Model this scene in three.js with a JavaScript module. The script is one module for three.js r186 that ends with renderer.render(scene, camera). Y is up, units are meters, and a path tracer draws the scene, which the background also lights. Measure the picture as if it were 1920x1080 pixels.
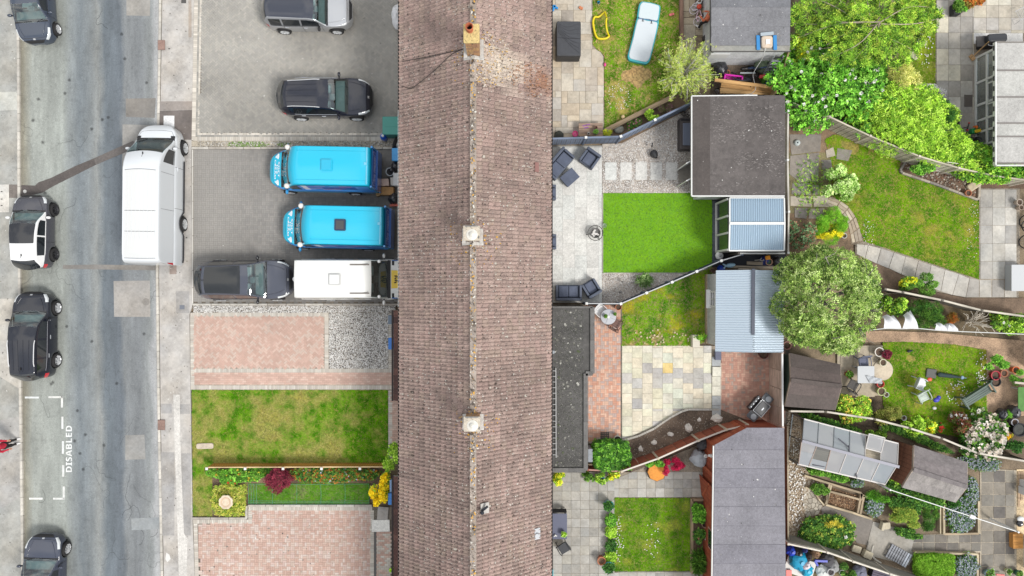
import*as THREE from 'three';
import{mergeGeometries,toCreasedNormals}from 'three/addons/utils/BufferGeometryUtils.js';
import{FontLoader}from 'three/addons/loaders/FontLoader.js';
const CAM_H=35.2,FOCAL=1320;
const scene=new THREE.Scene();
const camera=new THREE.PerspectiveCamera(2*Math.atan(540/FOCAL)*180/Math.PI,16/9,0.5,900);
camera.position.set(0,CAM_H,0);camera.up.set(0,0,-1);camera.lookAt(0,0,0);
const renderer=new THREE.WebGLRenderer({antialias:true});
renderer.toneMapping=THREE.LinearToneMapping;
renderer.toneMappingExposure=1.78;
renderer.shadowMap.enabled=true;
const SUN_DIR=new THREE.Vector3(0.5,0.78,0.36).normalize();
const sun=new THREE.DirectionalLight(new THREE.Color(1,0.97,0.92),1.95);
sun.position.copy(SUN_DIR).multiplyScalar(60);sun.castShadow=true;sun.shadow.radius=30;
Object.assign(sun.shadow.camera,{left:-32,right:32,top:24,bottom:-24,near:1,far:140});
sun.shadow.mapSize.set(2048,2048);
scene.add(sun);
function rng(seed){let s=seed>>>0;return()=>{s=(s+0x6d2b79f5)>>>0;let t=Math.imul(s ^(s>>>15),1|s);t=(t+Math.imul(t ^(t>>>7),61|t))^ t;return((t ^(t>>>14))>>>0)/4294967296;};}
const R0=rng(7);
const rr=(a,b,r=R0)=>a+(b-a)*r();
const pick=(list,r=R0)=>list[Math.min(list.length-1,Math.floor(r()*list.length))];
const clamp=(x,a=0,b=1)=>Math.min(b,Math.max(a,x));
const lerp=(a,b,t)=>a+(b-a)*t;
const smooth=(a,b,x)=>{const t=clamp((x-a)/(b-a));return t*t*(3-2*t);};
function hash(x,y,s){let h=Math.imul(x,374761393)^ Math.imul(y,668265263)^ Math.imul(s,974634777);h=Math.imul(h ^(h>>>13),1274126177);return((h ^(h>>>16))>>>0)/4294967296;}
function vnoise(x,y,s,p=0){
const xi=Math.floor(x),yi=Math.floor(y),fx=x-xi,fy=y-yi,w=(q)=>(p?((q % p)+p)% p:q);
const u=fx*fx*(3-2*fx),v=fy*fy*(3-2*fy),a=w(xi),b=w(xi+1),c=w(yi),d=w(yi+1);
return lerp(lerp(hash(a,c,s),hash(b,c,s),u),lerp(hash(a,d,s),hash(b,d,s),u),v);
}
function fbm(x,y,s,oct=4,p=0){let a=0,k=0.5,t=0;for(let i=0;i<oct;i++){a+=k*vnoise(x,y,s+i*17,p);t+=k;x*=2;y*=2;p*=2;k*=0.55;}return a/t;}
{
const w=1024,h=512,d=new Float32Array(w*h*4);
for(let j=0;j<h;j++)for(let i=0;i<w;i++){
const el=((j+0.5)/h-0.5)*Math.PI,az=(i+0.5)/w*2*Math.PI-Math.PI,o=(j*w+i)*4;
const up=Math.max(0.06,Math.sin(el)),px=Math.cos(az)*Math.cos(el)/(up+0.25),py=Math.sin(az)*Math.cos(el)/(up+0.25);
const c=fbm(px*3.6+9,py*3.6+4,3,5),k=smooth(0.32,0.68,c),lum=(el>0?(1+2*Math.sin(el))/3:0.28)*lerp(0.66,1.24,k)*0.83;
d[o]=lum*lerp(0.88,1.01,k);d[o+1]=lum*lerp(0.945,1.0,k);d[o+2]=lum*lerp(1.05,0.975,k);d[o+3]=1;
}
const t=new THREE.DataTexture(d,w,h,THREE.RGBAFormat,THREE.FloatType);
t.mapping=THREE.EquirectangularReflectionMapping;t.magFilter=THREE.LinearFilter;t.minFilter=THREE.LinearFilter;t.needsUpdate=true;
scene.background=t;scene.environment=t;
}
const P=(u,v,y=0)=>new THREE.Vector3((u-960)/FOCAL*(CAM_H-y),y,(v-540)/FOCAL*(CAM_H-y));
const PP=(list,y=0)=>list.map(([u,v])=>{const p=P(u,v,y);return[p.x,p.z];});
const BOX=(u0,v0,u1,v1)=>[[u0,v0],[u1,v0],[u1,v1],[u0,v1]];
const K=1.42;
const lin=(c)=>(c<=0.04045?c/12.92:((c+0.055)/1.055)**2.4);
const A=(r,g,b,k=1)=>new THREE.Color().setRGB(lin(r/255)/K*k,lin(g/255)/K*k,lin(b/255)/K*k);
function grain(seed,size,metres,fn){
const d=new Uint8Array(size*size*4);let sum=0;
for(let j=0;j<size;j++)for(let i=0;i<size;i++){
const v=fn((i+0.5)/size,(j+0.5)/size),o=(j*size+i)*4,c3=Array.isArray(v)?v:[v,v,v];
for(let c=0;c<3;c++){const l=clamp(c3[c]);sum+=l;d[o+c]=255*(l<=0.0031308?l*12.92:1.055*l**(1/2.4)-0.055);}
d[o+3]=255;
}
const t=new THREE.DataTexture(d,size,size);t.colorSpace=THREE.SRGBColorSpace;t.magFilter=THREE.LinearFilter;
t.wrapS=t.wrapT=THREE.RepeatWrapping;t.repeat.set(1/metres,1/metres);t.needsUpdate=true;
t.userData={mean:sum/(size*size*3)};
return t;
}
const speck=(x,y,s,n)=>hash(Math.floor(x*n),Math.floor(y*n),s);
const T={
fine:grain(1,512,5,(x,y)=>0.62+0.25*(fbm(x*64,y*64,2,3,64)-0.5)+0.3*(fbm(x*5,y*5,5,4,5)-0.5)+0.22*(speck(x,y,3,256)-0.5)),
blotch:grain(2,512,4,(x,y)=>{const b=fbm(x*6,y*6,11,5,6),f=fbm(x*40,y*40,12,3,40),k=0.66+0.5*(b-0.5)+0.22*(f-0.5)+0.12*(speck(x,y,13,256)-0.5);const w=fbm(x*4,y*4,19,3,4)-0.5;return[k*(1+0.08*w),k,k*(1-0.12*w)];}),
felt:grain(3,512,6,(x,y)=>0.62+0.5*(fbm(x*4,y*9,21,5,9)-0.5)*0.8+0.3*(fbm(x*48,y*48,22,2,48)-0.5)+0.18*(speck(x,y,23,256)-0.5)),
wood:grain(4,256,2,(x,y)=>0.62+0.55*(fbm(x*3,y*60,31,3,60)-0.5)+0.3*(fbm(x*5,y*5,32,3,5)-0.5)),
soil:grain(5,512,4,(x,y)=>{const a=fbm(x*9,y*9,41,5,9),f=speck(x,y,42,200),k=0.45+0.6*(a-0.5)+0.35*(f-0.5);return[k*1.05,k,k*0.94];}),
tile:grain(6,256,0.9,(x,y)=>{const a=fbm(x*6,y*6,51,4,6),f=speck(x,y,52,40),g=fbm(x*20,y*20,53,2,20);let k=0.6+0.25*(a-0.5)+0.2*(g-0.5)+0.14*(f-0.5);if(g>0.76)k+=0.16;if(g<0.25)k-=0.2;return[k,k*0.99,k*0.98];}),
turf:grain(7,512,5,(x,y)=>{const a=fbm(x*10,y*10,61,4,10),f=fbm(x*70,y*70,62,2,70);const k=0.5+0.6*(f-0.5);return[k*(0.85+0.4*a),k,k*0.9];}),
bark:grain(8,256,1,(x,y)=>0.55+0.6*(fbm(x*30,y*6,71,3,30)-0.5)),
cloth:grain(9,256,1,(x,y)=>0.72+0.3*(fbm(x*6,y*6,81,3,6)-0.5)+0.1*(speck(x,y,82,128)-0.5)),
};
const cache=new Map();
function mat(color,o={}){
const{map,...rest}=o,key=color.getHexString()+color.r.toFixed(4)+(map?map.uuid:'')+JSON.stringify(rest);
if(cache.has(key))return cache.get(key);
const phys='clearcoat' in rest||'transmission' in rest||'sheen' in rest||'specularIntensity' in rest;
const m=new(phys?THREE.MeshPhysicalMaterial:THREE.MeshStandardMaterial)({roughness:0.85,side:THREE.DoubleSide,...rest,color:color.clone()});
if(map){m.map=map;m.color.multiplyScalar(1/map.userData.mean);if(rest.bumpScale)m.bumpMap=map;}
cache.set(key,m);return m;
}
const C=(r,g,b,o={})=>mat(A(r,g,b),o);
const taken={};
const numbered=(n)=>{const k=taken[n]=(taken[n]??-1)+1;return k?`${n}_${String(k).padStart(3, '0')}`:n;};
function mesh(name,geo,m,parent){
const o=new THREE.Mesh(geo,m);o.name=name;o.castShadow=o.receiveShadow=true;
if(parent)parent.add(o);
return o;
}
function thing(name,label,category,[x,y,z]=[0,0,0],turn=0,group){
const o=new THREE.Group();o.name=numbered(name);o.position.set(x,y,z);o.rotation.y=turn;o.userData={label,category};
if(group)o.userData.group=group;
scene.add(o);return o;
}
const one=(name,label,category,geo,m,pos,turn=0,group)=>{const t=thing(name,label,category,pos,turn,group);return t;};
function tag(o,label,category,group){o.userData={label,category};if(group)o.userData.group=group;return o;}
function solo(name,label,category,geo,m,pos=[0,0,0],turn=0,group){
const o=mesh(numbered(name),geo,m,scene);o.position.set(...pos);o.rotation.y=turn;return tag(o,label,category,group);
}
function struct(name,geo,m,parent){const o=mesh(parent?name:numbered(name),geo,m,parent??scene);if(!parent)o.userData.kind='structure';return o;}
function inst(name,geo,m,list,parent,stuff=true){
const o=new THREE.InstancedMesh(geo,m,list.length);o.name=name;o.castShadow=o.receiveShadow=true;
list.forEach(([mx,c],i)=>{o.setMatrixAt(i,mx);if(c)o.setColorAt(i,c);});
if(stuff)o.userData.kind='stuff';
parent.add(o);return o;
}
function copyOf(src,label,[x,y,z],turn=0,group){
const o=src.clone();o.name=numbered(src.name.replace(/_\d{3}$/,''));o.position.set(x,y,z);o.rotation.y=turn;o.userData={...src.userData,label};
if(group)o.userData.group=group;
scene.add(o);return o;
}
const clean=(g)=>{const k=g.index?g.toNonIndexed():g;for(const n of Object.keys(k.attributes))if(!['position','normal','uv'].includes(n))k.deleteAttribute(n);if(!k.attributes.uv)k.setAttribute('uv',new THREE.BufferAttribute(new Float32Array(k.attributes.position.count*2),2));return k;};
const mrg=(list)=>mergeGeometries(list.map(clean));
const mx=(x=0,y=0,z=0,rx=0,ry=0,rz=0,s=1)=>new THREE.Matrix4().compose(new THREE.Vector3(x,y,z),new THREE.Quaternion().setFromEuler(new THREE.Euler(rx,ry,rz)),Array.isArray(s)?new THREE.Vector3(...s):new THREE.Vector3(s,s,s));
function bx(w,h,d,x=0,y=0,z=0,rx=0,ry=0,rz=0){
const g=new THREE.BoxGeometry(w,h,d),p=g.attributes.position,n=g.attributes.normal,uv=g.attributes.uv;
for(let i=0;i<p.count;i++){
const ax=Math.abs(n.getX(i))>0.5?0:Math.abs(n.getY(i))>0.5?1:2,a=p.getX(i),b=p.getY(i),c=p.getZ(i);
uv.setXY(i,ax===0?c+x*0.37+z*0.61:a+x*0.53+z*0.29,ax===1?c+z*0.71:b+y*0.3+x*0.13);
}
g.translate(0,h/2,0);return g.applyMatrix4(mx(x,y,z,rx,ry,rz));
}
function rbx(w,h,d,r=0.03,x=0,y=0,z=0,rx=0,ry=0,rz=0){
const s=new THREE.Shape(),a=w/2-r,b=d/2-r;
s.absarc(a,b,r,0,Math.PI/2).absarc(-a,b,r,Math.PI/2,Math.PI).absarc(-a,-b,r,Math.PI,1.5*Math.PI).absarc(a,-b,r,1.5*Math.PI,2*Math.PI);
const e=Math.min(r*0.6,h*0.3),g=new THREE.ExtrudeGeometry(s,{depth:h-2*e,bevelEnabled:true,bevelThickness:e,bevelSize:e,bevelOffset:-e,bevelSegments:2,curveSegments:4});
g.translate(0,0,e);g.rotateX(-Math.PI/2);return g.applyMatrix4(mx(x,y,z,rx,ry,rz));
}
const cyl=(r0,r1,h,x=0,y=0,z=0,n=16,rx=0,ry=0,rz=0)=>new THREE.CylinderGeometry(r1,r0,h,n).translate(0,h/2,0).applyMatrix4(mx(x,y,z,rx,ry,rz));
const ball=(r,x=0,y=0,z=0,sx=1,sy=1,sz=1,n=12)=>new THREE.SphereGeometry(r,n,Math.max(6,n>>1)).scale(sx,sy,sz).translate(x,y,z);
const lathe=(pts,n=20,x=0,y=0,z=0)=>new THREE.LatheGeometry(pts.map(([a,b])=>new THREE.Vector2(a,b)),n).translate(x,y,z);
const V=(x,y,z)=>new THREE.Vector3(x,y,z);
function tube(pts,r,n=6,closed=false,seg){const c=new THREE.CatmullRomCurve3(pts.map((p)=>(Array.isArray(p)?V(...p):p)),closed,'centripetal');return new THREE.TubeGeometry(c,seg??Math.max(2,(pts.length-1)*5),r,n,closed);}
function bar(a,b,w,h=w){
a=Array.isArray(a)?V(...a):a;b=Array.isArray(b)?V(...b):b;
const d=b.clone().sub(a),l=d.length(),g=bx(l,h,w).translate(0,-h/2,0);d.normalize();
const side=Math.abs(d.y)>0.98?V(0,0,1):V(0,1,0).cross(d).normalize().negate(),up=side.clone().cross(d);
g.applyMatrix4(new THREE.Matrix4().makeBasis(d,up,side));const m=a.clone().add(b).multiplyScalar(0.5);return g.translate(m.x,m.y,m.z);
}
function prism(poly,y0,y1,side=true){
let q=poly.map(([x,z])=>new THREE.Vector2(x,z));if(THREE.ShapeUtils.area(q)<0)q.reverse();
const pos=[],uv=[],put=(a,b,c,ua,ub,uc)=>{pos.push(...a,...b,...c);uv.push(...ua,...ub,...uc);};
for(const[a,b,c]of THREE.ShapeUtils.triangulateShape(q,[]))put([q[a].x,y1,q[a].y],[q[c].x,y1,q[c].y],[q[b].x,y1,q[b].y],[q[a].x,q[a].y],[q[c].x,q[c].y],[q[b].x,q[b].y]);
if(side&&y1>y0){let l=0;q.forEach((a,i)=>{const b=q[(i+1)% q.length],m=a.distanceTo(b),A1=[a.x,y1,a.y],B1=[b.x,y1,b.y],A0=[a.x,y0,a.y],B0=[b.x,y0,b.y];put(A0,A1,B1,[l,0],[l,y1-y0],[l+m,y1-y0]);put(A0,B1,B0,[l,0],[l+m,y1-y0],[l+m,0]);l+=m;});}
const g=new THREE.BufferGeometry();g.setAttribute('position',new THREE.Float32BufferAttribute(pos,3));g.setAttribute('uv',new THREE.Float32BufferAttribute(uv,2));g.computeVertexNormals();return g;
}
function inside(poly,x,z){let c=false;for(let i=0,j=poly.length-1;i<poly.length;j=i++){const[a,b]=poly[i],[d,e]=poly[j];if((b>z)!==(e>z)&&x<(d-a)*(z-b)/(e-b)+a)c=!c;}return c;}
function bounds(poly){const xs=poly.map((p)=>p[0]),zs=poly.map((p)=>p[1]);return[Math.min(...xs),Math.min(...zs),Math.max(...xs),Math.max(...zs)];}
function scatter(poly,n,r){const[a,b,c,d]=bounds(poly),out=[];for(let i=0;out.length<n&&i<n*12;i++){const x=rr(a,c,r),z=rr(b,d,r);if(inside(poly,x,z))out.push([x,z]);}return out;}
const areaOf=(poly)=>Math.abs(THREE.ShapeUtils.area(poly.map(([x,z])=>new THREE.Vector2(x,z))));
function clipTo(rect,poly){
const q=poly.map((p)=>[...p]);if(THREE.ShapeUtils.area(q.map((p)=>new THREE.Vector2(...p)))<0)q.reverse();
let out=rect;
q.forEach((a,i)=>{const b=q[(i+1)% q.length],s=(p)=>(b[0]-a[0])*(p[1]-a[1])-(b[1]-a[1])*(p[0]-a[0]),src=out;out=[];
src.forEach((p,k)=>{const n=src[(k+1)% src.length],sp=s(p),sn=s(n);if(sp>=0)out.push(p);if((sp>=0)!==(sn>=0)){const t=sp/(sp-sn);out.push([lerp(p[0],n[0],t),lerp(p[1],n[1],t)]);}});});
return out;
}
function course(parent,a,b,{cols,across=true,y=0.09,seed=1}){
const r=rng(seed),p=P(...a,y),q=P(...b,y),l=p.distanceTo(q),step=across?0.1:0.2,n=Math.floor(l/step),ry=Math.atan2(-(q.z-p.z),q.x-p.x)+(across?Math.PI/2:0),list=[];
for(let i=0;i<n;i++){const c=p.clone().lerp(q,(i+0.5)/n);list.push([mx(c.x,y+(r()-0.5)*0.006,c.z,0,ry,0),pick(cols,r).clone().multiplyScalar(0.86+0.26*r())]);}
return inst('paving_blocks',brickShape,blockMat,list,parent);
}
function slabs(parent,poly,o){
const{w,d,gap=0.012,turn=0,stagger=0,mats,y=0.03,t=0.04,name='paving_slab',seed=1,rough=0.004,random=false,ox=0,oz=0,chooser}=o,r=rng(seed);
const cs=Math.cos(turn),sn=Math.sin(turn),to=([x,z])=>[x*cs-z*sn,x*sn+z*cs],local=poly.map(([x,z])=>[x*cs+z*sn,-x*sn+z*cs]);
const[a,b,c,e]=bounds(local);let n=0;
const put=(x0,z0,x1,z1)=>{
const cut=clipTo([[x0+gap/2,z0+gap/2],[x1-gap/2,z0+gap/2],[x1-gap/2,z1-gap/2],[x0+gap/2,z1-gap/2]],local);
if(cut.length<3||areaOf(cut)<0.012)return;
const q=cut.map(to),g=prism(q,y-t,y+(r()-0.5)*rough*2),sh=[r()*4,r()*4],uv=g.attributes.uv;
for(let i=0;i<uv.count;i++)uv.setXY(i,uv.getX(i)+sh[0],uv.getY(i)+sh[1]);
mesh(name,g,chooser?chooser((x0+x1)/2,(z0+z1)/2,r):pick(mats,r),parent);n++;
};
if(!random){
let k=0;
for(let x=a-w+((ox % w)+w)% w;x<c;x+=w,k++)for(let z=b-d+((oz % d)+d)% d-(k % 2)*stagger*d;z<e;z+=d)put(x,z,x+w,z+d);
}else{
const nx=Math.ceil((c-a)/w),nz=Math.ceil((e-b)/d),used=new Set();
for(let i=0;i<nx;i++)for(let j=0;j<nz;j++){
if(used.has(i+','+j))continue;
const[p,q]=pick([[2,2],[2,1],[1,2],[2,3],[3,2],[1,1],[2,2]],r);let pw=0,qh=q;
for(let k=0;k<p&&i+k<nx;k++){if(used.has(i+k+','+j))break;pw++;}
for(let m=1;m<qh;m++)for(let k=0;k<pw;k++)if(used.has(i+k+','+(j+m)))qh=m;
for(let k=0;k<pw;k++)for(let m=0;m<qh;m++)used.add(i+k+','+(j+m));
put(a+i*w,b+j*d,a+(i+pw)*w,b+(j+qh)*d);
}
}
return n;
}
const brickShape=(()=>{const g=bx(0.194,0.05,0.094).translate(0,-0.05,0);const p=g.attributes.position;for(let i=0;i<p.count;i++)if(p.getY(i)<-0.02)p.setXYZ(i,p.getX(i)*1.02,p.getY(i),p.getZ(i)*1.02);return g;})();
const blockMat=new THREE.MeshStandardMaterial({color:0xffffff,roughness:0.9});
function blocks(parent,poly,o){
const{lay='stretch',y=0.03,cols,turn=0,seed=1,tint,dirt=0.5,vary=0.16}=o,r=rng(seed),list=[];
const cs=Math.cos(turn),sn=Math.sin(turn),local=poly.map(([x,z])=>[x*cs+z*sn,-x*sn+z*cs]),[a,b,c,e]=bounds(local);
const put=(x,z,ry)=>{
const wx=x*cs-z*sn,wz=x*sn+z*cs;if(!inside(poly,wx,wz))return;
const n=fbm(wx*0.5+seed,wz*0.5,91,4),col=pick(cols,r).clone().multiplyScalar(1-vary/2+vary*r()+dirt*(n-0.5));
if(tint)tint(col,wx,wz,r);
list.push([mx(wx,y+(r()-0.5)*0.006,wz,(r()-0.5)*0.012,ry-turn,(r()-0.5)*0.012),col]);
};
if(lay==='stretch'){let k=0;for(let z=b;z<e+0.1;z+=0.1,k++)for(let x=a-(k % 2)*0.1;x<c+0.2;x+=0.2)put(x+0.1,z+0.05,0);}
else if(lay==='soldier'){for(let z=b;z<e+0.2;z+=0.2)for(let x=a;x<c+0.1;x+=0.1)put(x+0.05,z+0.1,Math.PI/2);}
else if(lay==='basket'){for(let i=0,x=a;x<c+0.2;x+=0.2,i++)for(let j=0,z=b;z<e+0.2;z+=0.2,j++)for(const k of[-0.05,0.05])(i+j)% 2?put(x+0.1,z+0.1+k,0):put(x+0.1+k,z+0.1,Math.PI/2);}
else{
const m=0.1,nx=Math.ceil((c-a)/m)+4,nz=Math.ceil((e-b)/m)+4;
for(let i=-4;i<nx;i++)for(let j=-4;j<nz;j++){const k=(((i-j)% 4)+4)% 4;if(k===0)put(a+i*m+0.1,b+j*m+0.05,0);if(k===2)put(a+i*m+0.05,b+j*m,Math.PI/2);}
}
return inst('paving_blocks',brickShape,blockMat,list,parent);
}
const pebbleShape=(()=>{const g=new THREE.IcosahedronGeometry(0.5,0),p=g.attributes.position,r=rng(5);const seen={};for(let i=0;i<p.count;i++){const k=[p.getX(i),p.getY(i),p.getZ(i)].map((q)=>q.toFixed(2)).join();seen[k]??=0.75+0.5*r();p.setXYZ(i,p.getX(i)*seen[k],p.getY(i)*seen[k]*0.7,p.getZ(i)*seen[k]);}g.computeVertexNormals();return g;})();
const pebbleMat=new THREE.MeshStandardMaterial({color:0xffffff,roughness:0.8});
function pebbles(parent,poly,{n=500,size=[0.03,0.07],cols,y=0.02,seed=3,name='pebbles'}){
const r=rng(seed),list=scatter(poly,Math.round(areaOf(poly)*n),r).map(([x,z])=>{const s=rr(...size,r);return[mx(x,y+s*0.15,z,r()*0.8,r()*6.3,r()*0.8,[s*rr(0.8,1.3,r),s,s]),pick(cols,r).clone().multiplyScalar(rr(0.8,1.15,r))];});
return inst(name,pebbleShape,pebbleMat,list,parent);
}
const tuftShapes=[0,1,2].map((k)=>{
const r=rng(50+k),pos=[],idx=[];
for(let i=0;i<7;i++){const a=r()*6.28,l=rr(0.03,0.06,r),w=rr(0.006,0.01,r),h=rr(0.012,0.03,r),cx=(r()-0.5)*0.06,cz=(r()-0.5)*0.06,ca=Math.cos(a),sa=Math.sin(a),b=pos.length/3;pos.push(cx+sa*w,0,cz-ca*w,cx-sa*w,0,cz+ca*w,cx+ca*l,h,cz+sa*l);idx.push(b,b+2,b+1);}
for(let k=0;k<idx.length;k+=3){const[a,b,c]=[idx[k],idx[k+1],idx[k+2]].map((q)=>V(pos[q*3],pos[q*3+1],pos[q*3+2]));if(b.sub(a).cross(c.sub(a)).y<0)[idx[k+1],idx[k+2]]=[idx[k+2],idx[k+1]];}
const g=new THREE.BufferGeometry();g.setAttribute('position',new THREE.Float32BufferAttribute(pos,3));g.setIndex(idx);g.computeVertexNormals();
const nn=g.attributes.normal;for(let i=0;i<nn.count;i++){const v=V(nn.getX(i),Math.abs(nn.getY(i)),nn.getZ(i)).add(V(0,1.6,0)).normalize();nn.setXYZ(i,v.x,v.y,v.z);}
return g;
});
const tuftMat=new THREE.MeshPhysicalMaterial({color:0xffffff,roughness:0.9,specularIntensity:0.1,side:THREE.DoubleSide});
function grass(parent,poly,{n=260,s=1,seed=3,color,y=0.03,name='grass'}){
const r=rng(seed),lists=[[],[],[]];
scatter(poly,Math.round(areaOf(poly)*n*2.2),r).forEach(([x,z],i)=>{const c=color(x,z,r);if(c)lists[i % 3].push([mx(x,y-0.004,z,0,r()*6.3,0,[s*rr(0.7,1.25,r),s*rr(0.6,1.3,r),s*rr(0.7,1.25,r)]),c]);});
lists.forEach((l,k)=>inst(name,tuftShapes[k],tuftMat,l,parent));
}
const mixc=(a,b,t)=>a.clone().lerp(b,clamp(t));
// ground, street
const G=0.08;
struct('ground',prism([[-130,-110],[130,-110],[130,110],[-130,110]],-0.4,-0.03),C(132,118,98,{map:T.soil}));
const soilMat=C(118,100,82,{map:T.soil}),concrete=C(196,190,180,{map:T.blotch});
const kerbL=[[35,-180],[39,120],[40,420],[42,700],[47,1080],[50,1240]],kerbR=[[302,-180],[299,60],[295,300],[294,520],[297,780],[303,1080],[306,1240]];
const roadPoly=PP([...kerbL,...[...kerbR].reverse()],0);
{
const w=640,h=2048,x0=-25.4,x1=-16.9,z0=-20,z1=20,d=new Uint8Array(w*h*4);
const lanes=[[30,160,154,138],[44,160,156,140],[60,178,182,175],[118,175,180,174],[132,160,166,166],[152,136,144,149],[170,148,154,156],[184,162,165,163],[198,122,131,138],[224,119,127,135],[234,148,152,154],[262,143,147,150],[280,160,164,164],[290,194,195,196],[300,198,198,197]];
const spots=[[62,226],[192,224],[228,64],[234,110],[80,267],[84,361],[122,175],[72,186],[203,220],[172,242],[99,717],[96,720],[125,612],[172,640],[219,719],[160,815],[140,827],[195,835],[150,850],[145,770],[156,880],[130,150],[270,626],[275,155]];
for(let j=0;j<h;j++)for(let i=0;i<w;i++){
const x=lerp(x0,x1,(i+0.5)/w),z=lerp(z0,z1,(j+0.5)/h),v=z/CAM_H*FOCAL+540,o=(j*w+i)*4;
let u=x/CAM_H*FOCAL+960;u+=(fbm(x*0.7,z*0.25,101,4)-0.5)*15+(u>60?(fbm(x*3,z*0.9,105,3)-0.5)*10:0);
if(v>600)u-=(v-600)*0.008;
let k=0;while(k<lanes.length-2&&u>lanes[k+1][0])k++;
const t=clamp((u-lanes[k][0])/(lanes[k+1][0]-lanes[k][0]));
const m=1+0.16*(fbm(x*6,z*0.8,102,3)-0.5)+0.12*(fbm(x*22,z*22,103,2)-0.5)+0.12*(hash(i,j,104)-0.5)+(hash(i>>1,j>>1,106)>0.995?0.14:0)-(hash(i,j,107)>0.996?0.2:0);
const wb=fbm(x*1.6,z*0.5,111,5),wear=1+0.2*(wb-0.5)+(fbm(x*5,z*5,112,3)>0.66?-0.05:0);let dark=1;for(const[su,sv]of spots){const q=Math.hypot(x/CAM_H*FOCAL+960-su,v-sv);if(q<4.5)dark=Math.min(dark,lerp(0.6,1,smooth(1.2,4,q+2*(hash(i,j,108)-0.5))));}
for(let c=0;c<3;c++)d[o+c]=clamp(lerp(lanes[k][c+1],lanes[k+1][c+1],t)*m*dark*wear*0.77,0,255);
d[o+3]=255;
}
{const r=rng(131);for(let n=0;n<46;n++){let x=r()*w,y=r()*h,a=r()<0.7?1.57+rr(-0.3,0.3,r):r()*6.28;const len=30+r()*170,k=rr(0.66,0.86,r);for(let s=0;s<len;s++){a+=rr(-0.35,0.35,r);x+=Math.cos(a);y+=Math.sin(a);const i=Math.round(x),j=Math.round(y);if(i<1||j<0||i>=w||j>=h)break;for(let c=0;c<3;c++){d[(j*w+i)*4+c]*=k;d[(j*w+i-1)*4+c]*=(1+k)/2;}}}}
const t=new THREE.DataTexture(d,w,h);t.colorSpace=THREE.SRGBColorSpace;t.magFilter=THREE.LinearFilter;t.needsUpdate=true;
const g=prism(roadPoly,-0.3,0),uv=g.attributes.uv,p=g.attributes.position;
for(let i=0;i<uv.count;i++)uv.setXY(i,(p.getX(i)-x0)/(x1-x0),(p.getZ(i)-z0)/(z1-z0));
const m=new THREE.MeshStandardMaterial({color:new THREE.Color().setRGB(1,1,1),map:t,roughness:0.9});
var road=struct('road',g,m);
}
const onRoad=(name,poly,m,k=1)=>struct(name,prism(PP(poly,0),0,0.004*k),m,road);
const lightTar=C(158,155,150,{map:T.blotch}),brownTar=C(140,135,129,{map:T.blotch}),darkTar=C(96,89,86,{map:T.fine});
onRoad('road_patch',[[237,-20],[282,-20],[281,30],[237,29]],lightTar);
onRoad('road_patch',[[236,185],[292,184],[290,221],[236,219]],brownTar);
onRoad('road_patch',[[230,233],[293,235],[292,330],[229,330]],lightTar);
onRoad('road_patch',[[213,527],[281,526],[282,594],[214,594]],C(168,163,157,{map:T.blotch}));
onRoad('road_patch',[[235,816],[271,815],[273,861],[235,862]],C(156,154,150,{map:T.blotch}));
onRoad('road_patch',[[118,497],[180,496],[294,498],[294,507],[180,505],[118,504]],brownTar);
onRoad('road_patch',[[246,972],[298,970],[299,992],[247,994]],C(156,159,159,{map:T.blotch}));
onRoad('tarmac_trench',[[40,347],[66,348],[72,342],[95,334],[140,312],[176,297],[250,264],[258,276],[180,309],[132,333],[100,349],[80,361],[60,366],[40,372]],darkTar,2);
onRoad('tarmac_trench',[[176,297],[250,264],[258,276],[180,309]],C(110,104,101,{map:T.fine}),3);
const drainMetal=C(112,100,98,{map:T.fine,roughness:0.7});
{const c=P(268,566),g=[lathe([[0,0.02],[0.16,0.02],[0.18,0]],14,c.x+0.15,0.004,c.z)];struct('access_cover',mrg(g),brownTar,road);}
struct('access_cover',cyl(0.09,0.09,0.012,P(47,359).x,0.008,P(47,359).z,12),C(210,208,204),road);
const paint=C(230,231,228,{map:T.blotch,roughness:0.7});
for(const[a,b,c,d]of[[47,743.5,73,747],[91,742.8,118,746.3],[114.6,743,118.2,764],[115.4,781,119,804],[116.4,827,120,850.5],[117,872,120.6,893.5],[117.8,912,121.4,936],[100,933,121,936.6],[55,933,80,936.6]])onRoad('bay_line',BOX(a,b,c,d),paint,3);
const font=await new FontLoader().loadAsync('fonts/droid/droid_sans_bold.typeface.json');
function lettering(text,size,spread=1){const g=new THREE.ShapeGeometry(font.generateShapes(text,size),4);g.computeBoundingBox();const b=g.boundingBox;g.translate(-(b.min.x+b.max.x)/2,-(b.min.y+b.max.y)/2,0);g.scale(spread,1,1);return g;}
{const g=lettering('DISABLED',0.305,1);g.computeBoundingBox();const w=g.boundingBox.max.x-g.boundingBox.min.x,h=g.boundingBox.max.y-g.boundingBox.min.y,p0=P(123.7,885),p1=P(135.2,798);g.scale((p0.z-p1.z)/w,(p1.x-p0.x)/h,1);g.rotateX(-Math.PI/2);g.rotateY(Math.PI/2);g.translate((p0.x+p1.x)/2,0.012,(p0.z+p1.z)/2);struct('bay_lettering',g,paint,road);}
const paveL=struct('pavement',prism(PP([[-500,-180],...kerbL.map(([u,v])=>[u-4.4,v]),[-500,1240]],G),-0.3,G),C(172,170,163,{map:T.blotch}));
const edgeR=[[366,-180],[366,0],[359,260],[360,575],[355,590],[357,735],[361,960],[366,1080],[370,1240]];
const paveR=struct('pavement',prism(PP([...kerbR.map(([u,v])=>[u+4.4,v]),...[...edgeR].reverse()],G),-0.3,G),C(192,186,179,{map:T.blotch}));
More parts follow.
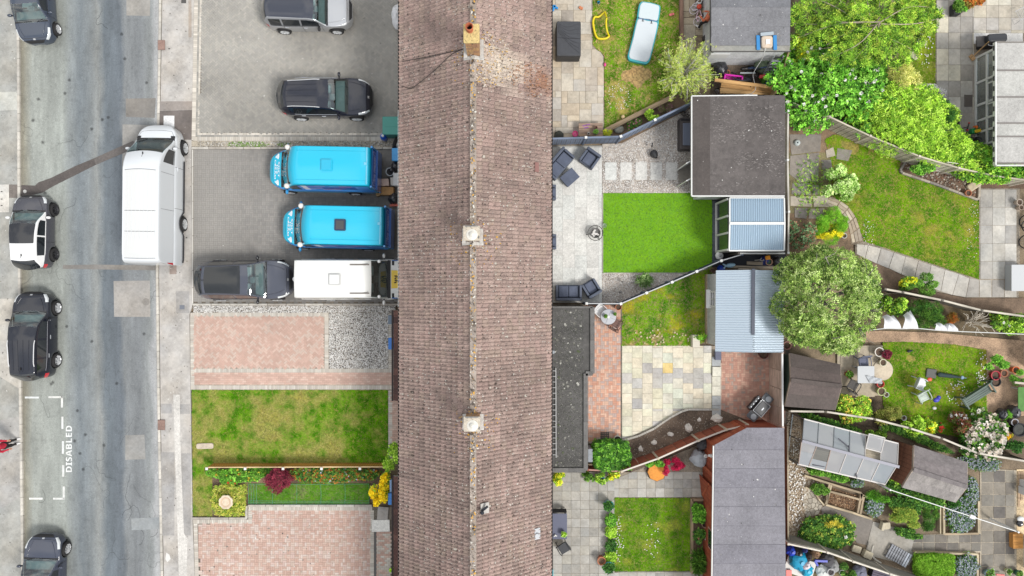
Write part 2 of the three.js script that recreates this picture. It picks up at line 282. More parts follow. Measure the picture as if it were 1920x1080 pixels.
const kerbMats=[C(205,198,186,{map:T.blotch}),C(192,186,176,{map:T.blotch}),C(212,206,196,{map:T.fine})];
for(const[line,side,owner]of[[kerbL,-1,paveL],[kerbR,1,paveR]]){
const at=(v)=>{let i=0;while(i<line.length-2&&v>line[i+1][1])i++;const[a,b]=[line[i],line[i+1]];return lerp(a[0],b[0],(v-a[1])/(b[1]-a[1]));};
for(let v=-60;v<1140;v+=34.2){const a=P(at(v),v+0.3,0),b=P(at(v+34.2),v+33.9,0),o=V(side*0.062,0.02,0);mesh('kerb_stone',bar(a.add(o),b.add(o),0.12,0.16),pick(kerbMats),owner);}
}
const onPave=(owner,name,poly,m,k=1)=>struct(name,prism(PP(poly,G),G,G+0.004*k),m,owner);
const paleSlab=C(222,216,206,{map:T.blotch}),greyTar=C(166,160,154,{map:T.blotch}),pinkTar=C(196,184,178,{map:T.blotch});
onPave(paveL,'concrete_slab',[[-8,346],[17,346],[17,398],[-8,398]],paleSlab,2);
for(const v of[358.5,372.5,384.5])onPave(paveL,'slab_slot',BOX(1.5,v,5,v+1.6),C(60,56,50),3);
onPave(paveL,'pavement_patch',BOX(17,346,33.5,371),C(122,114,108,{map:T.fine}));
onPave(paveL,'pavement_patch',[[-10,173],[35,172],[35.5,206],[-10,208]],C(200,198,188,{map:T.blotch}));
onPave(paveL,'pavement_patch',[[-10,560],[36,560],[38,730],[-10,700]],C(200,194,184,{map:T.blotch}));
onPave(paveL,'pavement_patch',[[-10,790],[39,780],[41,930],[-10,960]],C(178,174,168,{map:T.blotch}));
onPave(paveR,'pavement_patch',[[299,208],[360,206],[359,262],[298,262]],C(118,109,104,{map:T.blotch}));
onPave(paveR,'pavement_patch',[[299,190],[360,190],[360,205.5],[299,207.5]],C(160,150,142,{map:T.blotch}));
onPave(paveR,'concrete_slab',BOX(307,217,327,242),C(236,236,236,{map:T.fine}),3);
onPave(paveR,'pavement_patch',BOX(330,546,355,587),C(172,168,164,{map:T.blotch}));
onPave(paveR,'access_cover',BOX(337,572,346,580),C(120,124,134,{roughness:0.6}),3);
onPave(paveR,'pavement_patch',BOX(318,488,331,514),C(160,144,134,{map:T.blotch}));
onPave(paveR,'access_cover',BOX(340,-3,349,6),C(84,82,80,{roughness:0.6}),2);
onPave(paveR,'access_cover',BOX(353.5,0,359,70),C(176,164,152,{map:T.blotch}),2);
for(const b of[[302,757,322,775],[337,758,356,776],[302,848,327,1004],[340,850,358,1004]])onPave(paveR,'pavement_patch',BOX(...b),C(170,166,162,{map:T.blotch}));
onPave(paveR,'pavement_strip',[[325,740],[337,740],[339,850],[345,1000],[352,1010],[350,1100],[336,1100],[333,1000],[328,850]],C(214,210,204,{map:T.fine}),2);
onPave(paveR,'pavement_patch',[[300,335],[322,340],[322,470],[299,470]],pinkTar);
for(const[v0,v1]of[[76,94],[787,806]]){
const a=P(297,v0,G),b=P(310,v1,G),g=[];
struct('drain_frame',bx(b.x-a.x,0.03,b.z-a.z,(a.x+b.x)/2,G+0.03,(a.z+b.z)/2),C(150,122,112,{map:T.fine,roughness:0.7}),paveR);
for(let i=0;i<7;i++)g.push(bx(0.028,0.012,(b.z-a.z)*0.86,lerp(a.x,b.x,(i+0.5)/7),G+0.06,(a.z+b.z)/2));
struct('drain_bars',mrg(g),C(170,140,128,{map:T.fine,roughness:0.6}),paveR);
}
{const c=P(315,1045,G);onPave(paveR,'pavement_patch',[[312,1036],[318,1040],[320,1048],[314,1054],[310,1048]],C(228,226,222),2);}
// front gardens and drives (left of the terrace)
const greyBrick=[A(167,164,157),A(162,159,153),A(172,168,160)],darkBrick=[A(138,135,131),A(133,130,127),A(143,139,135)];
const paleBrick=[A(214,206,194),A(222,214,202),A(204,196,184)],pinkBrick=[A(204,172,158),A(199,166,152),A(208,180,166),A(195,164,150),A(203,181,168)],buffBrick=[A(204,196,184),A(196,188,178),A(210,204,194)];
const bed=(name,poly,m,y=G)=>struct(name,prism(PP(poly,y),-0.25,y),m);
const jointMat=C(120,114,106,{map:T.soil});
function drive(poly,cols,o){const b=bed('driveway',poly,jointMat,G);blocks(b,PP(poly,G),{y:G+0.006,cols,...o});return b;}
const crust=new THREE.CylinderGeometry(0.5,0.5,1,7),crustMat=new THREE.MeshStandardMaterial({roughness:1});
function flecks(parent,poly,n,cols,y,[s0,s1]=[0.02,0.07],seed=7,name='flecks'){const r=rng(seed);return inst(name,crust,crustMat,scatter(poly,n,r).map(([x,z])=>{const s=lerp(s0,s1,r()**3);return[mx(x,y,z,0,r()*6.28,0,[s*rr(0.7,1.8,r),0.006,s]),pick(cols,r)];}),parent);}
const grime=[A(120,116,110),A(96,92,88),A(140,134,126),A(224,222,216),A(150,144,134)];
flecks(paveL,PP([[-60,-20],[34,-20],[40,1100],[-60,1100]],G),420,grime,G+0.003,[0.015,0.07],8);flecks(paveR,PP([[303,-20],[358,-20],[358,1100],[306,1100]],G),340,grime,G+0.003,[0.015,0.07],9);
const d1=bed('driveway',[[366,-120],[760,-120],[760,264],[359,264]],jointMat);
blocks(d1,PP([[379,-120],[760,-120],[760,249],[373,249]],G),{lay:'herring',turn:Math.PI/4,y:G+0.006,cols:greyBrick,seed:11,dirt:0.6,vary:0.1});
flecks(d1,PP([[380,-20],[745,-20],[745,250],[376,250]],G),150,grime,G+0.014,[0.015,0.06],10);
course(d1,[369.5,-100],[362.8,263],{cols:paleBrick,seed:12,y:G+0.006});
course(d1,[374.9,-100],[368.4,256],{cols:greyBrick,across:false,seed:13,y:G+0.006});
course(d1,[378.4,-100],[372,253],{cols:paleBrick,across:false,seed:14,y:G+0.006});
course(d1,[372,251.2],[760,251.2],{cols:paleBrick,across:false,seed:15,y:G+0.006});
course(d1,[370,254.8],[760,254.8],{cols:greyBrick,across:false,seed:16,y:G+0.006});
course(d1,[362,260.3],[760,260.3],{cols:buffBrick,seed:17,y:G+0.006});
const strip1=bed('gravel_strip',[[359,264],[760,264],[760,276],[359,276]],C(176,170,158,{map:T.soil}),G-0.01);
pebbles(strip1,PP(BOX(372,265,745,275),G),{n:420,cols:[A(206,200,190),A(178,172,162),A(150,144,136),A(222,218,210)],y:G,seed:21});
grass(strip1,PP([[385,267],[440,266],[520,266],[545,269],[530,276],[460,276],[420,272]],G),{n:420,y:G,color:(x,z,r)=>(fbm(x*1.6,z*3,201,3)>0.46?mixc(A(88,150,40),A(140,170,70),r()):null),s:0.9});
const edgeMats=[C(190,182,170,{map:T.blotch}),C(178,170,160,{map:T.blotch}),C(202,196,186,{map:T.blotch})];
function edging(owner,line,{w=0.06,h=0.06,len=0.9,y=G,name='edging_stone',mats=edgeMats}={}){
for(let i=0;i<line.length-1;i++){const a=P(...line[i],y),b=P(...line[i+1],y),l=a.distanceTo(b),n=Math.max(1,Math.round(l/len));for(let k=0;k<n;k++){const p=a.clone().lerp(b,(k+0.015)/n),q=a.clone().lerp(b,(k+0.985)/n);p.y=q.y=y+h/2-0.02+rr(-0.004,0.004);mesh(name,bar(p,q,w,h),pick(mats),owner);}}
}
edging(strip1,[[360,278],[750,278]],{w:0.1,h:0.1});
const d2=bed('driveway',[[361,280],[760,280],[760,571],[361,571]],jointMat);
blocks(d2,PP([[363,280],[760,280],[760,569],[363,569]],G),{lay:'basket',y:G+0.006,cols:darkBrick,seed:31,dirt:0.7,vary:0.08,tint:(c,x)=>c.lerp(A(172,168,162),0.55*smooth(-11.5,-15.5,x))});
flecks(d2,PP([[366,284],[745,284],[745,566],[366,566]],G),150,grime,G+0.014,[0.015,0.06],11);
edging(d2,[[361.5,280],[361.5,572]],{w:0.05,h:0.05,mats:[C(232,228,220),C(222,218,210)]});
edging(d2,[[362,571],[748,571]],{w:0.1,h:0.1});
const bwStone=[A(238,236,232),A(228,224,218),A(246,244,240),A(244,242,238),A(128,122,116),A(214,208,200),A(72,68,66),A(236,232,228),A(250,248,246)];
const strip2=bed('gravel_bed',[[362,573],[742,573],[742,586.5],[362,586.5]],C(150,144,136,{map:T.soil}),G-0.01);
pebbles(strip2,PP(BOX(363,573.5,742,586),G),{n:1500,cols:bwStone,size:[0.025,0.052],y:G,seed:22});
const gsq=bed('gravel_bed',[[616,586.5],[728,586.5],[728,692],[616,692]],C(150,144,136,{map:T.soil}),G-0.01);
pebbles(gsq,PP(BOX(617,587,728,691),G),{n:1500,cols:bwStone,size:[0.025,0.052],y:G,seed:23});
const d3=bed('driveway',[[356,586.7],[616,586.7],[616,692],[738,692],[738,731],[358,731]],C(168,158,148,{map:T.soil}));
blocks(d3,PP(BOX(364,593,609,691),G),{lay:'herring',turn:Math.PI/4,y:G+0.006,cols:pinkBrick,seed:41,dirt:0.4,vary:0.08});
course(d3,[357,589.8],[612,589.8],{cols:buffBrick,seed:42,y:G+0.006});
course(d3,[612.4,586.5],[612.4,692],{cols:buffBrick,seed:43,y:G+0.006});
course(d3,[360,593],[361,731],{cols:buffBrick,seed:44,y:G+0.006});
course(d3,[364,694.8],[738,694.8],{cols:buffBrick,seed:45,y:G+0.006});
blocks(d3,PP(BOX(364,698.5,738,722.5),G),{lay:'stretch',y:G+0.006,cols:pinkBrick.slice(0,4),seed:46});
course(d3,[358,726.4],[738,726.4],{cols:buffBrick,seed:47,y:G+0.006});
const sidePath=bed('path',[[727,586],[760,586],[760,692],[738,692],[738,731],[727,731],[727,868],[760,868],[760,731.2],[738.3,731.2],[738.3,692.2],[727.2,692]].slice(0,4).concat([[728.2,692]]),jointMat,G-0.005);
course(sidePath,[731.8,587],[731.8,691],{cols:buffBrick,seed:48,y:G+0.002});course(sidePath,[739.4,587],[739.4,691],{cols:buffBrick,seed:148,y:G+0.002});
const sidePath2=bed('path',BOX(727.5,731.3,760,870),jointMat,G-0.005);
course(sidePath2,[731.8,732],[731.8,868],{cols:buffBrick,seed:49,y:G+0.002});
blocks(sidePath2,PP(BOX(735.5,732,755,868),G),{lay:'stretch',y:G+0.002,cols:pinkBrick,seed:50});
function lawnAt(poly,{y=G,base=A(112,120,60),...g}){const l=struct('lawn',prism(PP(poly,y),-0.2,y),mat(base,{map:T.turf}));grass(l,PP(poly,y),{y,...g});return l;}
lawnAt([[360,731.5],[727,731.5],[727,869],[720,875],[398,876],[398,968],[362,968]],{n:330,seed:61,base:A(136,138,60),s:1.1,color:(x,z,r)=>{
const n=fbm(x*0.9+3,z*1.1,211,5),m=fbm(x*3.4,z*3.4,212,4),edge=smooth(-9.5,-7,x)*0.22+smooth(6.2,5.2,z)*0.1;if(n+edge<0.36&&r()<0.7)return null;
const t=smooth(0.28,0.72,n+edge+(m-0.5)*0.6);return mixc(mixc(A(182,170,108),A(140,146,62),r()),mixc(A(108,164,18),A(66,126,12),smooth(0.25,0.75,m)),t).multiplyScalar(rr(0.68,1.3,r)*1.2);}});
const bedSoil=bed('flower_bed',[[398,876.3],[722,875.3],[722,906],[466,906],[466,969],[398,969]],C(124,104,84,{map:T.soil}),G);
lawnAt([[466,906.3],[692,906.3],[692,945],[466,945]],{n:330,seed:62,base:A(104,124,66),color:(x,z,r)=>{const n=fbm(x*1.1,z*1.4,221,4);return n<0.4&&r()<0.6?null:mixc(A(60,124,26),A(112,160,40),fbm(x*4,z*4,222,2)).multiplyScalar(rr(0.7,1.3,r)*1.2);}});
{
const g=[];const a=P(466,907,G),b=P(692,944,G);
for(let i=0;i<46;i++){const x=lerp(a.x,b.x,i/45);if(i<4||i % 9===0)g.push(tube([[x,G+0.05,a.z],[x+0.03,G+0.075,(a.z+b.z)/2],[x,G+0.04,b.z]],0.006,4));}
for(let i=0;i<14;i++){const z=lerp(a.z,b.z,i/13);if(i>10||i<1)g.push(tube([[a.x,G+0.05,z],[(a.x+b.x)/2,G+0.07,z+0.02],[b.x,G+0.05,z]],0.006,4));}
const t=solo('plant_net','thin teal plant netting pegged over the narrow grass strip beside the lower pink drive','net',mrg(g),C(120,190,165));t.userData.label+=' ';
t.userData.label=t.userData.label.trim();
}
const d4=bed('driveway',[[361,974],[466,974],[466,950],[760,950],[760,1240],[369,1240],[365,1080]],jointMat);
blocks(d4,PP([[372,982],[472,980],[472,957],[694,957],[694,1200],[378,1200]],G),{lay:'basket',y:G+0.006,cols:pinkBrick.concat([A(212,194,184),A(206,180,170)]),seed:71,dirt:0.3,vary:0.1});
flecks(d4,PP([[380,985],[690,985],[690,1090],[380,1090]],G),120,grime,G+0.014,[0.015,0.08],12);
course(d4,[362,978.2],[470,977.8],{cols:buffBrick,seed:72,y:G+0.006});
course(d4,[466,953.6],[698,953.6],{cols:buffBrick,seed:73,y:G+0.006});course(d4,[469,955],[469,982],{cols:buffBrick,seed:173,y:G+0.006});
course(d4,[366.4,982],[372.4,1200],{cols:buffBrick,seed:74,y:G+0.006});
course(d4,[697.4,957],[697.4,1200],{cols:buffBrick,seed:75,y:G+0.006});
blocks(d4,PP([[706,997],[735,997],[735,1200],[706,1200]],G),{lay:'stretch',y:G+0.006,cols:buffBrick.concat(pinkBrick),seed:76});
{const a=P(703.5,997,G),b=P(703.5,1200,G);struct('drain_channel',bx(0.11,0.02,b.z-a.z,a.x,G-0.002,(a.z+b.z)/2),C(92,88,86,{roughness:0.6}),d4);}
const edge5=bed('path',[[466,945.3],[700,945.3],[700,949.7],[466,949.7]],jointMat,G-0.01);
edging(edge5,[[466,947.5],[698,947.5]],{w:0.1,h:0.12});edging(edge5,[[463,947],[463,972]],{w:0.1,h:0.12});edging(edge5,[[362,971],[464,971]],{w:0.1,h:0.12});
for(const[b,m,y]of[[[698,974,731,996],C(240,238,232,{map:T.fine}),0.05],[[708,950,728,975],C(178,172,166,{map:T.blotch}),0.03]]){const a=P(b[0],b[1],G),c=P(b[2],b[3],G);struct('paving_slab',bx(c.x-a.x,0.05,c.z-a.z,(a.x+c.x)/2,G+y-0.02,(a.z+c.z)/2,0,m.color.r>0.5?0.02:-0.08),m,d4);}
// the terrace
const EAVE=5.2,RIDGE=7.6,XL=P(750,540,EAVE).x,XR=P(1032,540,EAVE).x,XM=P(887,540,RIDGE).x,ZT=17.5;
const terrace=thing('terraced_house','long terrace of houses under one gabled roof of weathered pinkish brown tiles','house');
{
const wallMat=C(206,196,184,{map:T.blotch}),x0=XL+0.35,x1=XR-0.3;
mesh('wall',mrg([bx(0.28,EAVE-0.05,2*ZT,x0,0,0),bx(0.28,EAVE-0.05,2*ZT,x1,0,0),bx(x1-x0,EAVE+1.2,0.25,(x0+x1)/2,0,-ZT+0.2),bx(x1-x0,EAVE+1.2,0.25,(x0+x1)/2,0,ZT-0.2)]),wallMat,terrace);
const roof=mesh('roof',(()=>{const t=0.08,s=new THREE.Shape();s.moveTo(XL,EAVE-0.09);s.lineTo(XM,RIDGE-0.09);s.lineTo(XR,EAVE-0.09);s.lineTo(XR,EAVE-0.09-t);s.lineTo(XM,RIDGE-0.1-t);s.lineTo(XL,EAVE-0.09-t);return new THREE.ExtrudeGeometry(s,{depth:2*ZT,bevelEnabled:false}).translate(0,0,-ZT);})(),C(70,62,58),terrace);
const LEN=0.345,WID=0.312,n=12,pos=[],uv=[],idx=[];
const prof=(t)=>{const a=(t*2)% 1;return 0.055*Math.pow(Math.sin(Math.PI*clamp((a-0.02)/0.62)),1.2)*(a<0.64?1:0);};
for(let i=0;i<=n;i++){const t=i/n,z=(t-0.5)*WID,h=prof(Math.min(t,0.999));[[0,h-0.012],[LEN,h+0.036],[LEN,h-0.014]].forEach(([x,y],k)=>{pos.push(x,y,z);uv.push(x,z+(k===2?0.03:0));});}
for(let i=0;i<n;i++){const a=i*3,b=a+3;idx.push(a,b,a+1,b,b+1,a+1,a+1,b+1,a+2,b+1,b+2,a+2);}
const g0=new THREE.BufferGeometry();g0.setAttribute('position',new THREE.Float32BufferAttribute(pos,3));g0.setAttribute('uv',new THREE.Float32BufferAttribute(uv,2));g0.setIndex(idx);
const variants=[0,1,2,3].map((k)=>{const g=g0.clone(),q=g.attributes.uv;for(let i=0;i<q.count;i++)q.setXY(i,q.getX(i)+k*0.37,q.getY(i)+k*0.61);const f=g.toNonIndexed();f.computeVertexNormals();return toCreasedNormals(f,0.9);});
const tileMat=new THREE.MeshStandardMaterial({color:new THREE.Color(1,1,1).multiplyScalar(1/T.tile.userData.mean),map:T.tile,roughness:0.92,side:THREE.DoubleSide});
const tones=[A(173,150,141),A(166,145,137),A(179,157,148),A(161,141,133),A(171,151,140),A(174,150,142)].map((c)=>c);
const toneMats=tones.map((c)=>{const m=tileMat.clone();m.color=c.clone().multiplyScalar(1/T.tile.userData.mean);return m;});
const r=rng(301),all=[];
const COVER=0.3;
for(const side of[-1,1]){
const ex=side<0?XL:XR,run=Math.abs(XM-ex),rise=RIDGE-EAVE,len=Math.hypot(run,rise),ang=Math.atan2(rise,run),courses=Math.floor((len-0.02)/COVER);
for(let c=0;c<courses;c++)for(let k=0;k<2*ZT/WID;k++){
const z=-ZT+(k+0.5)*WID+rr(-0.006,0.006,r),dist=len-(c+1)*COVER-0.02,x=XM+side*dist*Math.cos(ang),y=RIDGE-dist*Math.sin(ang)-0.045;
const m=new THREE.Matrix4().makeTranslation(x,y,z).multiply(new THREE.Matrix4().makeRotationY(side<0?Math.PI:0)).multiply(new THREE.Matrix4().makeRotationZ(-ang+rr(-0.012,0.012,r))).multiply(new THREE.Matrix4().makeRotationY(rr(-0.012,0.012,r)));
all.push({m,x,z,side,d:Math.hypot(x,z)+(k*0),v:Math.floor(r()*4),t:Math.floor(r()*6),q:r()});
}
}
all.sort((a,b)=>a.d-b.d);
const stain=(x,z,side,base)=>{
const c=base.clone(),dark=fbm(x*0.55+7,z*0.5,311,4);c.multiplyScalar(lerp(0.82,1.08,smooth(0.3,0.68,dark)));
const px=-1.3,pz=P(905,125,7).z,q=Math.hypot((x-px-0.5)/1.7,(z-pz+0.1)/1.1)+(fbm(x*2.5,z*2.5,312,3)-0.5)*1.1;if(side>0&&q<1)c.lerp(A(238,226,208),0.75*(1-q));
const q2=Math.hypot((x-1.0)/0.9,(z-P(990,145,6).z)/0.7)+(fbm(x*3,z*3,313,3)-0.5)*1.2;if(side>0&&q2<1)c.lerp(A(160,104,66),0.6*(1-q2));
return c;
};
all.slice(0,300).forEach((a)=>{const o=mesh('roof_tile',variants[a.v],toneMats[a.t],roof);o.applyMatrix4(a.m);});
variants.forEach((g,k)=>inst('roof_tiles',g,tileMat,all.slice(300).filter((a)=>a.v===k).map((a)=>[a.m,stain(a.x,a.z,a.side,tones[a.t]).multiplyScalar(0.93+0.14*a.q)]),roof));
{
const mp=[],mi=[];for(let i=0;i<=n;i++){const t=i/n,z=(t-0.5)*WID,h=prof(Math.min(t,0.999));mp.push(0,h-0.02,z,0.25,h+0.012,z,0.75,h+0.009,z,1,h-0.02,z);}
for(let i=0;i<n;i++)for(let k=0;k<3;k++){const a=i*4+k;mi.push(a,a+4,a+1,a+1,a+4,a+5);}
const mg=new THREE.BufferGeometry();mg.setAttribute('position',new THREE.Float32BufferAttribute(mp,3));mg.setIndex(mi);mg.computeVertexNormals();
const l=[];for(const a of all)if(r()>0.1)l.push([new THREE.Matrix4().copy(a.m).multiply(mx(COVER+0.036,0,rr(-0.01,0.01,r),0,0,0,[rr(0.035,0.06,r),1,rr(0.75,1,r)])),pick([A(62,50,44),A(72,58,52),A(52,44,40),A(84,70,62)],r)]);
inst('lap_shade',mg,new THREE.MeshStandardMaterial({roughness:1,side:THREE.DoubleSide}),l,roof);}  // dark strips paint in the shade line below each tile lap
const half=new THREE.CylinderGeometry(0.11,0.11,0.44,12,1,true,-Math.PI/2,Math.PI).rotateX(Math.PI/2).rotateZ(0);half.scale(1,0.8,1);
const ridgeMats=[C(198,186,170,{map:T.tile}),C(180,164,150,{map:T.tile}),C(206,198,184,{map:T.tile}),C(188,176,160,{map:T.tile})];
mesh('ridge_mortar',bx(0.25,0.07,2*ZT,XM,RIDGE-0.1,0),C(172,158,146,{map:T.blotch}),roof);
for(let i=0;i<2*ZT/0.45;i++){const o=mesh('ridge_tile',half,pick(ridgeMats,r),roof);o.position.set(XM+rr(-0.008,0.008,r),RIDGE-0.035+rr(-0.006,0.006,r),-ZT+(i+0.5)*0.45);o.rotation.y=rr(-0.02,0.02,r)+(o.scale.y<0?0:0);}
const flake=new THREE.CylinderGeometry(0.5,0.5,0.25,6),flakes=[],sl=(RIDGE-EAVE);
const chim=[P(885,85,7.6).z,P(885,433,7.6).z,P(885,797,7.6).z];
for(let i=0;i<12000;i++){
const side=r()<0.5?-1:1,ex=side<0?XL:XR,t=r()**0.9,z=rr(-15.5,15.5,r),x=lerp(XM,ex,t),y=lerp(RIDGE,EAVE,t),n=fbm(x*0.8,z*0.6,321,3);if(n<0.42&&r()<0.6)continue;
const k=r(),nearC=Math.min(...chim.map((c)=>Math.abs(z-c-0.5))),s=k>0.985?rr(0.07,0.13,r):rr(0.02,0.06,r);
let c=k<0.42?A(222,216,206):k<0.9?A(74,64,58):A(196,188,176);if(nearC<0.9&&t<0.3&&r()<0.4)c=A(226,168,60);
flakes.push([new THREE.Matrix4().makeTranslation(x,y+0.0,z).multiply(new THREE.Matrix4().makeRotationZ(-side*Math.atan2(sl,Math.abs(XM-ex)))).multiply(mx(0,0.002,0,rr(-0.1,0.1,r),r()*6,rr(-0.1,0.1,r),[s*rr(0.7,1.6,r),0.02,s])),c]);
}
for(let i=0;i<900;i++){const s=rr(0.02,0.07,r);flakes.push([mx(XM+rr(-0.11,0.11,r),RIDGE+0.045,rr(-15.5,15.5,r),0,r()*6,0,[s*rr(0.7,1.8,r),0.02,s]),pick([A(96,86,78),A(230,226,216),A(120,108,96),A(84,76,70),A(222,170,80)],r)]);}
for(const c of chim)for(let i=0;i<330;i++){const q=rr(0,1,r)**1.6,a=r()*6.28,x=XM+Math.cos(a)*q*1.2*(r()<0.6?1:0.6),z=c+0.2+Math.sin(a)*q*0.8,s=rr(0.02,0.09,r),side=x<XM?-1:1,y=RIDGE-Math.abs(x-XM)*0.75-0.0;flakes.push([mx(x,y+0.005,z,0,0,-side*0.64,[s*rr(0.8,1.6,r),0.02,s]),pick([A(228,222,210),A(214,206,194),A(232,176,70),A(200,188,170),A(110,96,84)],r)]);}
for(let i=0;i<1500;i++){const rust=i % 4===0,q=Math.sqrt(r()),a=r()*6.28,x=rust?0.75+Math.cos(a)*q*0.85:-0.9+Math.cos(a)*q*0.95,z=P(0,rust?138:118,6.8).z+Math.sin(a)*q*(rust?0.75:1.1);if(x<XM||fbm(x*2.2,z*2.2,333,3)<0.42)continue;const y=RIDGE-(x-XM)*(RIDGE-EAVE)/(XR-XM),s=rr(0.02,0.07,r);flakes.push([mx(x,y+0.03,z,0,0,-0.64,[s*rr(0.8,1.5,r),0.03,s*0.7]),pick(rust?[A(176,124,92),A(196,150,112),A(84,62,52),A(144,106,84)]:[A(226,214,200),A(216,202,188),A(208,192,178),A(224,180,100),A(96,80,70)],r)]);}
inst('lichen',flake,new THREE.MeshStandardMaterial({roughness:1}),flakes,roof);
const black=C(52,50,50,{roughness:0.5}),white=C(232,232,230,{roughness:0.5});
const gutter=(x,m,z0,z1)=>mesh('gutter',(()=>{const s=new THREE.Shape();s.absarc(0,0,0.065,Math.PI,2*Math.PI);s.absarc(0,0,0.052,2*Math.PI,Math.PI,true);return new THREE.ExtrudeGeometry(s,{depth:z1-z0,bevelEnabled:false}).translate(x,EAVE-0.1,z0);})(),m,terrace);
gutter(XL-0.04,black,-ZT,P(0,205,EAVE).z);gutter(XL-0.04,white,P(0,205,EAVE).z,P(0,575,EAVE).z);gutter(XL-0.04,black,P(0,575,EAVE).z,ZT);gutter(XR+0.04,black,-ZT,ZT);
for(const[x,v]of[[XL-0.06,20],[XL-0.06,210],[XL-0.06,372],[XL-0.06,575],[XL-0.06,890]])mesh('downpipe',cyl(0.035,0.035,EAVE-0.2,x+0.2,0.05,P(0,v,EAVE).z,10),v<100?black:white,terrace);
const yellow=C(214,190,130,{map:T.tile}),lead=C(196,192,186,{map:T.fine,roughness:0.6}),capMat=C(204,194,178,{map:T.tile}),clay=C(206,116,80,{map:T.fine}),stackBrick=[C(196,150,110,{map:T.tile}),C(212,176,120,{map:T.tile}),C(176,140,112,{map:T.tile})];
const chimney=(u,v,w,d,top,kind)=>{
const b=P(u,v,RIDGE),grp=new THREE.Group();grp.name='chimney';grp.position.set(b.x,RIDGE-0.5,b.z);terrace.add(grp);const h=top-RIDGE+0.5;
for(let y=0,k=0;y<h;y+=0.075,k++)for(const[sx,sz,len]of[[0,1,w],[0,-1,w],[1,0,d],[-1,0,d]]){const n=Math.round(len/0.225);for(let i=0;i<n;i++)mesh('brick',sx?bx(0.1,0.065,len/n-0.01,sx*(w/2-0.05),y,(i+0.5)*len/n-len/2):bx(len/n-0.01,0.065,0.1,(i+0.5)*len/n-len/2,y,sz*(d/2-0.05)),pick(stackBrick,r),grp);}
mesh('mortar_core',bx(w-0.03,h-0.02,d-0.03),C(196,188,176,{map:T.fine}),grp);
mesh('chimney_cap',rbx(w+0.1,0.09,d+0.1,0.04,0,h,0),kind?capMat:yellow,grp);
if(kind){mesh('flue_cap',lathe([[0,0.1],[0.09,0.09],[0.1,0.03],[0.2,0.02],[0.22,0]],18,0.02,h+0.09,0.06),C(236,232,222,{map:T.fine}),grp);mesh('aerial_bracket',mrg([bar([-0.25,h+0.1,-0.26],[0.25,h+0.12,-0.27],0.03),bar([0.3,h-0.1,-0.25],[0.28,h+0.12,0.2],0.035)]),C(150,150,150,{metalness:0.7,roughness:0.4}),grp);}
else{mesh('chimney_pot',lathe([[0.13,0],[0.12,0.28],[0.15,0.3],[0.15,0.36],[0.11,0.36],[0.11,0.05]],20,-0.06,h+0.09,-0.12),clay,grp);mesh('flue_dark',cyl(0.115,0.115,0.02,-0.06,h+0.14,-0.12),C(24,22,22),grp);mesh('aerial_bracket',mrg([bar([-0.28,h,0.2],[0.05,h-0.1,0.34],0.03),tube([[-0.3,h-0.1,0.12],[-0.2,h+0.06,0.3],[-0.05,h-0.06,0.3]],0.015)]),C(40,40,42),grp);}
mesh('flashing',mrg([bar([-w/2-0.15,0.33,d/2+0.1],[0,0.52,d/2+0.1],0.14,0.02),bar([w/2+0.15,0.33,d/2+0.1],[0,0.52,d/2+0.1],0.14,0.02),bar([w/2+0.07,0.44,-d/2],[w/2+0.07,0.44,d/2+0.1],0.14,0.02),bar([-w/2-0.07,0.44,-d/2],[-w/2-0.07,0.44,d/2+0.1],0.14,0.02)]),lead,grp);
};
chimney(888,88,0.5,0.62,9.0,0);chimney(886,440,0.54,0.48,8.3,1);chimney(887,788,0.54,0.48,8.3,1);
const slopeY=(x)=>RIDGE-Math.abs(x-XM)*(RIDGE-EAVE)/Math.abs((x<XM?XL:XR)-XM);
const pipe=P(905,955,7.3),pg=new THREE.Group();pg.name='vent_pipe';pg.position.set(pipe.x,slopeY(pipe.x),pipe.z);terrace.add(pg);
mesh('lead_slate',bx(0.4,0.02,0.42,0.08,0.02,-0.06,0,0,-0.64),lead,pg);mesh('pipe',mrg([cyl(0.055,0.055,0.45,0,-0.05,0),ball(0.08,0,0.42,0,1,0.8,1),bar([0,0.12,0],[0.2,0.2,-0.18],0.08)]),C(44,48,58),pg);
const vt=P(1007,1000,5.6);mesh('vent_tile',mrg([bx(0.3,0.03,0.46,vt.x,slopeY(vt.x),vt.z,0,0,-0.64),cyl(0.1,0.09,0.14,vt.x,slopeY(vt.x),vt.z+0.05)]),C(206,208,212,{roughness:0.6}),terrace);
const tv=P(1005,315,5.5);mesh('vent_tile',bx(0.2,0.06,0.4,tv.x,slopeY(tv.x),tv.z,0,0,-0.64),C(150,110,104),terrace);
const cable=(pts)=>mesh('aerial_cable',tube(pts.map(([u,v])=>{const q=P(u,v,7.0),x=P(u,v,slopeY(q.x)).x;return V(x,slopeY(x)+0.05,P(u,v,slopeY(x)).z);}),0.014,5),C(40,38,38),terrace);
cable([[872,92],[845,98],[800,108],[754,116]]);cable([[868,93],[848,102],[820,128],[790,153],[770,166],[752,162]]);
}
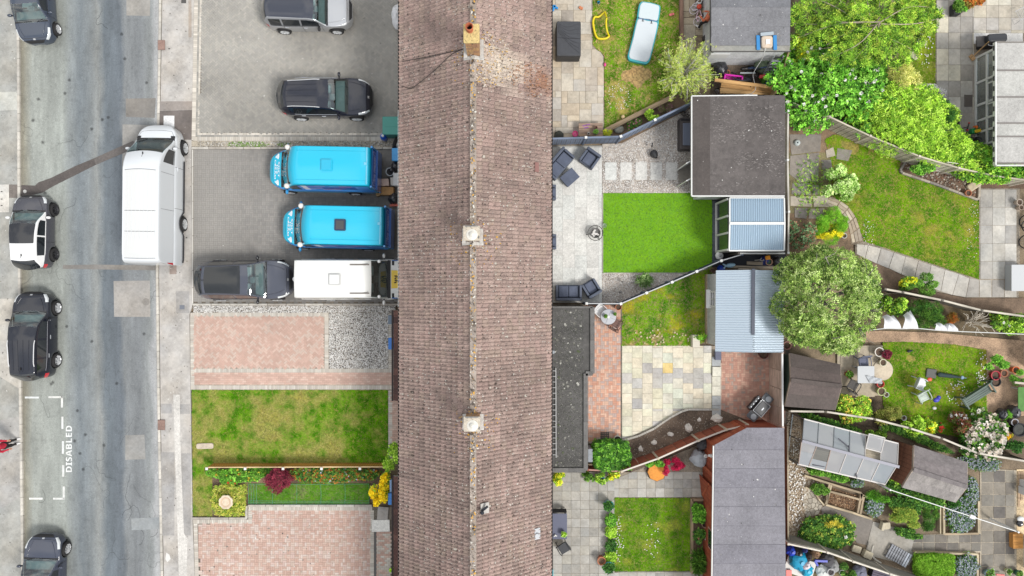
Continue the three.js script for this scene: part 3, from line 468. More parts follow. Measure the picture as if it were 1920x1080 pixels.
function canopy(v0,v1,label){
const y0=2.5,y1=2.95,x1=XL+0.3,x0=P(737.5,540,y0).x,za=P(0,v0,y0).z,zb=P(0,v1,y0).z,t=thing('porch_canopy',label,'canopy',[x0,0,(za+zb)/2],0,'tiled porch canopies along the front of the terrace'),l=zb-za,dx=x1-x0;
const ang=Math.atan2(y1-y0,dx),m=[C(96,66,60,{map:T.tile}),C(110,78,70,{map:T.tile}),C(84,60,56,{map:T.tile})];
mesh('soffit',bx(dx,0.05,l,dx/2,y0-0.1,0),C(226,222,214),t);
for(let k=0;k*0.3<l;k++)for(let c=0;c*0.28<dx;c++){const len=Math.min(0.32,dx-c*0.28);mesh('roof_tile',bx(len,0.025,Math.min(0.295,l-k*0.3),c*0.28+len/2,y0+(c*0.28)*Math.tan(ang),-l/2+k*0.3+0.15,0,0,ang-0.05),pick(m),t);}
mesh('gutter',bx(0.07,0.07,l,-0.05,y0-0.08,0),C(60,50,50),t);
for(const s of[-1,1])mesh('bracket',bar([0.1,y0-0.1,s*(l/2-0.2)],[dx,y0-0.8,s*(l/2-0.2)],0.07),C(226,222,214),t);
}
canopy(582,752,'dark brown tiled porch canopy beside the black and white gravel square');canopy(893,1180,'dark brown tiled porch canopy beside the lower pink drive');
// vehicles
function curve(pts){
const n=pts.length,d=[],m=[];for(let i=0;i<n-1;i++)d.push((pts[i+1][1]-pts[i][1])/(pts[i+1][0]-pts[i][0]));
for(let i=0;i<n;i++)m.push(i===0?d[0]:i===n-1?d[n-2]:d[i-1]*d[i]<=0?0:2/(1/d[i-1]+1/d[i]));
return(f)=>{if(f<=pts[0][0])return pts[0][1];if(f>=pts[n-1][0])return pts[n-1][1];let i=0;while(f>pts[i+1][0])i++;const h=pts[i+1][0]-pts[i][0],t=(f-pts[i][0])/h,a=t*t,b=a*t;return(2*b-3*a+1)*pts[i][1]+(b-2*a+t)*h*m[i]+(-2*b+3*a)*pts[i+1][1]+(b-a)*h*m[i+1];};
}
function patch(fn,f0,f1,s0,s1,nf,ns,off=0){
const pos=[],uv=[],idx=[],e=1e-3,a=V(0,0,0),b=V(0,0,0);
for(let i=0;i<=nf;i++)for(let j=0;j<=ns;j++){
const f=lerp(f0,f1,i/nf),s=lerp(s0,s1,j/ns),p=fn(f,s);
if(off){a.copy(fn(f+e,s)).sub(fn(f-e,s));b.copy(fn(f,s+e)).sub(fn(f,s-e));const n=b.clone().cross(a).normalize();if(n.y<-0.2||(Math.abs(n.y)<=0.2&&n.z*p.z<0&&Math.abs(p.z)>0.3))n.negate();if(Math.abs(s)>0.25&&n.z*p.z<-0.02&&Math.abs(n.z)>0.5)n.negate();p.addScaledVector(n,off);}
pos.push(p.x,p.y,p.z);uv.push(j/ns,i/nf);
}
for(let i=0;i<nf;i++)for(let j=0;j<ns;j++){const k=i*(ns+1)+j;idx.push(k,k+ns+1,k+1,k+1,k+ns+1,k+ns+2);}
const g=new THREE.BufferGeometry();g.setAttribute('position',new THREE.Float32BufferAttribute(pos,3));g.setAttribute('uv',new THREE.Float32BufferAttribute(uv,2));g.setIndex(idx);g.computeVertexNormals();return g;
}
const paintOf=(r,g,b,o={})=>{const dark=(r+g+b)<230?0.4:(r+g+b)<340?0.72:1;return mat(A(r,g,b,dark),{roughness:dark<1?0.22:0.4,clearcoat:1,clearcoatRoughness:0.03,specularIntensity:dark<1?0.3:0.6,...o,...(dark<1?{metalness:0}:{})});};
const glassDark=mat(new THREE.Color(0.012,0.015,0.018),{roughness:0.06,clearcoat:1,clearcoatRoughness:0.03}),windGlass=new THREE.MeshPhysicalMaterial({color:new THREE.Color(0.74,0.9,0.89),transmission:1,thickness:0,roughness:0.04,ior:2.1,side:THREE.DoubleSide});
const trim=C(38,38,40,{roughness:0.7}),rubber=C(44,43,44,{roughness:0.9}),alloy=C(226,228,230,{roughness:0.35,metalness:0.3}),alloyDark=C(70,70,74,{roughness:0.4,metalness:0.4}),lampGlass=mat(A(226,230,232),{roughness:0.12,clearcoat:1}),redLamp=mat(A(214,34,48),{roughness:0.15,clearcoat:1}),cabinPale=C(100,114,116,{map:T.cloth}),cabinShade=C(66,72,72,{map:T.cloth}),cabinMid=C(160,172,174,{map:T.cloth}),chrome=C(220,222,226,{metalness:0.6,roughness:0.25}),white=C(248,248,248,{roughness:0.5}),seam=C(30,30,34,{roughness:0.8});
const wheelShapes=new Map();
function wheel(parent,x,z,r,rim=alloy,spokes=5){
const key=r+':'+spokes;if(!wheelShapes.has(key)){
const w=0.105,tyre=new THREE.LatheGeometry([[r*0.66,-w],[r*0.9,-w],[r*0.98,-w*0.75],[r,-w*0.4],[r,w*0.4],[r*0.98,w*0.75],[r*0.9,w],[r*0.68,w*0.94],[r*0.66,w*0.5]].map(([a,b])=>new THREE.Vector2(a,b)),28).rotateX(Math.PI/2);
const g=[new THREE.LatheGeometry([[0,w*0.35],[r*0.5,w*0.2],[r*0.6,w*0.45],[r*0.66,w*0.96],[r*0.695,w*0.96]].map(([a,b])=>new THREE.Vector2(a,b)),28).rotateX(Math.PI/2)],dark=[];
for(let i=0;i<spokes;i++){const a=i/spokes*6.283;g.push(bar([Math.cos(a)*0.03,Math.sin(a)*0.03,w*0.86],[Math.cos(a)*r*0.64,Math.sin(a)*r*0.64,w*0.93],r*0.19,0.03));dark.push(new THREE.CircleGeometry(r*0.13,10).translate(Math.cos(a+3.1416/spokes)*r*0.44,Math.sin(a+3.1416/spokes)*r*0.44,w*0.4));}
g.push(cyl(r*0.16,r*0.14,0.02,0,0,0,14).rotateX(Math.PI/2).translate(0,0,w*0.9));
wheelShapes.set(key,[tyre,mrg(g),mrg(dark)]);
}
const[a,b,c]=wheelShapes.get(key),o=new THREE.Group();o.name='wheel';o.position.set(x,r,z);if(z<0)o.rotation.y=Math.PI;parent.add(o);
mesh('tyre',a,rubber,o);mesh('rim',b,rim,o);mesh('rim_gaps',c,seam,o);return o;
}
function vehicle(s){
const{L,W,H,van=false}=s,t=thing(s.name,s.label,s.cat??'car',s.pos,s.turn,s.group);
const wr=s.wheelR??0.33,[wf,wb]=s.wheels??[0.19,0.8],X=(f)=>L/2-f*L,pm=s.paint,roofPaint=s.roofPaint??pm;
const Wc=curve((s.plan??[[0,0.36],[0.012,0.56],[0.04,0.76],[0.09,0.9],[0.17,0.975],[0.3,1],[0.7,1],[0.86,0.965],[0.94,0.89],[0.98,0.76],[0.994,0.62],[1,0.46]]).map(([f,w])=>[f,w*W/2]));
const D=curve(s.deck),top=curve(s.top),[fc,fw]=s.screen,[frr,fr]=s.rear,Tmax=H,rock=s.rocker??0.24,taper=s.taper??0.74;
const low=(f)=>{let y=rock+(f<0.03?(0.03-f)*4:0)+(f>0.97?(f-0.97)*5:0);for(const w of[wf,wb]){const q=(wr*1.2)**2-(X(f)-X(w))**2;if(q>0)y=Math.max(y,wr*0.95+Math.sqrt(q));}return y;};
const secW=curve([[0,0.93],[0.12,0.985],[0.3,1],[0.45,0.99],[0.58,0.955],[0.66,0.9],[0.8,0.58],[1,0]]),secH=curve([[0,0],[0.12,0.14],[0.3,0.5],[0.45,0.78],[0.58,0.94],[0.66,0.985],[0.8,1],[1,1]]);
const crown=s.crown??0.045;
const body=(f,q)=>{f=clamp(f);const k=1-Math.abs(q),b=low(f),d=D(f),w=Wc(f);return V(X(f),b+(d-b)*secH(k)+crown*smooth(0.55,1,k)*smooth(0,0.08,f),Math.sign(q)*w*secW(k));};
const cabin=(f,q)=>{
const k=1-Math.abs(q),d=D(f)-0.02,T1=Math.max(top(f),d+0.001),h=clamp((T1-d)/(Tmax-D(0.5))),Wb=Wc(f)*0.945,We=lerp(Wb,Math.min(Wb,W/2*taper*(van?1:lerp(1,0.85,smooth(0.45,0.95,f)))),h);
const pw=[[0,Wb],[0.08,Wb],[0.42,lerp(Wb,We,0.8)],[0.5,We],[0.56,We*0.955],[0.75,We*0.6],[1,0]],ph=[[0,0],[0.08,0.05],[0.42,0.82],[0.5,0.955],[0.56,0.995],[0.75,1],[1,1]];
const at=(p)=>{let i=0;while(i<p.length-2&&k>p[i+1][0])i++;return lerp(p[i][1],p[i+1][1],clamp((k-p[i][0])/(p[i+1][0]-p[i][0])));};
const zz=Math.sign(q)*at(pw),bow=(s.bow??0.17)*(1-2*clamp((f-fc)/(fr-fc)))*(van&&f>0.5?0.15:1);return V(X(f)+bow*(1-(zz/Wb)**2),d+(T1-d)*at(ph)+(s.roofCrown??0.05)*smooth(0.5,1,k)*h,zz);
};
const side=(q0,q1,f0,f1,nf,ns,off)=>[patch(body,f0,f1,q0,q1,nf,ns,off),patch(body,f0,f1,-q0,-q1,nf,ns,off)];
mesh('body',mrg([patch(body,0,fc,-1,1,36,40),...(fr<0.995?[patch(body,fr,1,-1,1,16,40)]:[]),...side(0.33,1,fc,fr,90,16)]),pm,t);
{const p=[];for(const f of[0,1]){for(let j=0;j<24;j++){const a=body(f,-1+j/12),b=body(f,-1+(j+1)/12);p.push(X(f),lerp(low(f),D(f),0.5),0,a.x,a.y,a.z,b.x,b.y,b.z);}}const g=new THREE.BufferGeometry();g.setAttribute('position',new THREE.Float32BufferAttribute(p,3));g.computeVertexNormals();mesh('bumper',g,s.bumper??pm,t);}
mesh('underbody',bx(L*0.9,0.2,W*0.72,0,0.22,0),trim,t);
mesh('wheel_arch',mrg([wf,wb].flatMap((w)=>[1,-1].map((z)=>bx(wr*2.3,wr*1.9,0.24,X(w),0.12,z*(W/2-0.27))))),seam,t);
const cab=(f0,f1,q0,q1,nf,ns,off=0,both=true)=>mrg(both?[patch(cabin,f0,f1,q0,q1,nf,ns,off),patch(cabin,f0,f1,-q0,-q1,nf,ns,off)]:[patch(cabin,f0,f1,q0,q1,nf,ns,off)]);
mesh('pillars',cab(fc,fr,0.43,1,60,18),s.pillarPaint??pm,t);
mesh('windscreen',cab(fc+0.004,fw,-0.44,0.44,14,22,0,false),windGlass,t);
for(const[a,b,m]of s.roofParts??[[fw,frr,roofPaint]])mesh('roof',cab(a,b,-0.44,0.44,20,24,m===roofPaint?0:0.004,false),m,t);
if(s.roofParts)mesh('roof_frame',cab(fw,frr,-0.44,0.44,20,24,-0.006,false),pm,t);
if(van)mesh('rear_doors',cab(frr,fr,-0.44,0.44,6,24,0,false),pm,t);else mesh('rear_window',cab(frr,fr-0.006,-0.43,0.43,10,22,0,false),glassDark,t);
for(const[a,b]of s.windows)for(const z of[1,-1])mesh('side_window',patch(cabin,a,b,z*0.59,z*0.9,14,8,0.006),glassDark,t);
mesh('window_trim',mrg([1,-1].map((z)=>tube(Array.from({length:14},(_,i)=>cabin(lerp(s.windows[0][0],s.windows.at(-1)[1],i/13),z*0.92).add(V(0,0,z*0.012))),0.012,5))),s.trimMat??seam,t);
mesh('cowl',patch(body,fc-0.022,fc+0.012,-0.36,0.36,3,16,0.012),trim,t);
mesh('wiper',mrg([0.08,-0.24].map((z)=>{const a=cabin(fc+0.012,z*1.1+0.12),b=cabin(fc+0.02,z-0.1);return bar(a.add(V(0,0.02,0)),b.add(V(0.0,0.03,0)),0.025,0.015);})),seam,t);
if(!s.noInterior){
const cabinDark=van?cabinShade:cabinPale,fs=s.seatF??(fw+0.12),d=D(fc+0.05);
mesh('cabin_floor',bx((fr-fc)*L*0.9,0.06,W*0.8,X((fc+fr)/2),d-0.5,0),cabinDark,t);
mesh('dashboard',mrg([rbx((fw-fc)*L*(van?0.7:0.62),0.18,W*0.82,0.06,X(fc+(fw-fc)*(van?0.42:0.34)),d-0.17,0),rbx(0.25,0.25,0.3,0.04,X(fw)+0.1,d-0.3,0)]),cabinDark,t);
const wx=X(fw)+0.12+(s.wheelX??0),o=mesh('steering_wheel',new THREE.TorusGeometry(0.18,0.022,6,20).rotateY(Math.PI/2).rotateZ(-0.5).translate(wx,d+0.02,W*0.21),seam,t);
for(const z of[1,-1])mesh('seat',mrg([rbx(0.5,0.14,0.48,0.06,X(fs)+0.25,d-0.42,z*W*0.21),rbx(0.14,0.62,0.48,0.05,X(fs),d-0.35,z*W*0.21,0,0,0.25),rbx(0.1,0.18,0.26,0.04,X(fs)-0.16,d+0.26,z*W*0.21)]),cabinMid,t);
if(!van)mesh('rear_seat',rbx(0.2,0.6,W*0.72,0.06,X(fs+0.24),d-0.4,0,0,0,0.25),cabinMid,t);
}
const[h0,h1,a0,a1]=s.head??[0.03,0.12,0.31,0.5],[b0,b1,c0,c1]=s.tail??[0.935,0.985,0.42,0.62];
for(const z of[1,-1]){mesh('headlight',patch(body,h0,h1,z*a0,z*a1,8,8,0.008),lampGlass,t);mesh('tail_light',patch(van?cabin:body,b0,b1,z*c0,z*c1,8,8,0.01),redLamp,t);}
if(!s.noGrille)mesh('grille',patch(body,0.004,0.028,-0.3,0.3,4,16,0.012),s.grilleMat??trim,t);
if(s.badge !==false)mesh('badge',patch(body,0.03,0.045,-0.03,0.03,3,4,0.012),chrome,t);
const gaps=[[[0.06,0.3],[0.1,0.34],[fc-0.02,0.385]].map(([f,q])=>[f,q])];
const line=(fn,pts,r=0.007)=>tube(pts.map(([f,q])=>fn(f,q).add(V(0,0.002,Math.abs(q)>0.4?Math.sign(q)*0.002:0))),r,4);
const gl=[line(body,[[0.055,-0.3],[0.048,-0.15],[0.046,0],[0.048,0.15],[0.055,0.3]])];
for(const z of[1,-1]){gl.push(line(body,gaps[0].map(([f,q])=>[f,q*z])));for(const f of s.doors??[fc+0.05,0.55,0.76])gl.push(line(body,[0.36,0.46,0.6,0.75,0.9].map((q)=>[f,q*z])));}
mesh('panel_gaps',mrg(gl),seam,t);
if(!van)for(const z of[1,-1])mesh('bonnet_crease',line(body,[[0.07,0.2],[0.13,0.235],[fc-0.03,0.27]].map(([f,q])=>[f,q*z]),0.022),pm,t);
for(const f of s.handles??[0.52,0.73])for(const z of[1,-1]){const p=body(f,z*0.56);mesh('door_handle',rbx(0.2,0.03,0.05,0.015,p.x,p.y,p.z),s.handleMat??pm,t);}
const mf=s.mirrorF??fc+0.075,my=s.mirrorY??0.06;
for(const z of[1,-1]){const p=cabin(mf,z*0.9);const o=new THREE.Group();o.name='door_mirror';o.position.set(p.x,p.y+my,p.z);t.add(o);mesh('mirror_shell',ball(0.12,0,0,z*0.17,0.62,0.75,1.0),s.mirrorMat??pm,o);mesh('mirror_arm',bar([0,-0.06,z*0.0],[0,-0.03,z*0.12],0.07,0.04),trim,o);}
for(const[f,fl]of[[wf,1],[wb,1]])for(const z of[1,-1])wheel(t,X(f),z*(W/2-0.075),wr,s.rim??alloy,s.spokes??5);
if(s.antenna){const p=cabin(s.antenna,0);mesh('antenna',mrg([bx(0.12,0.05,0.03,p.x,p.y,p.z),bar(p,p.clone().add(V(-0.18,0.12,0)),0.012)]),seam,t);}
if(s.rails)mesh('roof_rails',mrg([1,-1].map((z)=>tube(Array.from({length:8},(_,i)=>cabin(lerp(s.rails[0],s.rails[1],i/7),z*0.47).add(V(0,i===0||i===7?0.0:0.045,0))),0.02,6))),s.railMat??alloy,t);
if(s.ribs)for(const q of s.ribs[2])mesh('roof_rib',tube(Array.from({length:6},(_,i)=>cabin(lerp(s.ribs[0],s.ribs[1],i/5),q).add(V(0,0.004,0))),0.012,4),roofPaint,t);
return Object.assign(t,{surf:{body,cabin,X,D,line}});
}
const hatchDeck=(b,c)=>[[0,b*0.62],[0.015,b*0.76],[0.06,b*0.88],[c,b],[0.6,b*1.03],[0.9,b*1.06],[0.965,b*1.0],[0.99,b*0.85],[1,b*0.7]];
vehicle({name:'hatchback',label:'dark blue hatchback facing down the picture at the top end of the left kerb',pos:[-23.45,0,-14.0],turn:-Math.PI/2+0.07,L:4.0,W:1.74,H:1.5,wheelR:0.31,paint:paintOf(80,90,108),deck:hatchDeck(0.95,0.25),top:[[0.2,0.9],[0.25,0.96],[0.43,1.43],[0.6,1.5],[0.85,1.42],[0.99,0.95]],screen:[0.25,0.43],rear:[0.86,0.985],windows:[[0.35,0.55],[0.57,0.76],[0.78,0.88]],head:[0.03,0.16,0.33,0.52],spokes:7,handleMat:trim});
vehicle({name:'hatchback',label:'small dark grey hatchback with a white rear roof and white mirrors at the left kerb',pos:[-23.5,0,-2.75],turn:Math.PI/2,L:3.62,W:1.74,H:1.48,wheelR:0.32,paint:paintOf(92,92,100,{metalness:0.4}),pillarPaint:paintOf(244,244,244),deck:hatchDeck(0.95,0.25),top:[[0.2,0.9],[0.24,0.95],[0.42,1.4],[0.58,1.48],[0.86,1.4],[0.985,0.95]],screen:[0.24,0.42],rear:[0.87,0.98],roofParts:[[0.425,0.66,paintOf(62,64,72)],[0.665,0.868,paintOf(248,248,248)]],windows:[[0.36,0.56],[0.58,0.82]],mirrorMat:paintOf(246,246,246),rim:alloyDark,trimMat:paintOf(240,240,240),antenna:0.8,handles:[0.58],doors:[0.29,0.64]});
vehicle({name:'estate_car',label:'black estate car with silver roof rails and red tail lights at the left kerb',pos:[-23.4,0,2.3],turn:Math.PI/2,L:4.25,W:1.82,H:1.66,wheelR:0.35,paint:paintOf(54,58,74),deck:[[0,0.7],[0.015,0.82],[0.06,0.94],[0.24,1.04],[0.6,1.07],[0.95,1.1],[0.98,1.0],[1,0.75]],top:[[0.2,1.0],[0.25,1.06],[0.41,1.55],[0.55,1.66],[0.9,1.6],[0.99,1.1]],screen:[0.25,0.41],rear:[0.9,0.985],windows:[[0.34,0.53],[0.55,0.74],[0.76,0.9]],rails:[0.55,0.83],railMat:C(236,236,238),tail:[0.93,0.99,0.4,0.6],head:[0.03,0.12,0.31,0.5],ribs:[0.55,0.86,[-0.25,-0.08,0.08,0.25]],antenna:0.84,spokes:6,handleMat:chrome,trimMat:C(150,150,156)});
vehicle({name:'hatchback',label:'black hatchback at the bottom end of the left kerb below the disabled bay',pos:[-22.95,0,14.2],turn:Math.PI/2-0.03,L:4.25,W:1.8,H:1.48,wheelR:0.34,paint:paintOf(82,88,106),deck:hatchDeck(0.93,0.27),top:[[0.22,0.9],[0.27,0.94],[0.45,1.4],[0.6,1.48],[0.85,1.4],[0.99,0.95]],screen:[0.27,0.45],rear:[0.86,0.985],windows:[[0.38,0.57],[0.59,0.78]],spokes:10,head:[0.03,0.15,0.32,0.52]});
vehicle({name:'estate_car',label:'silver estate car with a black roof at the top of the upper grey drive',pos:[-9.95,G,-13.55],turn:0,L:4.25,W:1.8,H:1.46,wheelR:0.33,paint:paintOf(196,198,202,{metalness:0.55}),deck:[[0,0.62],[0.02,0.76],[0.06,0.88],[0.28,0.98],[0.6,1.0],[0.92,1.0],[0.97,0.95],[1,0.7]],top:[[0.24,0.92],[0.28,0.98],[0.42,1.38],[0.52,1.44],[0.9,1.42],[0.985,1.0]],screen:[0.28,0.42],rear:[0.915,0.98],roofPaint:paintOf(70,74,88,{metalness:0.2}),windows:[[0.36,0.55],[0.57,0.76],[0.78,0.91]],head:[0.055,0.105,0.34,0.45],pillarPaint:paintOf(172,174,178,{metalness:0.5}),handleMat:chrome,mirrorMat:trim});
vehicle({name:'suv',label:'black suv with silver roof rails on the upper grey drive',pos:[-9.05,G,-9.27],turn:0.0,L:4.48,W:1.86,H:1.64,wheelR:0.36,paint:paintOf(54,57,76),deck:[[0,0.66],[0.015,0.8],[0.06,0.95],[0.24,1.06],[0.6,1.1],[0.93,1.12],[0.97,1.05],[1,0.8]],top:[[0.24,1.0],[0.27,1.08],[0.45,1.56],[0.56,1.64],[0.86,1.58],[0.985,1.15]],screen:[0.27,0.45],rear:[0.89,0.985],windows:[[0.37,0.56],[0.58,0.82]],rails:[0.53,0.86],ribs:[0.56,0.86,[-0.27,-0.09,0.09,0.27]],handleMat:chrome,trimMat:chrome,tail:[0.92,0.985,0.42,0.62],head:[0.03,0.14,0.33,0.5]});
vehicle({name:'suv',label:'dark grey coupe suv with a black glass roof behind the white checked van',pos:[-13.0,G,-0.39],turn:0.01,L:4.56,W:1.92,H:1.62,wheelR:0.38,paint:paintOf(92,96,110,{metalness:0.55}),deck:[[0,0.68],[0.015,0.82],[0.06,0.94],[0.24,1.04],[0.6,1.08],[0.94,1.1],[0.975,1.0],[1,0.8]],top:[[0.22,1.0],[0.27,1.06],[0.43,1.54],[0.56,1.62],[0.86,1.54],[0.985,1.12]],screen:[0.27,0.43],rear:[0.88,0.985],roofParts:[[0.5,0.85,paintOf(58,62,66)]],windows:[[0.36,0.56],[0.58,0.84]],antenna:0.865,handles:[],mirrorMat:paintOf(60,60,66),head:[0.03,0.14,0.34,0.5],tail:[0.95,0.99,0.4,0.56]});
const vanDeck=(b)=>[[0,b*0.68],[0.012,b*0.78],[0.05,b*0.92],[0.16,b*1.04],[0.3,b*1.12],[1,b*1.12]];
const vanPlan=[[0,0.24],[0.008,0.42],[0.03,0.62],[0.07,0.785],[0.12,0.9],[0.18,0.975],[0.26,1],[0.95,1],[1,0.985]];
const bigVan=vehicle({name:'panel_van',cat:'van',van:true,label:'long white panel van parked on the road beside the right kerb',pos:[-17.22,0,-4.53],turn:Math.PI/2-0.01,L:6.84,W:2.04,H:2.6,wheelR:0.36,wheels:[0.15,0.7],paint:paintOf(232,236,240),deck:vanDeck(1.2),top:[[0.1,1.2],[0.125,1.28],[0.235,2.2],[0.3,2.5],[0.36,2.6],[0.9,2.6],[0.965,2.55],[0.99,2.3],[1,1.4]],screen:[0.125,0.24],rear:[0.965,1],plan:[[0,0.34],[0.006,0.5],[0.02,0.68],[0.045,0.83],[0.08,0.93],[0.13,0.985],[0.2,1],[0.95,1],[1,0.985]],taper:0.84,windows:[[0.2,0.3]],head:[0.02,0.09,0.46,0.62],tail:[0.985,1.0,0.72,0.95],ribs:[0.385,0.955,[-0.36,-0.27,-0.18,-0.09,0,0.09,0.18,0.27,0.36]],handles:[0.32],doors:[0.17,0.31,0.6],mirrorF:0.19,mirrorY:0.3,spokes:9,noGrille:true,badge:false,antenna:0.26});
{const{cabin,body,line}=bigVan.surf,roofGrey=paintOf(224,225,224);
mesh('roof_panel',mrg([[0.37,0.635],[0.64,0.775],[0.78,0.955]].map(([a,b])=>patch(cabin,a,b,-0.38,0.38,10,16,0.006))),roofGrey,bigVan);
mesh('roof_seams',mrg([0.367,0.637,0.777,0.958].map((f)=>line(cabin,[-0.38,-0.2,0,0.2,0.38].map((q)=>[f,q]),0.011))),C(120,120,122),bigVan);
mesh('side_seams',mrg([-1,1].flatMap((z)=>[[0.37],[0.62]].map(([f])=>line(cabin,[0.56,0.64,0.75,0.9,0.98].map((q)=>[f,q*z]),0.008)))),C(120,122,126),bigVan);
mesh('hood_vents',mrg([-1,1].map((z)=>patch(body,0.088,0.104,z*0.26,z*0.38,4,6,0.012))),trim,bigVan);
mesh('roof_vent',cyl(0.13,0.12,0.03,cabin(0.48,0).x,2.63,0,18),white,bigVan);
mesh('side_rub_strip',mrg([-1,1].map((z)=>patch(body,0.25,0.98,z*0.8,z*0.9,30,3,0.03))),C(60,60,66,{roughness:0.6}),bigVan);}
const cyan=paintOf(0,196,232,{roughness:0.45});
function printTex(w,h,draw){const c=document.createElement('canvas');c.width=w;c.height=h;draw(c.getContext('2d'),w,h);const t=new THREE.CanvasTexture(c);t.colorSpace=THREE.SRGBColorSpace;return t;}
const dim=(t,o={})=>new THREE.MeshStandardMaterial({map:t,color:new THREE.Color(1/K,1/K,1/K),roughness:0.5,side:THREE.DoubleSide,...o});
const hoodPrint=dim(printTex(256,256,(c,w,h)=>{c.fillStyle='#fff';c.font='bold 46px sans-serif';c.textAlign='center';c.fillText('SOFT',128,60);c.fillText('ICE',128,112);c.fillText('CREAM',128,164);for(const x of[28,228]){c.beginPath();c.arc(x,70,26,Math.PI,0);c.lineTo(x,160);c.closePath();c.fill();c.strokeStyle='#0bb4e0';c.lineWidth=4;for(let i=0;i<4;i++){c.beginPath();c.moveTo(x-20+i*4,78+i*18);c.lineTo(x+20-i*4,86+i*18);c.stroke();}}}),{alphaTest:0.5});
const rearPrint=dim(printTex(512,128,(c,w,h)=>{c.fillStyle='#4258a8';c.fillRect(0,0,w,h);c.fillStyle='#1f8fd8';c.fillRect(0,0,w,20);c.strokeStyle='#c8cdf0';c.lineWidth=5;c.font='bold 74px sans-serif';c.textAlign='center';c.strokeText('ice cream',256,92);for(const x of[46,466]){c.beginPath();c.arc(x,54,26,Math.PI,0);c.lineTo(x,114);c.closePath();c.stroke();}}));
const sidePrint=dim(printTex(1024,128,(c,w,h)=>{const r=rng(77);c.fillStyle='#4f9ae4';c.fillRect(0,0,w,h);for(let i=0;i<46;i++){c.fillStyle=pick(['#2f6cc0','#9cc8f2','#d9a7cf','#e8e4f2','#3a4a9a','#1f9be0','#c06aa6'],r);c.fillRect(r()*w,18+r()*86,20+r()*110,6+r()*30);}c.fillStyle='#2a5aa8';for(const x of[230,420,640])c.fillRect(x,24,150,62);c.fillStyle='#f2eef6';c.fillRect(0,112,w,10);}));
function iceVan(o,hatch){
const t=vehicle({name:'ice_cream_van',cat:'van',van:true,L:5.28,W:2.0,H:2.62,wheelR:0.33,wheels:[0.17,0.78],paint:cyan,deck:vanDeck(1.12),top:[[0.12,1.1],[0.16,1.2],[0.275,2.2],[0.32,2.5],[0.37,2.6],[0.93,2.62],[0.975,2.58],[0.985,2.4],[1,1.4]],screen:[0.155,0.28],rear:[0.975,1],plan:vanPlan,taper:0.9,windows:[[0.24,0.36]],ribs:[0.36,0.95,[-0.33,0.33]],mirrorF:0.2,mirrorY:0.15,handles:[],doors:[0.18,0.32],badge:false,head:[0.02,0.1,0.46,0.62],tail:[0.987,1.0,0.75,0.95],noGrille:true,mirrorMat:paintOf(40,150,214),...o});
const{cabin,body,X}=t.surf;
mesh('hood_print',patch(body,0.035,0.125,0.34,-0.34,10,20,0.014),hoodPrint,t);
mesh('side_print',patch(cabin,0.34,0.965,-0.6,-0.97,30,8,0.012),sidePrint,t);mesh('side_print',patch(cabin,0.34,0.965,0.6,0.97,30,8,0.012),sidePrint,t);
mesh('lower_print',mrg([1,-1].map((z)=>patch(body,0.06,0.99,z*0.36,z*0.62,40,6,0.012))),paintOf(70,150,226),t);
const w=1.72,rx=X(1)-0.16;
mesh('serving_rear',bx(0.16,1.0,1.86,rx+0.1,0.55,0),paintOf(62,110,190),t);
const g=new THREE.PlaneGeometry(w,1.0);g.rotateZ(Math.PI/2);g.rotateY(-Math.PI/2);const q=g.attributes.position;for(let i=0;i<q.count;i++)q.setX(i,X(1)-0.02-(q.getY(i)<0?0.16:0));g.translate(0,1.75,0);g.computeVertexNormals();
const g2=new THREE.BufferGeometry();{const a=[[X(1)-0.004,2.4,-w/2],[X(1)-0.004,2.4,w/2],[X(1)-0.05,1.05,w/2],[X(1)-0.05,1.05,-w/2]];g2.setAttribute('position',new THREE.Float32BufferAttribute(a.flat(),3));g2.setAttribute('uv',new THREE.Float32BufferAttribute([0,1,1,1,1,0,0,0],2));g2.setIndex([0,1,2,0,2,3]);g2.computeVertexNormals();}
mesh('rear_print',g2,rearPrint,t);
mesh('rear_frame',mrg([bar([X(1)-0.05,1.05,-w/2-0.06],[X(1),2.45,-w/2-0.06],0.08),bar([X(1)-0.05,1.05,w/2+0.06],[X(1),2.45,w/2+0.06],0.08),bar([X(1)-0.05,1.02,-w/2-0.1],[X(1)-0.05,1.02,w/2+0.1],0.06),bar([X(1)-0.07,0.55,-w/2-0.1],[X(1)-0.07,0.55,w/2+0.1],0.08,0.16)]),paintOf(64,150,220),t);
mesh('rear_skirt',bx(0.06,0.6,w+0.16,X(1)-0.03,0.42,0),paintOf(78,96,168),t);
mesh('roof_edge',mrg([bx(0.05,0.03,1.7,X(0.968),2.63,0),bx(0.14,0.06,0.12,X(0.96),2.64,0.1)]),paintOf(120,210,240),t);
for(const z of[1,-1]){const p=cabin(0.26,z*0.49);mesh('loudspeaker',mrg([ball(0.13,p.x+0.1,p.y+0.02,p.z,1,0.9,1,16),cyl(0.09,0.1,0.1,p.x+0.1,p.y-0.16,p.z,14)]),C(244,238,232,{roughness:0.4}),t);}
const c=cabin(0.62,0);mesh('roof_hatch',mrg([rbx(0.52,0.09,0.54,0.05,c.x,c.y-0.01,0)]),hatch?paintOf(36,66,120):cyan,t);
mesh('hatch_lid',hatch?mrg([bx(0.36,0.02,0.38,c.x,c.y+0.082,0)]):rbx(0.44,0.03,0.46,0.05,c.x,c.y+0.075,0),hatch?glassDark:paintOf(20,186,224),t);
const a=cabin(0.285,-0.4);mesh('aerial_base',bx(0.16,0.04,0.08,a.x,a.y,a.z),trim,t);
return t;
}
iceVan({label:'cyan ice cream van with a plain cyan roof hatch, the upper of the two',pos:[-9.18,G,-5.68],turn:Math.PI-0.02},false);
iceVan({label:'cyan ice cream van with a dark glass roof hatch, the lower of the two',pos:[-8.55,G,-2.92],turn:Math.PI-0.022},true);
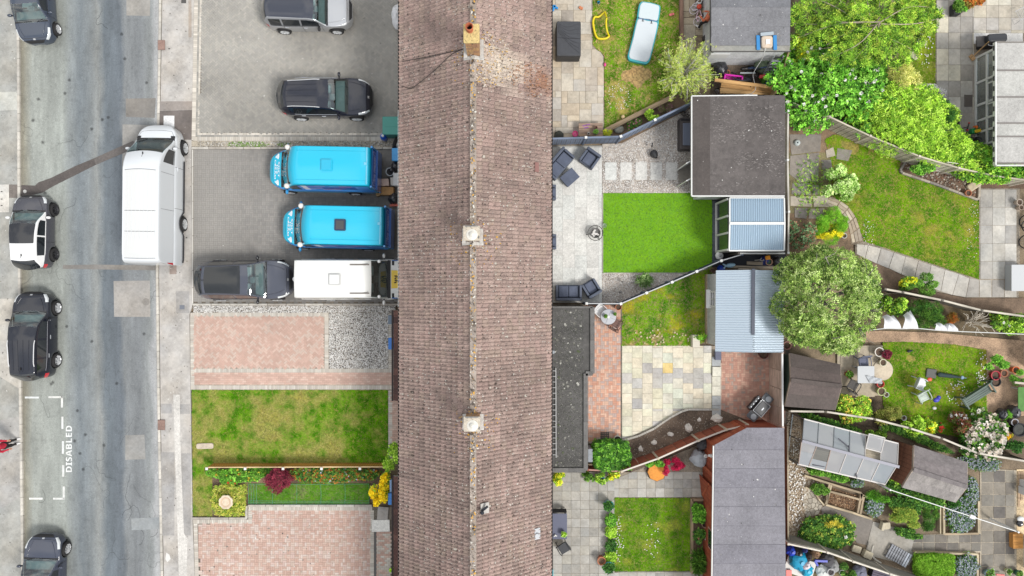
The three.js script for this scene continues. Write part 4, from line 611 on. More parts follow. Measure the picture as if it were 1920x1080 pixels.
{
const wv=paintOf(236,236,233),t=vehicle({name:'ice_cream_van',cat:'van',van:true,label:'white van with blue and yellow checks parked nose to the terrace',pos:[-7.42,G,-0.42],turn:0.0,L:5.45,W:2.0,H:2.6,wheelR:0.33,wheels:[0.17,0.78],paint:wv,bow:0.05,deck:vanDeck(1.12),top:[[0.2,1.12],[0.237,1.22],[0.335,2.25],[0.37,2.52],[0.42,2.6],[0.95,2.6],[0.985,2.55],[0.995,2.2],[1,1.4]],screen:[0.232,0.345],rear:[0.985,1],plan:vanPlan,taper:0.88,windows:[[0.28,0.38]],mirrorF:0.26,mirrorY:0.3,handles:[],doors:[0.18,0.32],badge:false,noGrille:true,head:[0.02,0.1,0.46,0.62],tail:[0.99,1.0,0.75,0.95]}),{body,cabin,X}=t.surf;
const yellow=paintOf(246,206,20),blue=paintOf(40,110,196),p=cabin(0.64,0);
mesh('bonnet_panel',patch(body,0.125,0.205,-0.15,0.15,8,10,0.012),yellow,t);
{const g=lettering('99',0.26);g.rotateX(-Math.PI/2);g.rotateY(Math.PI/2);const b=body(0.165,0);g.translate(b.x,b.y+0.022,0);g.rotateZ(0);mesh('bonnet_number',g,seam,t);}
mesh('check_panel',mrg([1,-1].map((z)=>patch(cabin,0.44,0.49,z*0.5,z*0.64,4,6,0.014))),yellow,t);mesh('check_panel',mrg([1,-1].flatMap((z)=>[0.5,0.72,0.88].map((f)=>patch(cabin,f,f+0.07,z*0.74,z*0.95,4,4,0.014)))),blue,t);mesh('check_panel',mrg([1,-1].flatMap((z)=>[0.42,0.64,0.8].map((f)=>patch(cabin,f,f+0.07,z*0.74,z*0.95,4,4,0.014)))),yellow,t);
mesh('bonnet_stripe',mrg([1,-1].map((z)=>tube([[0.1,0.5],[0.15,0.42],[0.2,0.36]].map(([f,q])=>body(f,q*z).add(V(0,0.01,0))),0.025,5))),blue,t);
mesh('hood_vents',mrg([-1,1].map((z)=>patch(body,0.18,0.2,z*0.24,z*0.38,4,6,0.012))),trim,t);
mesh('roof_hatch',rbx(0.54,0.08,0.52,0.05,p.x,p.y-0.01,0.02),C(206,206,204),t);mesh('hatch_lid',rbx(0.44,0.03,0.42,0.04,p.x,p.y+0.065,0.02),C(238,238,236),t);
mesh('light_bar_slot',mrg([bx(0.9,0.025,0.06,X(0.43),cabin(0.43,0.4).y+0.0,-0.66),bx(0.9,0.025,0.06,X(0.43),cabin(0.43,0.4).y+0.0,0.66)]),C(120,112,106),t);
mesh('beacon',mrg([ball(0.13,X(1)-0.08,1.9,0.0,1,0.9,1,14),ball(0.08,X(0.27),2.45,-0.82),ball(0.08,X(0.27),2.45,0.82)]),white,t);
}
// back gardens: ground surfaces (right of the terrace)
const cushion=(r,g,b)=>C(r,g,b,{map:T.blotch});
const sandSlabs=[cushion(204,193,176),cushion(199,186,167),cushion(208,199,184),cushion(195,184,170),cushion(203,187,165),cushion(210,196,174),cushion(196,189,179),cushion(188,178,166)];
const greySlabs=[cushion(184,180,172),cushion(178,174,166),cushion(190,186,178),cushion(172,168,160),cushion(186,181,170)];
const porcelain=[C(222,222,217,{map:T.fine}),C(219,220,216,{map:T.fine}),C(225,224,219,{map:T.fine}),C(220,218,213,{map:T.fine})];
const creamSlabs=[cushion(222,215,194),cushion(226,219,200),cushion(219,213,188),cushion(216,210,193),cushion(223,213,190)],greySand=[cushion(194,190,184),cushion(188,184,180),cushion(199,195,188)],greenSand=[cushion(217,216,194),cushion(214,215,196)],ochreSand=[cushion(232,206,140)],peachSand=[cushion(224,214,193),cushion(223,212,190)];
const mortarBed=C(150,142,130,{map:T.soil});
const patio1=bed('patio',[[1030,-90],[1111,-90],[1111,84],[1118,92],[1128,99],[1132,106],[1133,259],[1030,259]],mortarBed,G-0.012);
slabs(patio1,PP([[1030,-60],[1110,-60],[1110,92],[1030,92]],G),{w:0.3,d:0.3,random:true,mats:sandSlabs,y:G,seed:5,gap:0.016});
slabs(patio1,PP([[1030,92],[1116,92],[1126,98],[1132,107],[1132,258],[1030,258]],G),{w:0.3,d:0.3,random:true,mats:sandSlabs,y:G,seed:6,gap:0.016});
const g1a=A(112,164,16),g1b=A(66,118,8),straw=A(196,186,110),GR=1.26;
const lawnTone=(a,b,dry,bare,seed,dryAt=0.6)=>(x,z,r)=>{const n=fbm(x*1.1+seed,z*1.1,230+seed,5),m=fbm(x*2.4,z*2.4,231+seed,4);if(bare&&bare(x,z,m))return null;return mixc(mixc(a,b,smooth(0.3,0.7,m)),dry,smooth(dryAt-0.08,dryAt+0.14,n+(m-0.5)*0.25)*0.9).multiplyScalar(rr(0.68,1.3,r)*GR);};
const blotAt=(u,v,rx,rz)=>{const c=P(u,v,G);return(x,z,m)=>((x-c.x)/rx)**2+((z-c.z)/rz)**2+(m-0.5)*1.6<1;};
{const b1=blotAt(1193,140,0.75,0.42),b2=blotAt(1196,156,0.22,0.25);lawnAt([[1111.5,-90],[1276,-90],[1276,172],[1262,181],[1133.5,246],[1133.5,106],[1128,98],[1118,91],[1111.5,84]],{n:330,seed:81,base:A(176,152,104),color:lawnTone(g1a,g1b,A(184,176,88),(x,z,m)=>b1(x,z,m)||b2(x,z,m),2,0.62)});}
const border1=bed('flower_bed',[[1133.5,246.3],[1262,181.3],[1276,172.3],[1300,180],[1300,200],[1166,268],[1133.5,268]],soilMat,G-0.005);
const sleeper=[C(176,150,122,{map:T.wood}),C(164,138,112,{map:T.wood}),C(186,162,132,{map:T.wood})];
const path1=bed('path',[[1276.2,-90],[1334,-90],[1334,130],[1276.2,150]],C(150,136,116,{map:T.soil}),G-0.015);
for(const[u0,v0,u1,v1]of[[1282,-20,1292,21],[1293,-20,1303,30],[1282,22,1292,32],[1282,33.5,1304,45],[1282,46,1304,78],[1283,79,1304,112],[1305,56,1333,66],[1306,32,1330,55]])mesh('paving_slab',prism(PP(BOX(u0,v0,u1,v1),G),G-0.05,G),pick([cushion(186,172,148),cushion(176,162,138),cushion(194,182,160)]),path1);
const yard=bed('yard',BOX(1334.3,96,1490,184),C(108,96,84,{map:T.soil}),G-0.02);
const patio2=bed('patio',[[1030,273],[1129,273],[1129,568],[1030,568]],C(176,174,168,{map:T.fine}),G-0.012);
slabs(patio2,PP(BOX(1032.5,276,1128.5,567),G),{w:0.6,d:1.2,stagger:0.5,mats:porcelain,y:G,seed:7,gap:0.008,rough:0.001});
const paleGravel=[A(228,223,217),A(216,209,203),A(236,233,228),A(198,190,184),A(240,238,235),A(176,168,162),A(218,206,197)];
const gravel2=bed('gravel_bed',[[1129.3,270],[1166,268.5],[1300,200.5],[1300,362],[1129.3,362]],C(188,182,176,{map:T.soil}),G-0.02);
pebbles(gravel2,PP([[1129.5,276],[1168,270],[1299,204],[1299,361],[1129.5,361]],G),{n:620,cols:paleGravel,size:[0.03,0.065],y:G-0.02,seed:24});
for(const u of[1134.5,1163,1191.5,1219.5,1248.5,1277])mesh('paving_slab',prism(PP(BOX(u,304.5,u+21.5,337.5),G),G-0.05,G+0.015),pick(porcelain),gravel2);
{const turf=bed('artificial_lawn',[[1131,362.5],[1296,362.5],[1335,376],[1335,500],[1282,511],[1131,511]],C(96,150,34,{map:T.turf}),G-0.005);grass(turf,PP([[1131,362.5],[1300,362.5],[1335,376],[1335,500],[1282,511],[1131,511]],G),{n:430,seed:83,s:0.75,y:G-0.005,color:(x,z,r)=>{const m=fbm(x*1.2,z*5,241,3);return mixc(A(136,190,34),A(114,174,26),m).multiplyScalar(rr(0.92,1.08,r)*1.25);}});}
const gravel2b=bed('gravel_bed',[[1129.3,511.4],[1284,511.4],[1335,500.3],[1335,505],[1166,570],[1129.3,570]],C(188,182,176,{map:T.soil}),G-0.02);
pebbles(gravel2b,PP([[1129.5,512],[1284,512],[1330,501],[1166,566],[1129.5,566]],G),{n:620,cols:paleGravel,size:[0.03,0.065],y:G-0.02,seed:25});
{const e=[];edging(gravel2b,[[1130,362],[1130,512],[1290,512]],{w:0.035,h:0.05,len:2.4,name:'edging_strip',mats:[C(196,190,180,{map:T.wood})]});}
const deck2=bed('decking',BOX(1335.4,368,1480,500),C(70,72,80),G-0.03);
for(let i=0;i<4;i++)mesh('deck_board',prism(PP(BOX(1336+i*4.1,377,1339.7+i*4.1,492),G+0.03),G,G+0.03),pick([C(96,100,112,{map:T.wood}),C(88,92,104,{map:T.wood}),C(104,106,116,{map:T.wood})]),deck2);
const terra=[A(216,172,150),A(206,160,140),A(222,184,162),A(198,176,166),A(190,168,160),A(214,160,136)];
const patio3=bed('patio',[[1030,570.5],[1166,570.5],[1166,832],[1030,832]],jointMat,G-0.01);
blocks(patio3,PP(BOX(1096,572,1164.5,830),G),{lay:'basket',y:G,cols:terra,seed:84,dirt:0.4});
lawnAt([[1166.3,568],[1336,500.5],[1336,520],[1322,520],[1322,640],[1305,648],[1166.3,648]],{n:330,seed:85,base:A(150,140,90),color:lawnTone(A(122,172,14),A(62,126,10),A(186,176,44),(x,z,m)=>{const v=z/CAM_H*FOCAL+540;return v>628&&m>0.6;},5,0.6)});
const patio3b=bed('patio',[[1166.3,648.3],[1352,648.3],[1352,768],[1282,770],[1230,800],[1166.3,828]],mortarBed,G-0.012);
const sandChooser=(x,z,r)=>{const k=r();return k<0.17?pick(greySand,r):k<0.3?pick(greenSand,r):k<0.32?ochreSand[0]:k<0.44?pick(peachSand,r):pick(creamSlabs,r);};
for(const poly of[BOX(1166.3,648.3,1334,767),[[1166.3,767],[1282,767],[1236,795],[1166.3,826]]])slabs(patio3b,PP(poly,G),{w:0.507,d:0.507,stagger:0.5,chooser:sandChooser,y:G,seed:8,gap:0.012,oz:0.1});
for(let i=0;i<6;i++)mesh('paving_slab',prism(PP(BOX(1335,669+i*18.4,1351,686.6+i*18.4),G),G,G+(i===1?0.1:0.03)),pick([cushion(216,212,196),cushion(182,184,184),cushion(224,220,204)]),patio3b);
const bed3=bed('flower_bed',[[1352,768.3],[1282,770.4],[1230,800.3],[1166.4,828.3],[1166.4,862],[1184,885],[1360,812],[1402,797],[1402,788]],C(110,95,83,{map:T.soil}),G+0.02);
pebbles(bed3,PP([[1345,772],[1284,774],[1232,804],[1172,832],[1184,876],[1350,806]],G),{n:130,cols:[A(150,128,106),A(124,104,88),A(196,184,168)],size:[0.015,0.05],y:G+0.02,seed:26});
{const line=[[1164,826],[1196,817],[1226,803],[1240,793],[1258,781],[1278,770.5],[1290,767],[1348,767.5]];edging(bed3,line,{w:0.09,h:0.14,len:0.45,name:'kerb_stone',mats:[cushion(196,190,180),cushion(184,178,168)]});edging(bed3,[[1184,876],[1236,858],[1300,827],[1352,806]],{w:0.07,h:0.12,len:0.9,name:'edging_stone',mats:[cushion(160,150,138),cushion(148,140,128)]});}
const patio3c=bed('patio',BOX(1352.3,655,1480,800),jointMat,G-0.012);
blocks(patio3c,PP(BOX(1352.5,655,1472,795),G),{lay:'basket',y:G,cols:[A(200,156,138),A(193,147,129),A(206,166,146),A(176,154,142),A(188,142,125)],seed:86,dirt:0.4});
edging(patio3c,[[1351.5,680],[1351.5,768]],{w:0.05,h:0.05,len:0.9,mats:[cushion(196,176,160)]});
const patio4=bed('patio',[[1030,884.5],[1184,885.3],[1330,826],[1330,933],[1152,933],[1152,1072],[1330,1072],[1330,1240],[1030,1240]],mortarBed,G-0.012);
for(const[k,poly]of[BOX(1033,884.8,1152,1200),[[1152,885],[1186,885],[1326,828],[1326,933],[1152,933]],BOX(1152,1072,1326,1200)].entries())slabs(patio4,PP(poly,G),{w:0.455,d:0.455,mats:greySlabs,y:G,seed:90+k,gap:0.014,ox:k?0.23:0.1,oz:0.05,rough:0.006});
lawnAt([[1152.5,934],[1296,934],[1296,1070],[1152.5,1071]],{n:330,seed:87,base:A(120,130,60),color:lawnTone(A(112,160,16),A(66,120,10),A(160,168,60),null,7,0.64)});
const planter4=bed('flower_bed',[[1296.3,936],[1332,936],[1332,1078],[1296.3,1076]],C(110,92,76,{map:T.soil}),G+0.12);
for(const[a,b]of[[[1298,936],[1298,1076]],[[1298,937.5],[1322,937.5]]]){const p=P(...a,0.26),q=P(...b,0.26);p.y=q.y=0.14;mesh('sleeper',bar(p,q,0.12,0.24),pick(sleeper),planter4);}
const flags=bed('patio',[[1755,-90],[2080,-90],[2080,330],[1826,330],[1826,62],[1755,62]],mortarBed,G-0.014);
const flagMats=[cushion(192,186,176),cushion(180,174,164),cushion(206,200,188),cushion(170,164,156),cushion(212,204,184)];
slabs(flags,PP(BOX(1826,-60,2010,62),G),{w:0.62,d:0.62,mats:[cushion(200,192,174),cushion(190,182,168),cushion(212,206,190),cushion(196,190,182)],y:G,seed:95,gap:0.014});
const flags2=bed('path',BOX(1754,62.3,1825.8,330),mortarBed,G-0.016);
slabs(flags2,PP(BOX(1756,-40,1825.8,290),G),{w:0.6,d:0.8,mats:flagMats,y:G,seed:96,gap:0.016,oz:0.3});
const chips=bed('gravel_bed',[[1713,157],[1753.8,157],[1753.8,168],[1775,168],[1775,200],[1768,200],[1758,178],[1722,176]],C(230,228,222,{map:T.fine}),G-0.01);
pebbles(chips,PP([[1713,157],[1753,157],[1775,169],[1775,196],[1768,196],[1758,178],[1720,176]],G),{n:700,cols:[A(248,247,244),A(236,234,230)],y:G-0.01,size:[0.03,0.06],seed:27});
const chips2=bed('gravel_bed',[[1826,62.3],[1918,62.3],[1918,82],[1826,82]],C(232,230,226,{map:T.fine}),G-0.008);
lawnAt([[1690,-60],[1753.7,-60],[1753.7,156.6],[1690,156.6]],{n:320,seed:88,base:A(136,140,64),color:lawnTone(A(146,170,26),A(96,132,20),A(176,170,80),null,9,0.64)});
for(const[u,v,a]of[[1737,26,0.2],[1731,53,0.15],[1728,79,0.35],[1712,104,0.7]]){const p=P(u,v,G);struct('stepping_stone',rbx(0.52,0.06,0.3,0.12,p.x,G,p.z,0,-a,0),cushion(202,190,172));}
const earth=C(132,112,90,{map:T.soil});
const rough=bed('flower_bed',[[1474,180],[1500,200],[1600,250],[1600,470],[1474,480]],earth,G-0.02);
lawnAt([[1547,262],[1566,252],[1600,258],[1690,300],[1688,322],[1830,372],[1835,380],[1835,523],[1800,512],[1700,478],[1620,452],[1606,408],[1588,384],[1560,368],[1560,310]],{n:300,seed:89,base:A(140,134,64),color:lawnTone(A(116,164,14),A(68,126,10),A(164,164,62),(x,z,m)=>z/CAM_H*FOCAL+540<290&&m>0.56,11,0.63)});
const rubble=[cushion(178,168,152),cushion(160,150,138),cushion(146,138,130),cushion(190,178,160)];
const oldPath=bed('path',[[1478,286],[1560,286],[1560,400],[1478,400]],C(124,118,84,{map:T.soil}),G-0.01);
for(const q of[[[1480,252],[1540,252],[1538,284],[1484,290]],[[1482,292],[1536,286],[1534,340],[1500,342],[1480,326]],[[1486,343],[1520,344],[1520,366],[1484,364]],[[1523,347],[1536,347],[1536,364],[1523,366]],[[1482,368],[1522,368],[1522,388],[1482,386]],[[1524,368],[1552,366],[1554,388],[1526,388]],[[1540,300],[1558,300],[1560,316],[1542,318]],[[1544,320],[1560,320],[1560,338],[1542,336]],[[1570,278],[1598,282],[1590,302],[1568,298]],[[1548,282],[1562,276],[1566,292],[1550,296]],[[1490,390],[1514,390],[1512,410],[1490,408]],[[1518,392],[1546,390],[1544,410],[1516,410]]])mesh('paving_stone',prism(PP(q,G),G-0.06,G+rr(0,0.02)),pick(rubble),oldPath);
const curved=bed('path',[[1540,365],[1560,368],[1588,384],[1606,408],[1620,440],[1618,460],[1596,458],[1594,425],[1580,400],[1550,384]],C(150,136,118,{map:T.soil}),G-0.012);
{const r=rng(99),inner=[[1546,384],[1566,392],[1580,402],[1590,420],[1594,440],[1598,456]],outer=[[1556,368],[1576,376],[1592,388],[1604,406],[1612,426],[1617,452]];for(let i=0;i<5;i++)for(let k=0;k<3;k++){const f=(a,b,t)=>[lerp(a[0],b[0],t),lerp(a[1],b[1],t)],t0=(k+0.06+r()*0.06)/3,t1=(k+0.9)/3,e=0.05;mesh('paving_stone',prism(PP([f(f(inner[i],outer[i],t0),f(inner[i+1],outer[i+1],t0),e),f(f(inner[i],outer[i],t1),f(inner[i+1],outer[i+1],t1),e),f(f(inner[i],outer[i],t1),f(inner[i+1],outer[i+1],t1),1-e),f(f(inner[i],outer[i],t0),f(inner[i+1],outer[i+1],t0),1-e)],G),G-0.05,G+r()*0.02),pick([cushion(196,178,156),cushion(184,168,146),cushion(172,160,144),cushion(204,190,168)],r),curved);}}
const longPath=bed('path',[[1604,458],[1622,452],[1700,478.5],[1800,512.5],[1836,524],[1910,524],[1910,558],[1812,558],[1752,546],[1690,512],[1640,492],[1604,476]],mortarBed,G-0.01);
{const up=[[1606,458],[1628,460],[1652,466],[1676,474],[1698,481],[1722,489],[1746,497],[1772,506],[1798,514],[1818,522],[1836,525]],dn=[[1606,476],[1622,484],[1644,494],[1666,503],[1690,514],[1714,524],[1738,536],[1764,546],[1786,553],[1811,557],[1836,557]];for(let i=0;i<10;i++)mesh('paving_slab',prism(PP([[up[i][0]+0.5,up[i][1]],[up[i+1][0]-0.5,up[i+1][1]],[dn[i+1][0]-0.5,dn[i+1][1]],[dn[i][0]+0.5,dn[i][1]]],G),G-0.05,G+rr(0,0.015)),pick([cushion(196,190,180),cushion(184,178,168),cushion(174,168,160),cushion(204,198,188)]),longPath);for(let i=0;i<3;i++)mesh('paving_slab',prism(PP(BOX(1837+i*23.5,525,1859+i*23.5,557),G),G-0.05,G),pick(flagMats),longPath);}
const sidePatio=bed('patio',BOX(1836.2,353,1912,523.8),mortarBed,G-0.012);
slabs(sidePatio,PP(BOX(1838,355,1906,523),G),{w:0.62,d:0.9,mats:[cushion(198,194,186),cushion(186,182,174),cushion(174,170,164),cushion(206,202,194)],y:G,seed:97,gap:0.016,rough:0.006});
const bed5=bed('flower_bed',[[1690,300],[1704,290],[1930,345],[1930,353],[1836,353],[1834,376],[1828,374],[1686,324]],C(112,92,76,{map:T.soil}),G+0.03);
pebbles(bed5,PP([[1694,304],[1706,296],[1826,340],[1828,368],[1696,320]],G),{n:120,cols:[A(168,156,140),A(120,104,90),A(200,190,176),A(150,110,90)],size:[0.03,0.12],y:G+0.03,seed:28});
edging(bed5,[[1700,296],[1686,320],[1690,325],[1758,348],[1830,375],[1833,370],[1834,345]],{w:0.1,h:0.16,len:0.5,name:'kerb_stone',mats:rubble});
const bed6=bed('flower_bed',[[1620,478],[1690,514.5],[1752,547],[1812,559],[1930,559],[1930,592],[1830,584],[1650,546],[1620,520]],C(122,104,88,{map:T.soil}),G-0.03);
const bed7=bed('flower_bed',[[1620,520.3],[1650,546.3],[1830,584.3],[1930,592.3],[1930,636],[1640,620],[1600,600]],C(104,92,70,{map:T.soil}),G-0.035);
const dirtPath=struct('path',prism(PP([[1612,622],[1650,620],[1760,624],[1930,640],[1930,780],[1850,780],[1850,656],[1790,646],[1700,641],[1612,642]],G),-0.2,G-0.005),C(178,152,128,{map:T.soil}));
lawnAt([[1656,642.5],[1700,641.5],[1790,646.5],[1849.6,656.5],[1849.6,830],[1700,800],[1656,760]],{n:310,seed:91,base:A(140,136,60),color:lawnTone(A(116,164,16),A(68,124,12),A(166,168,58),(x,z,m)=>blotAt(1708,672,0.24,0.2)(x,z,m),13,0.63)});
const patio7=bed('patio',[[1570,648],[1655.6,648],[1655.6,742],[1570,742]],C(188,174,152,{map:T.blotch}),G-0.008);
for(const q of[BOX(1600,651,1628,690),BOX(1630,651,1652,676),BOX(1576,664,1598,694),BOX(1604,717,1640,744)])mesh('paving_slab',prism(PP(q,G),G-0.05,G+0.01),pick([cushion(200,186,164),cushion(190,176,154)]),patio7);
{const c=P(1655,694,G);struct('stone_disc',cyl(0.52,0.5,0.03,c.x,G,c.z,20),cushion(206,192,170));}
const bed8=bed('flower_bed',[[1478,768],[1600,742.3],[1655.6,742.3],[1656,760.3],[1700,800.3],[1849.6,830.3],[1850,780.3],[1930,780.3],[1930,862],[1850,850],[1740,822],[1478,770]],C(104,90,74,{map:T.soil}),G-0.04);
const plot=bed('flower_bed',[[1474,770.4],[1740,822.4],[1850,850.4],[1930,862.4],[1930,1240],[1474,1240]],C(126,112,94,{map:T.soil}),G-0.045);
const woodchip=bed('bark_mulch',[[1474,772],[1500,776],[1506,860],[1520,900],[1512,960],[1500,1010],[1474,1018]],C(176,158,136,{map:T.soil}),G-0.02);
pebbles(woodchip,PP([[1476,774],[1498,778],[1504,860],[1518,902],[1510,960],[1498,1008],[1476,1014]],G),{n:420,cols:[A(206,190,166),A(186,166,142),A(160,140,118),A(224,212,194)],size:[0.03,0.1],y:G-0.02,seed:29});
const tarPath=bed('path',[[1540,952],[1552,946],[1636,972],[1636,980],[1625,1022],[1606,1018],[1596,990],[1580,978],[1542,972]],C(134,126,118,{map:T.blotch}),G-0.012);
const conc=bed('path',[[1637,978],[1720,1000],[1712,1048],[1704,1060],[1622,1040],[1626,1022]],C(168,162,152,{map:T.blotch}),G-0.008);
const crazy=bed('path',[[1508,912],[1530,920],[1544,948],[1536,966],[1512,972],[1504,948]],C(128,114,96,{map:T.soil}),G-0.015);
{const r=rng(42),poly=PP([[1508,914],[1529,922],[1542,947],[1534,964],[1512,970],[1506,948]],G),seeds=scatter(poly,22,r);seeds.forEach((s)=>{let cell=poly.map((p)=>[...p]);seeds.forEach((o)=>{if(o===s)return;const m=[(s[0]+o[0])/2,(s[1]+o[1])/2],n=[o[0]-s[0],o[1]-s[1]],l=Math.hypot(...n),out=[],d=(p)=>((p[0]-m[0])*n[0]+(p[1]-m[1])*n[1])/l+0.012;cell.forEach((p,i)=>{const q=cell[(i+1)% cell.length],a=d(p),b=d(q);if(a<=0)out.push(p);if((a<=0)!==(b<=0))out.push([lerp(p[0],q[0],a/(a-b)),lerp(p[1],q[1],a/(a-b))]);});cell=out;});if(cell.length>2)mesh('paving_stone',prism(cell,G-0.05,G+r()*0.015),pick([cushion(182,172,154),cushion(170,160,144),cushion(192,182,164)],r),crazy);});}
const darkFlags=[cushion(134,128,118),cushion(122,116,108),cushion(146,138,126),cushion(112,106,100),cushion(152,144,130)];
const flagYard=bed('patio',[[1713,1003],[1838,1000],[1838,878],[1906,882],[1906,1240],[1838,1240],[1838,1036],[1706,1036]],C(176,168,154,{map:T.soil}),G-0.012);
slabs(flagYard,PP(BOX(1840,882,1902,1150),G),{w:0.6,d:0.6,mats:darkFlags,y:G,seed:98,gap:0.03,rough:0.008});
slabs(flagYard,PP([[1716,1004],[1839,1001],[1839,1035],[1708,1035]],G),{w:0.6,d:0.44,mats:darkFlags,y:G,seed:99,gap:0.03,rough:0.008});
const strip9=bed('path',BOX(1906.2,880,2010,1240),C(214,194,160,{map:T.soil}),G-0.006);
for(const q of[[[1908,884],[1913,884],[1912,950],[1908,950]],[[1913.5,884],[1919,884],[1918,938],[1913.5,938]]])mesh('timber_board',prism(PP(q,G),G-0.02,G+0.03),pick(sleeper),strip9);
const tims=[C(196,178,148,{map:T.wood}),C(184,164,136,{map:T.wood}),C(206,190,160,{map:T.wood})];
const raised=(line,y=0.2,w=0.1)=>{for(let i=0;i<line.length-1;i++){const a=P(...line[i],y+0.08),b=P(...line[i+1],y+0.08);a.y=b.y=y*0.5+0.06;mesh('bed_board',bar(a,b,w,y),pick(tims),plot);}};
raised([[1509,892],[1556,907],[1550,946]]);raised([[1556,907],[1616,925],[1616,938],[1557,922]]);raised([[1616,928],[1646,940]]);raised([[1549,947],[1600,962],[1636,974]]);raised([[1616,926],[1609,962]]);raised([[1621,930],[1614,964]]);
raised([[1560,908],[1549,946]]);raised([[1511,914],[1526,920],[1536,936],[1546,948]],0.16,0.07);raised([[1536,966],[1560,968],[1590,978],[1600,1000],[1604,1014]],0.14,0.06);
raised([[1771,936],[1771,1003]]);raised([[1771,1002],[1836,1001]]);raised([[1836,940],[1836,1001]]);raised([[1716,1036],[1834,1040]]);raised([[1834,1040],[1834,1090]]);raised([[1764,936],[1764,1001]],0.24,0.06);
struct('bark_mulch',prism(PP([[1558,914],[1610,930],[1604,962],[1552,945]],G),G-0.1,G),C(116,90,66,{map:T.soil}));
pebbles(scene.children.at(-1),PP([[1560,916],[1608,930],[1603,959],[1555,944]],G),{n:320,cols:[A(150,112,78),A(112,84,62),A(190,160,126)],size:[0.03,0.09],y:G,seed:30});
pebbles(plot,PP([[1512,895],[1554,908],[1546,943],[1530,918]],G),{n:260,cols:[A(160,144,122),A(120,104,88),A(222,214,200)],size:[0.03,0.08],y:G-0.04,seed:31});
const junkYard=bed('yard',[[1474,1020],[1500,1014],[1720,1082],[1720,1240],[1474,1240]],C(128,116,84,{map:T.soil}),G-0.038);
// sheds, outbuildings, fences
const timberGrey=[C(178,164,146,{map:T.wood}),C(166,152,134,{map:T.wood}),C(190,176,158,{map:T.wood})];
const onAir=(u,v,h)=>P(u,v,h);
function strips(parent,q,n,mats,{name='felt_strip',t=0.02,lap=0.012,r=rng(5)}={}){
const[a,b,c,d]=q,up=b.clone().sub(a).cross(d.clone().sub(a)).normalize();if(up.y<0)up.negate();
for(let i=0;i<n;i++){
const p0=a.clone().lerp(d,i/n),p1=b.clone().lerp(c,i/n),p2=b.clone().lerp(c,(i+1.04)/n),p3=a.clone().lerp(d,(i+1.04)/n);
const l=lap+(i % 2)*0.004,pos=[],uv=[],f=[p0.clone().addScaledVector(up,0.002),p1.clone().addScaledVector(up,0.002),p2.clone().addScaledVector(up,l),p3.clone().addScaledVector(up,l)],g=f.map((p)=>p.clone().addScaledVector(up,-t));
const o=[r()*5,r()*5];const quad=(w,x,y,z)=>{for(const p of[w,x,y,w,y,z]){pos.push(p.x,p.y,p.z);uv.push(p.x+o[0],p.z+p.y+o[1]);}};
quad(...f);quad(f[3],f[2],g[2],g[3]);quad(f[0],f[3],g[3],g[0]);quad(f[1],f[2],g[2],g[1]);quad(f[0],f[1],g[1],g[0]);
const geo=new THREE.BufferGeometry();geo.setAttribute('position',new THREE.Float32BufferAttribute(pos,3));geo.setAttribute('uv',new THREE.Float32BufferAttribute(uv,2));geo.computeVertexNormals();
mesh(name,geo,pick(mats,r),parent);
}
}
function sheet(a,b,c,d,nu=1,nv=1,wave=null,t=0){
const up=b.clone().sub(a).cross(d.clone().sub(a)).normalize();if(up.y<0)up.negate();
const pos=[],uv=[],idx=[];
for(let i=0;i<=nv;i++)for(let j=0;j<=nu;j++){const p=a.clone().lerp(b,j/nu).lerp(d.clone().lerp(c,j/nu),i/nv);if(wave)p.addScaledVector(up,wave(j/nu,i/nv));pos.push(p.x,p.y,p.z);uv.push(p.x,p.z+p.y*0.3);}
for(let i=0;i<nv;i++)for(let j=0;j<nu;j++){const k=i*(nu+1)+j;idx.push(k,k+nu+1,k+1,k+1,k+nu+1,k+nu+2);}
const g=new THREE.BufferGeometry();g.setAttribute('position',new THREE.Float32BufferAttribute(pos,3));g.setAttribute('uv',new THREE.Float32BufferAttribute(uv,2));g.setIndex(idx);g.computeVertexNormals();return g;
}
const wallBox=(x0,z0,x1,z1,h,m,parent,name='wall')=>{for(const[cx,cz,w,d]of[[(x0+x1)/2,z0+0.05,x1-x0,0.1],[(x0+x1)/2,z1-0.05,x1-x0,0.1],[x0+0.05,(z0+z1)/2,0.1,z1-z0-0.2],[x1-0.05,(z0+z1)/2,0.1,z1-z0-0.2]])mesh(name,bx(w,h-G-0.02,d,cx,G,cz),m,parent);};
const at=(q)=>[q[0].x,q[0].z];
const felts=[C(112,104,102,{map:T.felt}),C(104,97,95,{map:T.felt}),C(120,111,108,{map:T.felt})],whitePaint=C(238,238,236,{roughness:0.6});
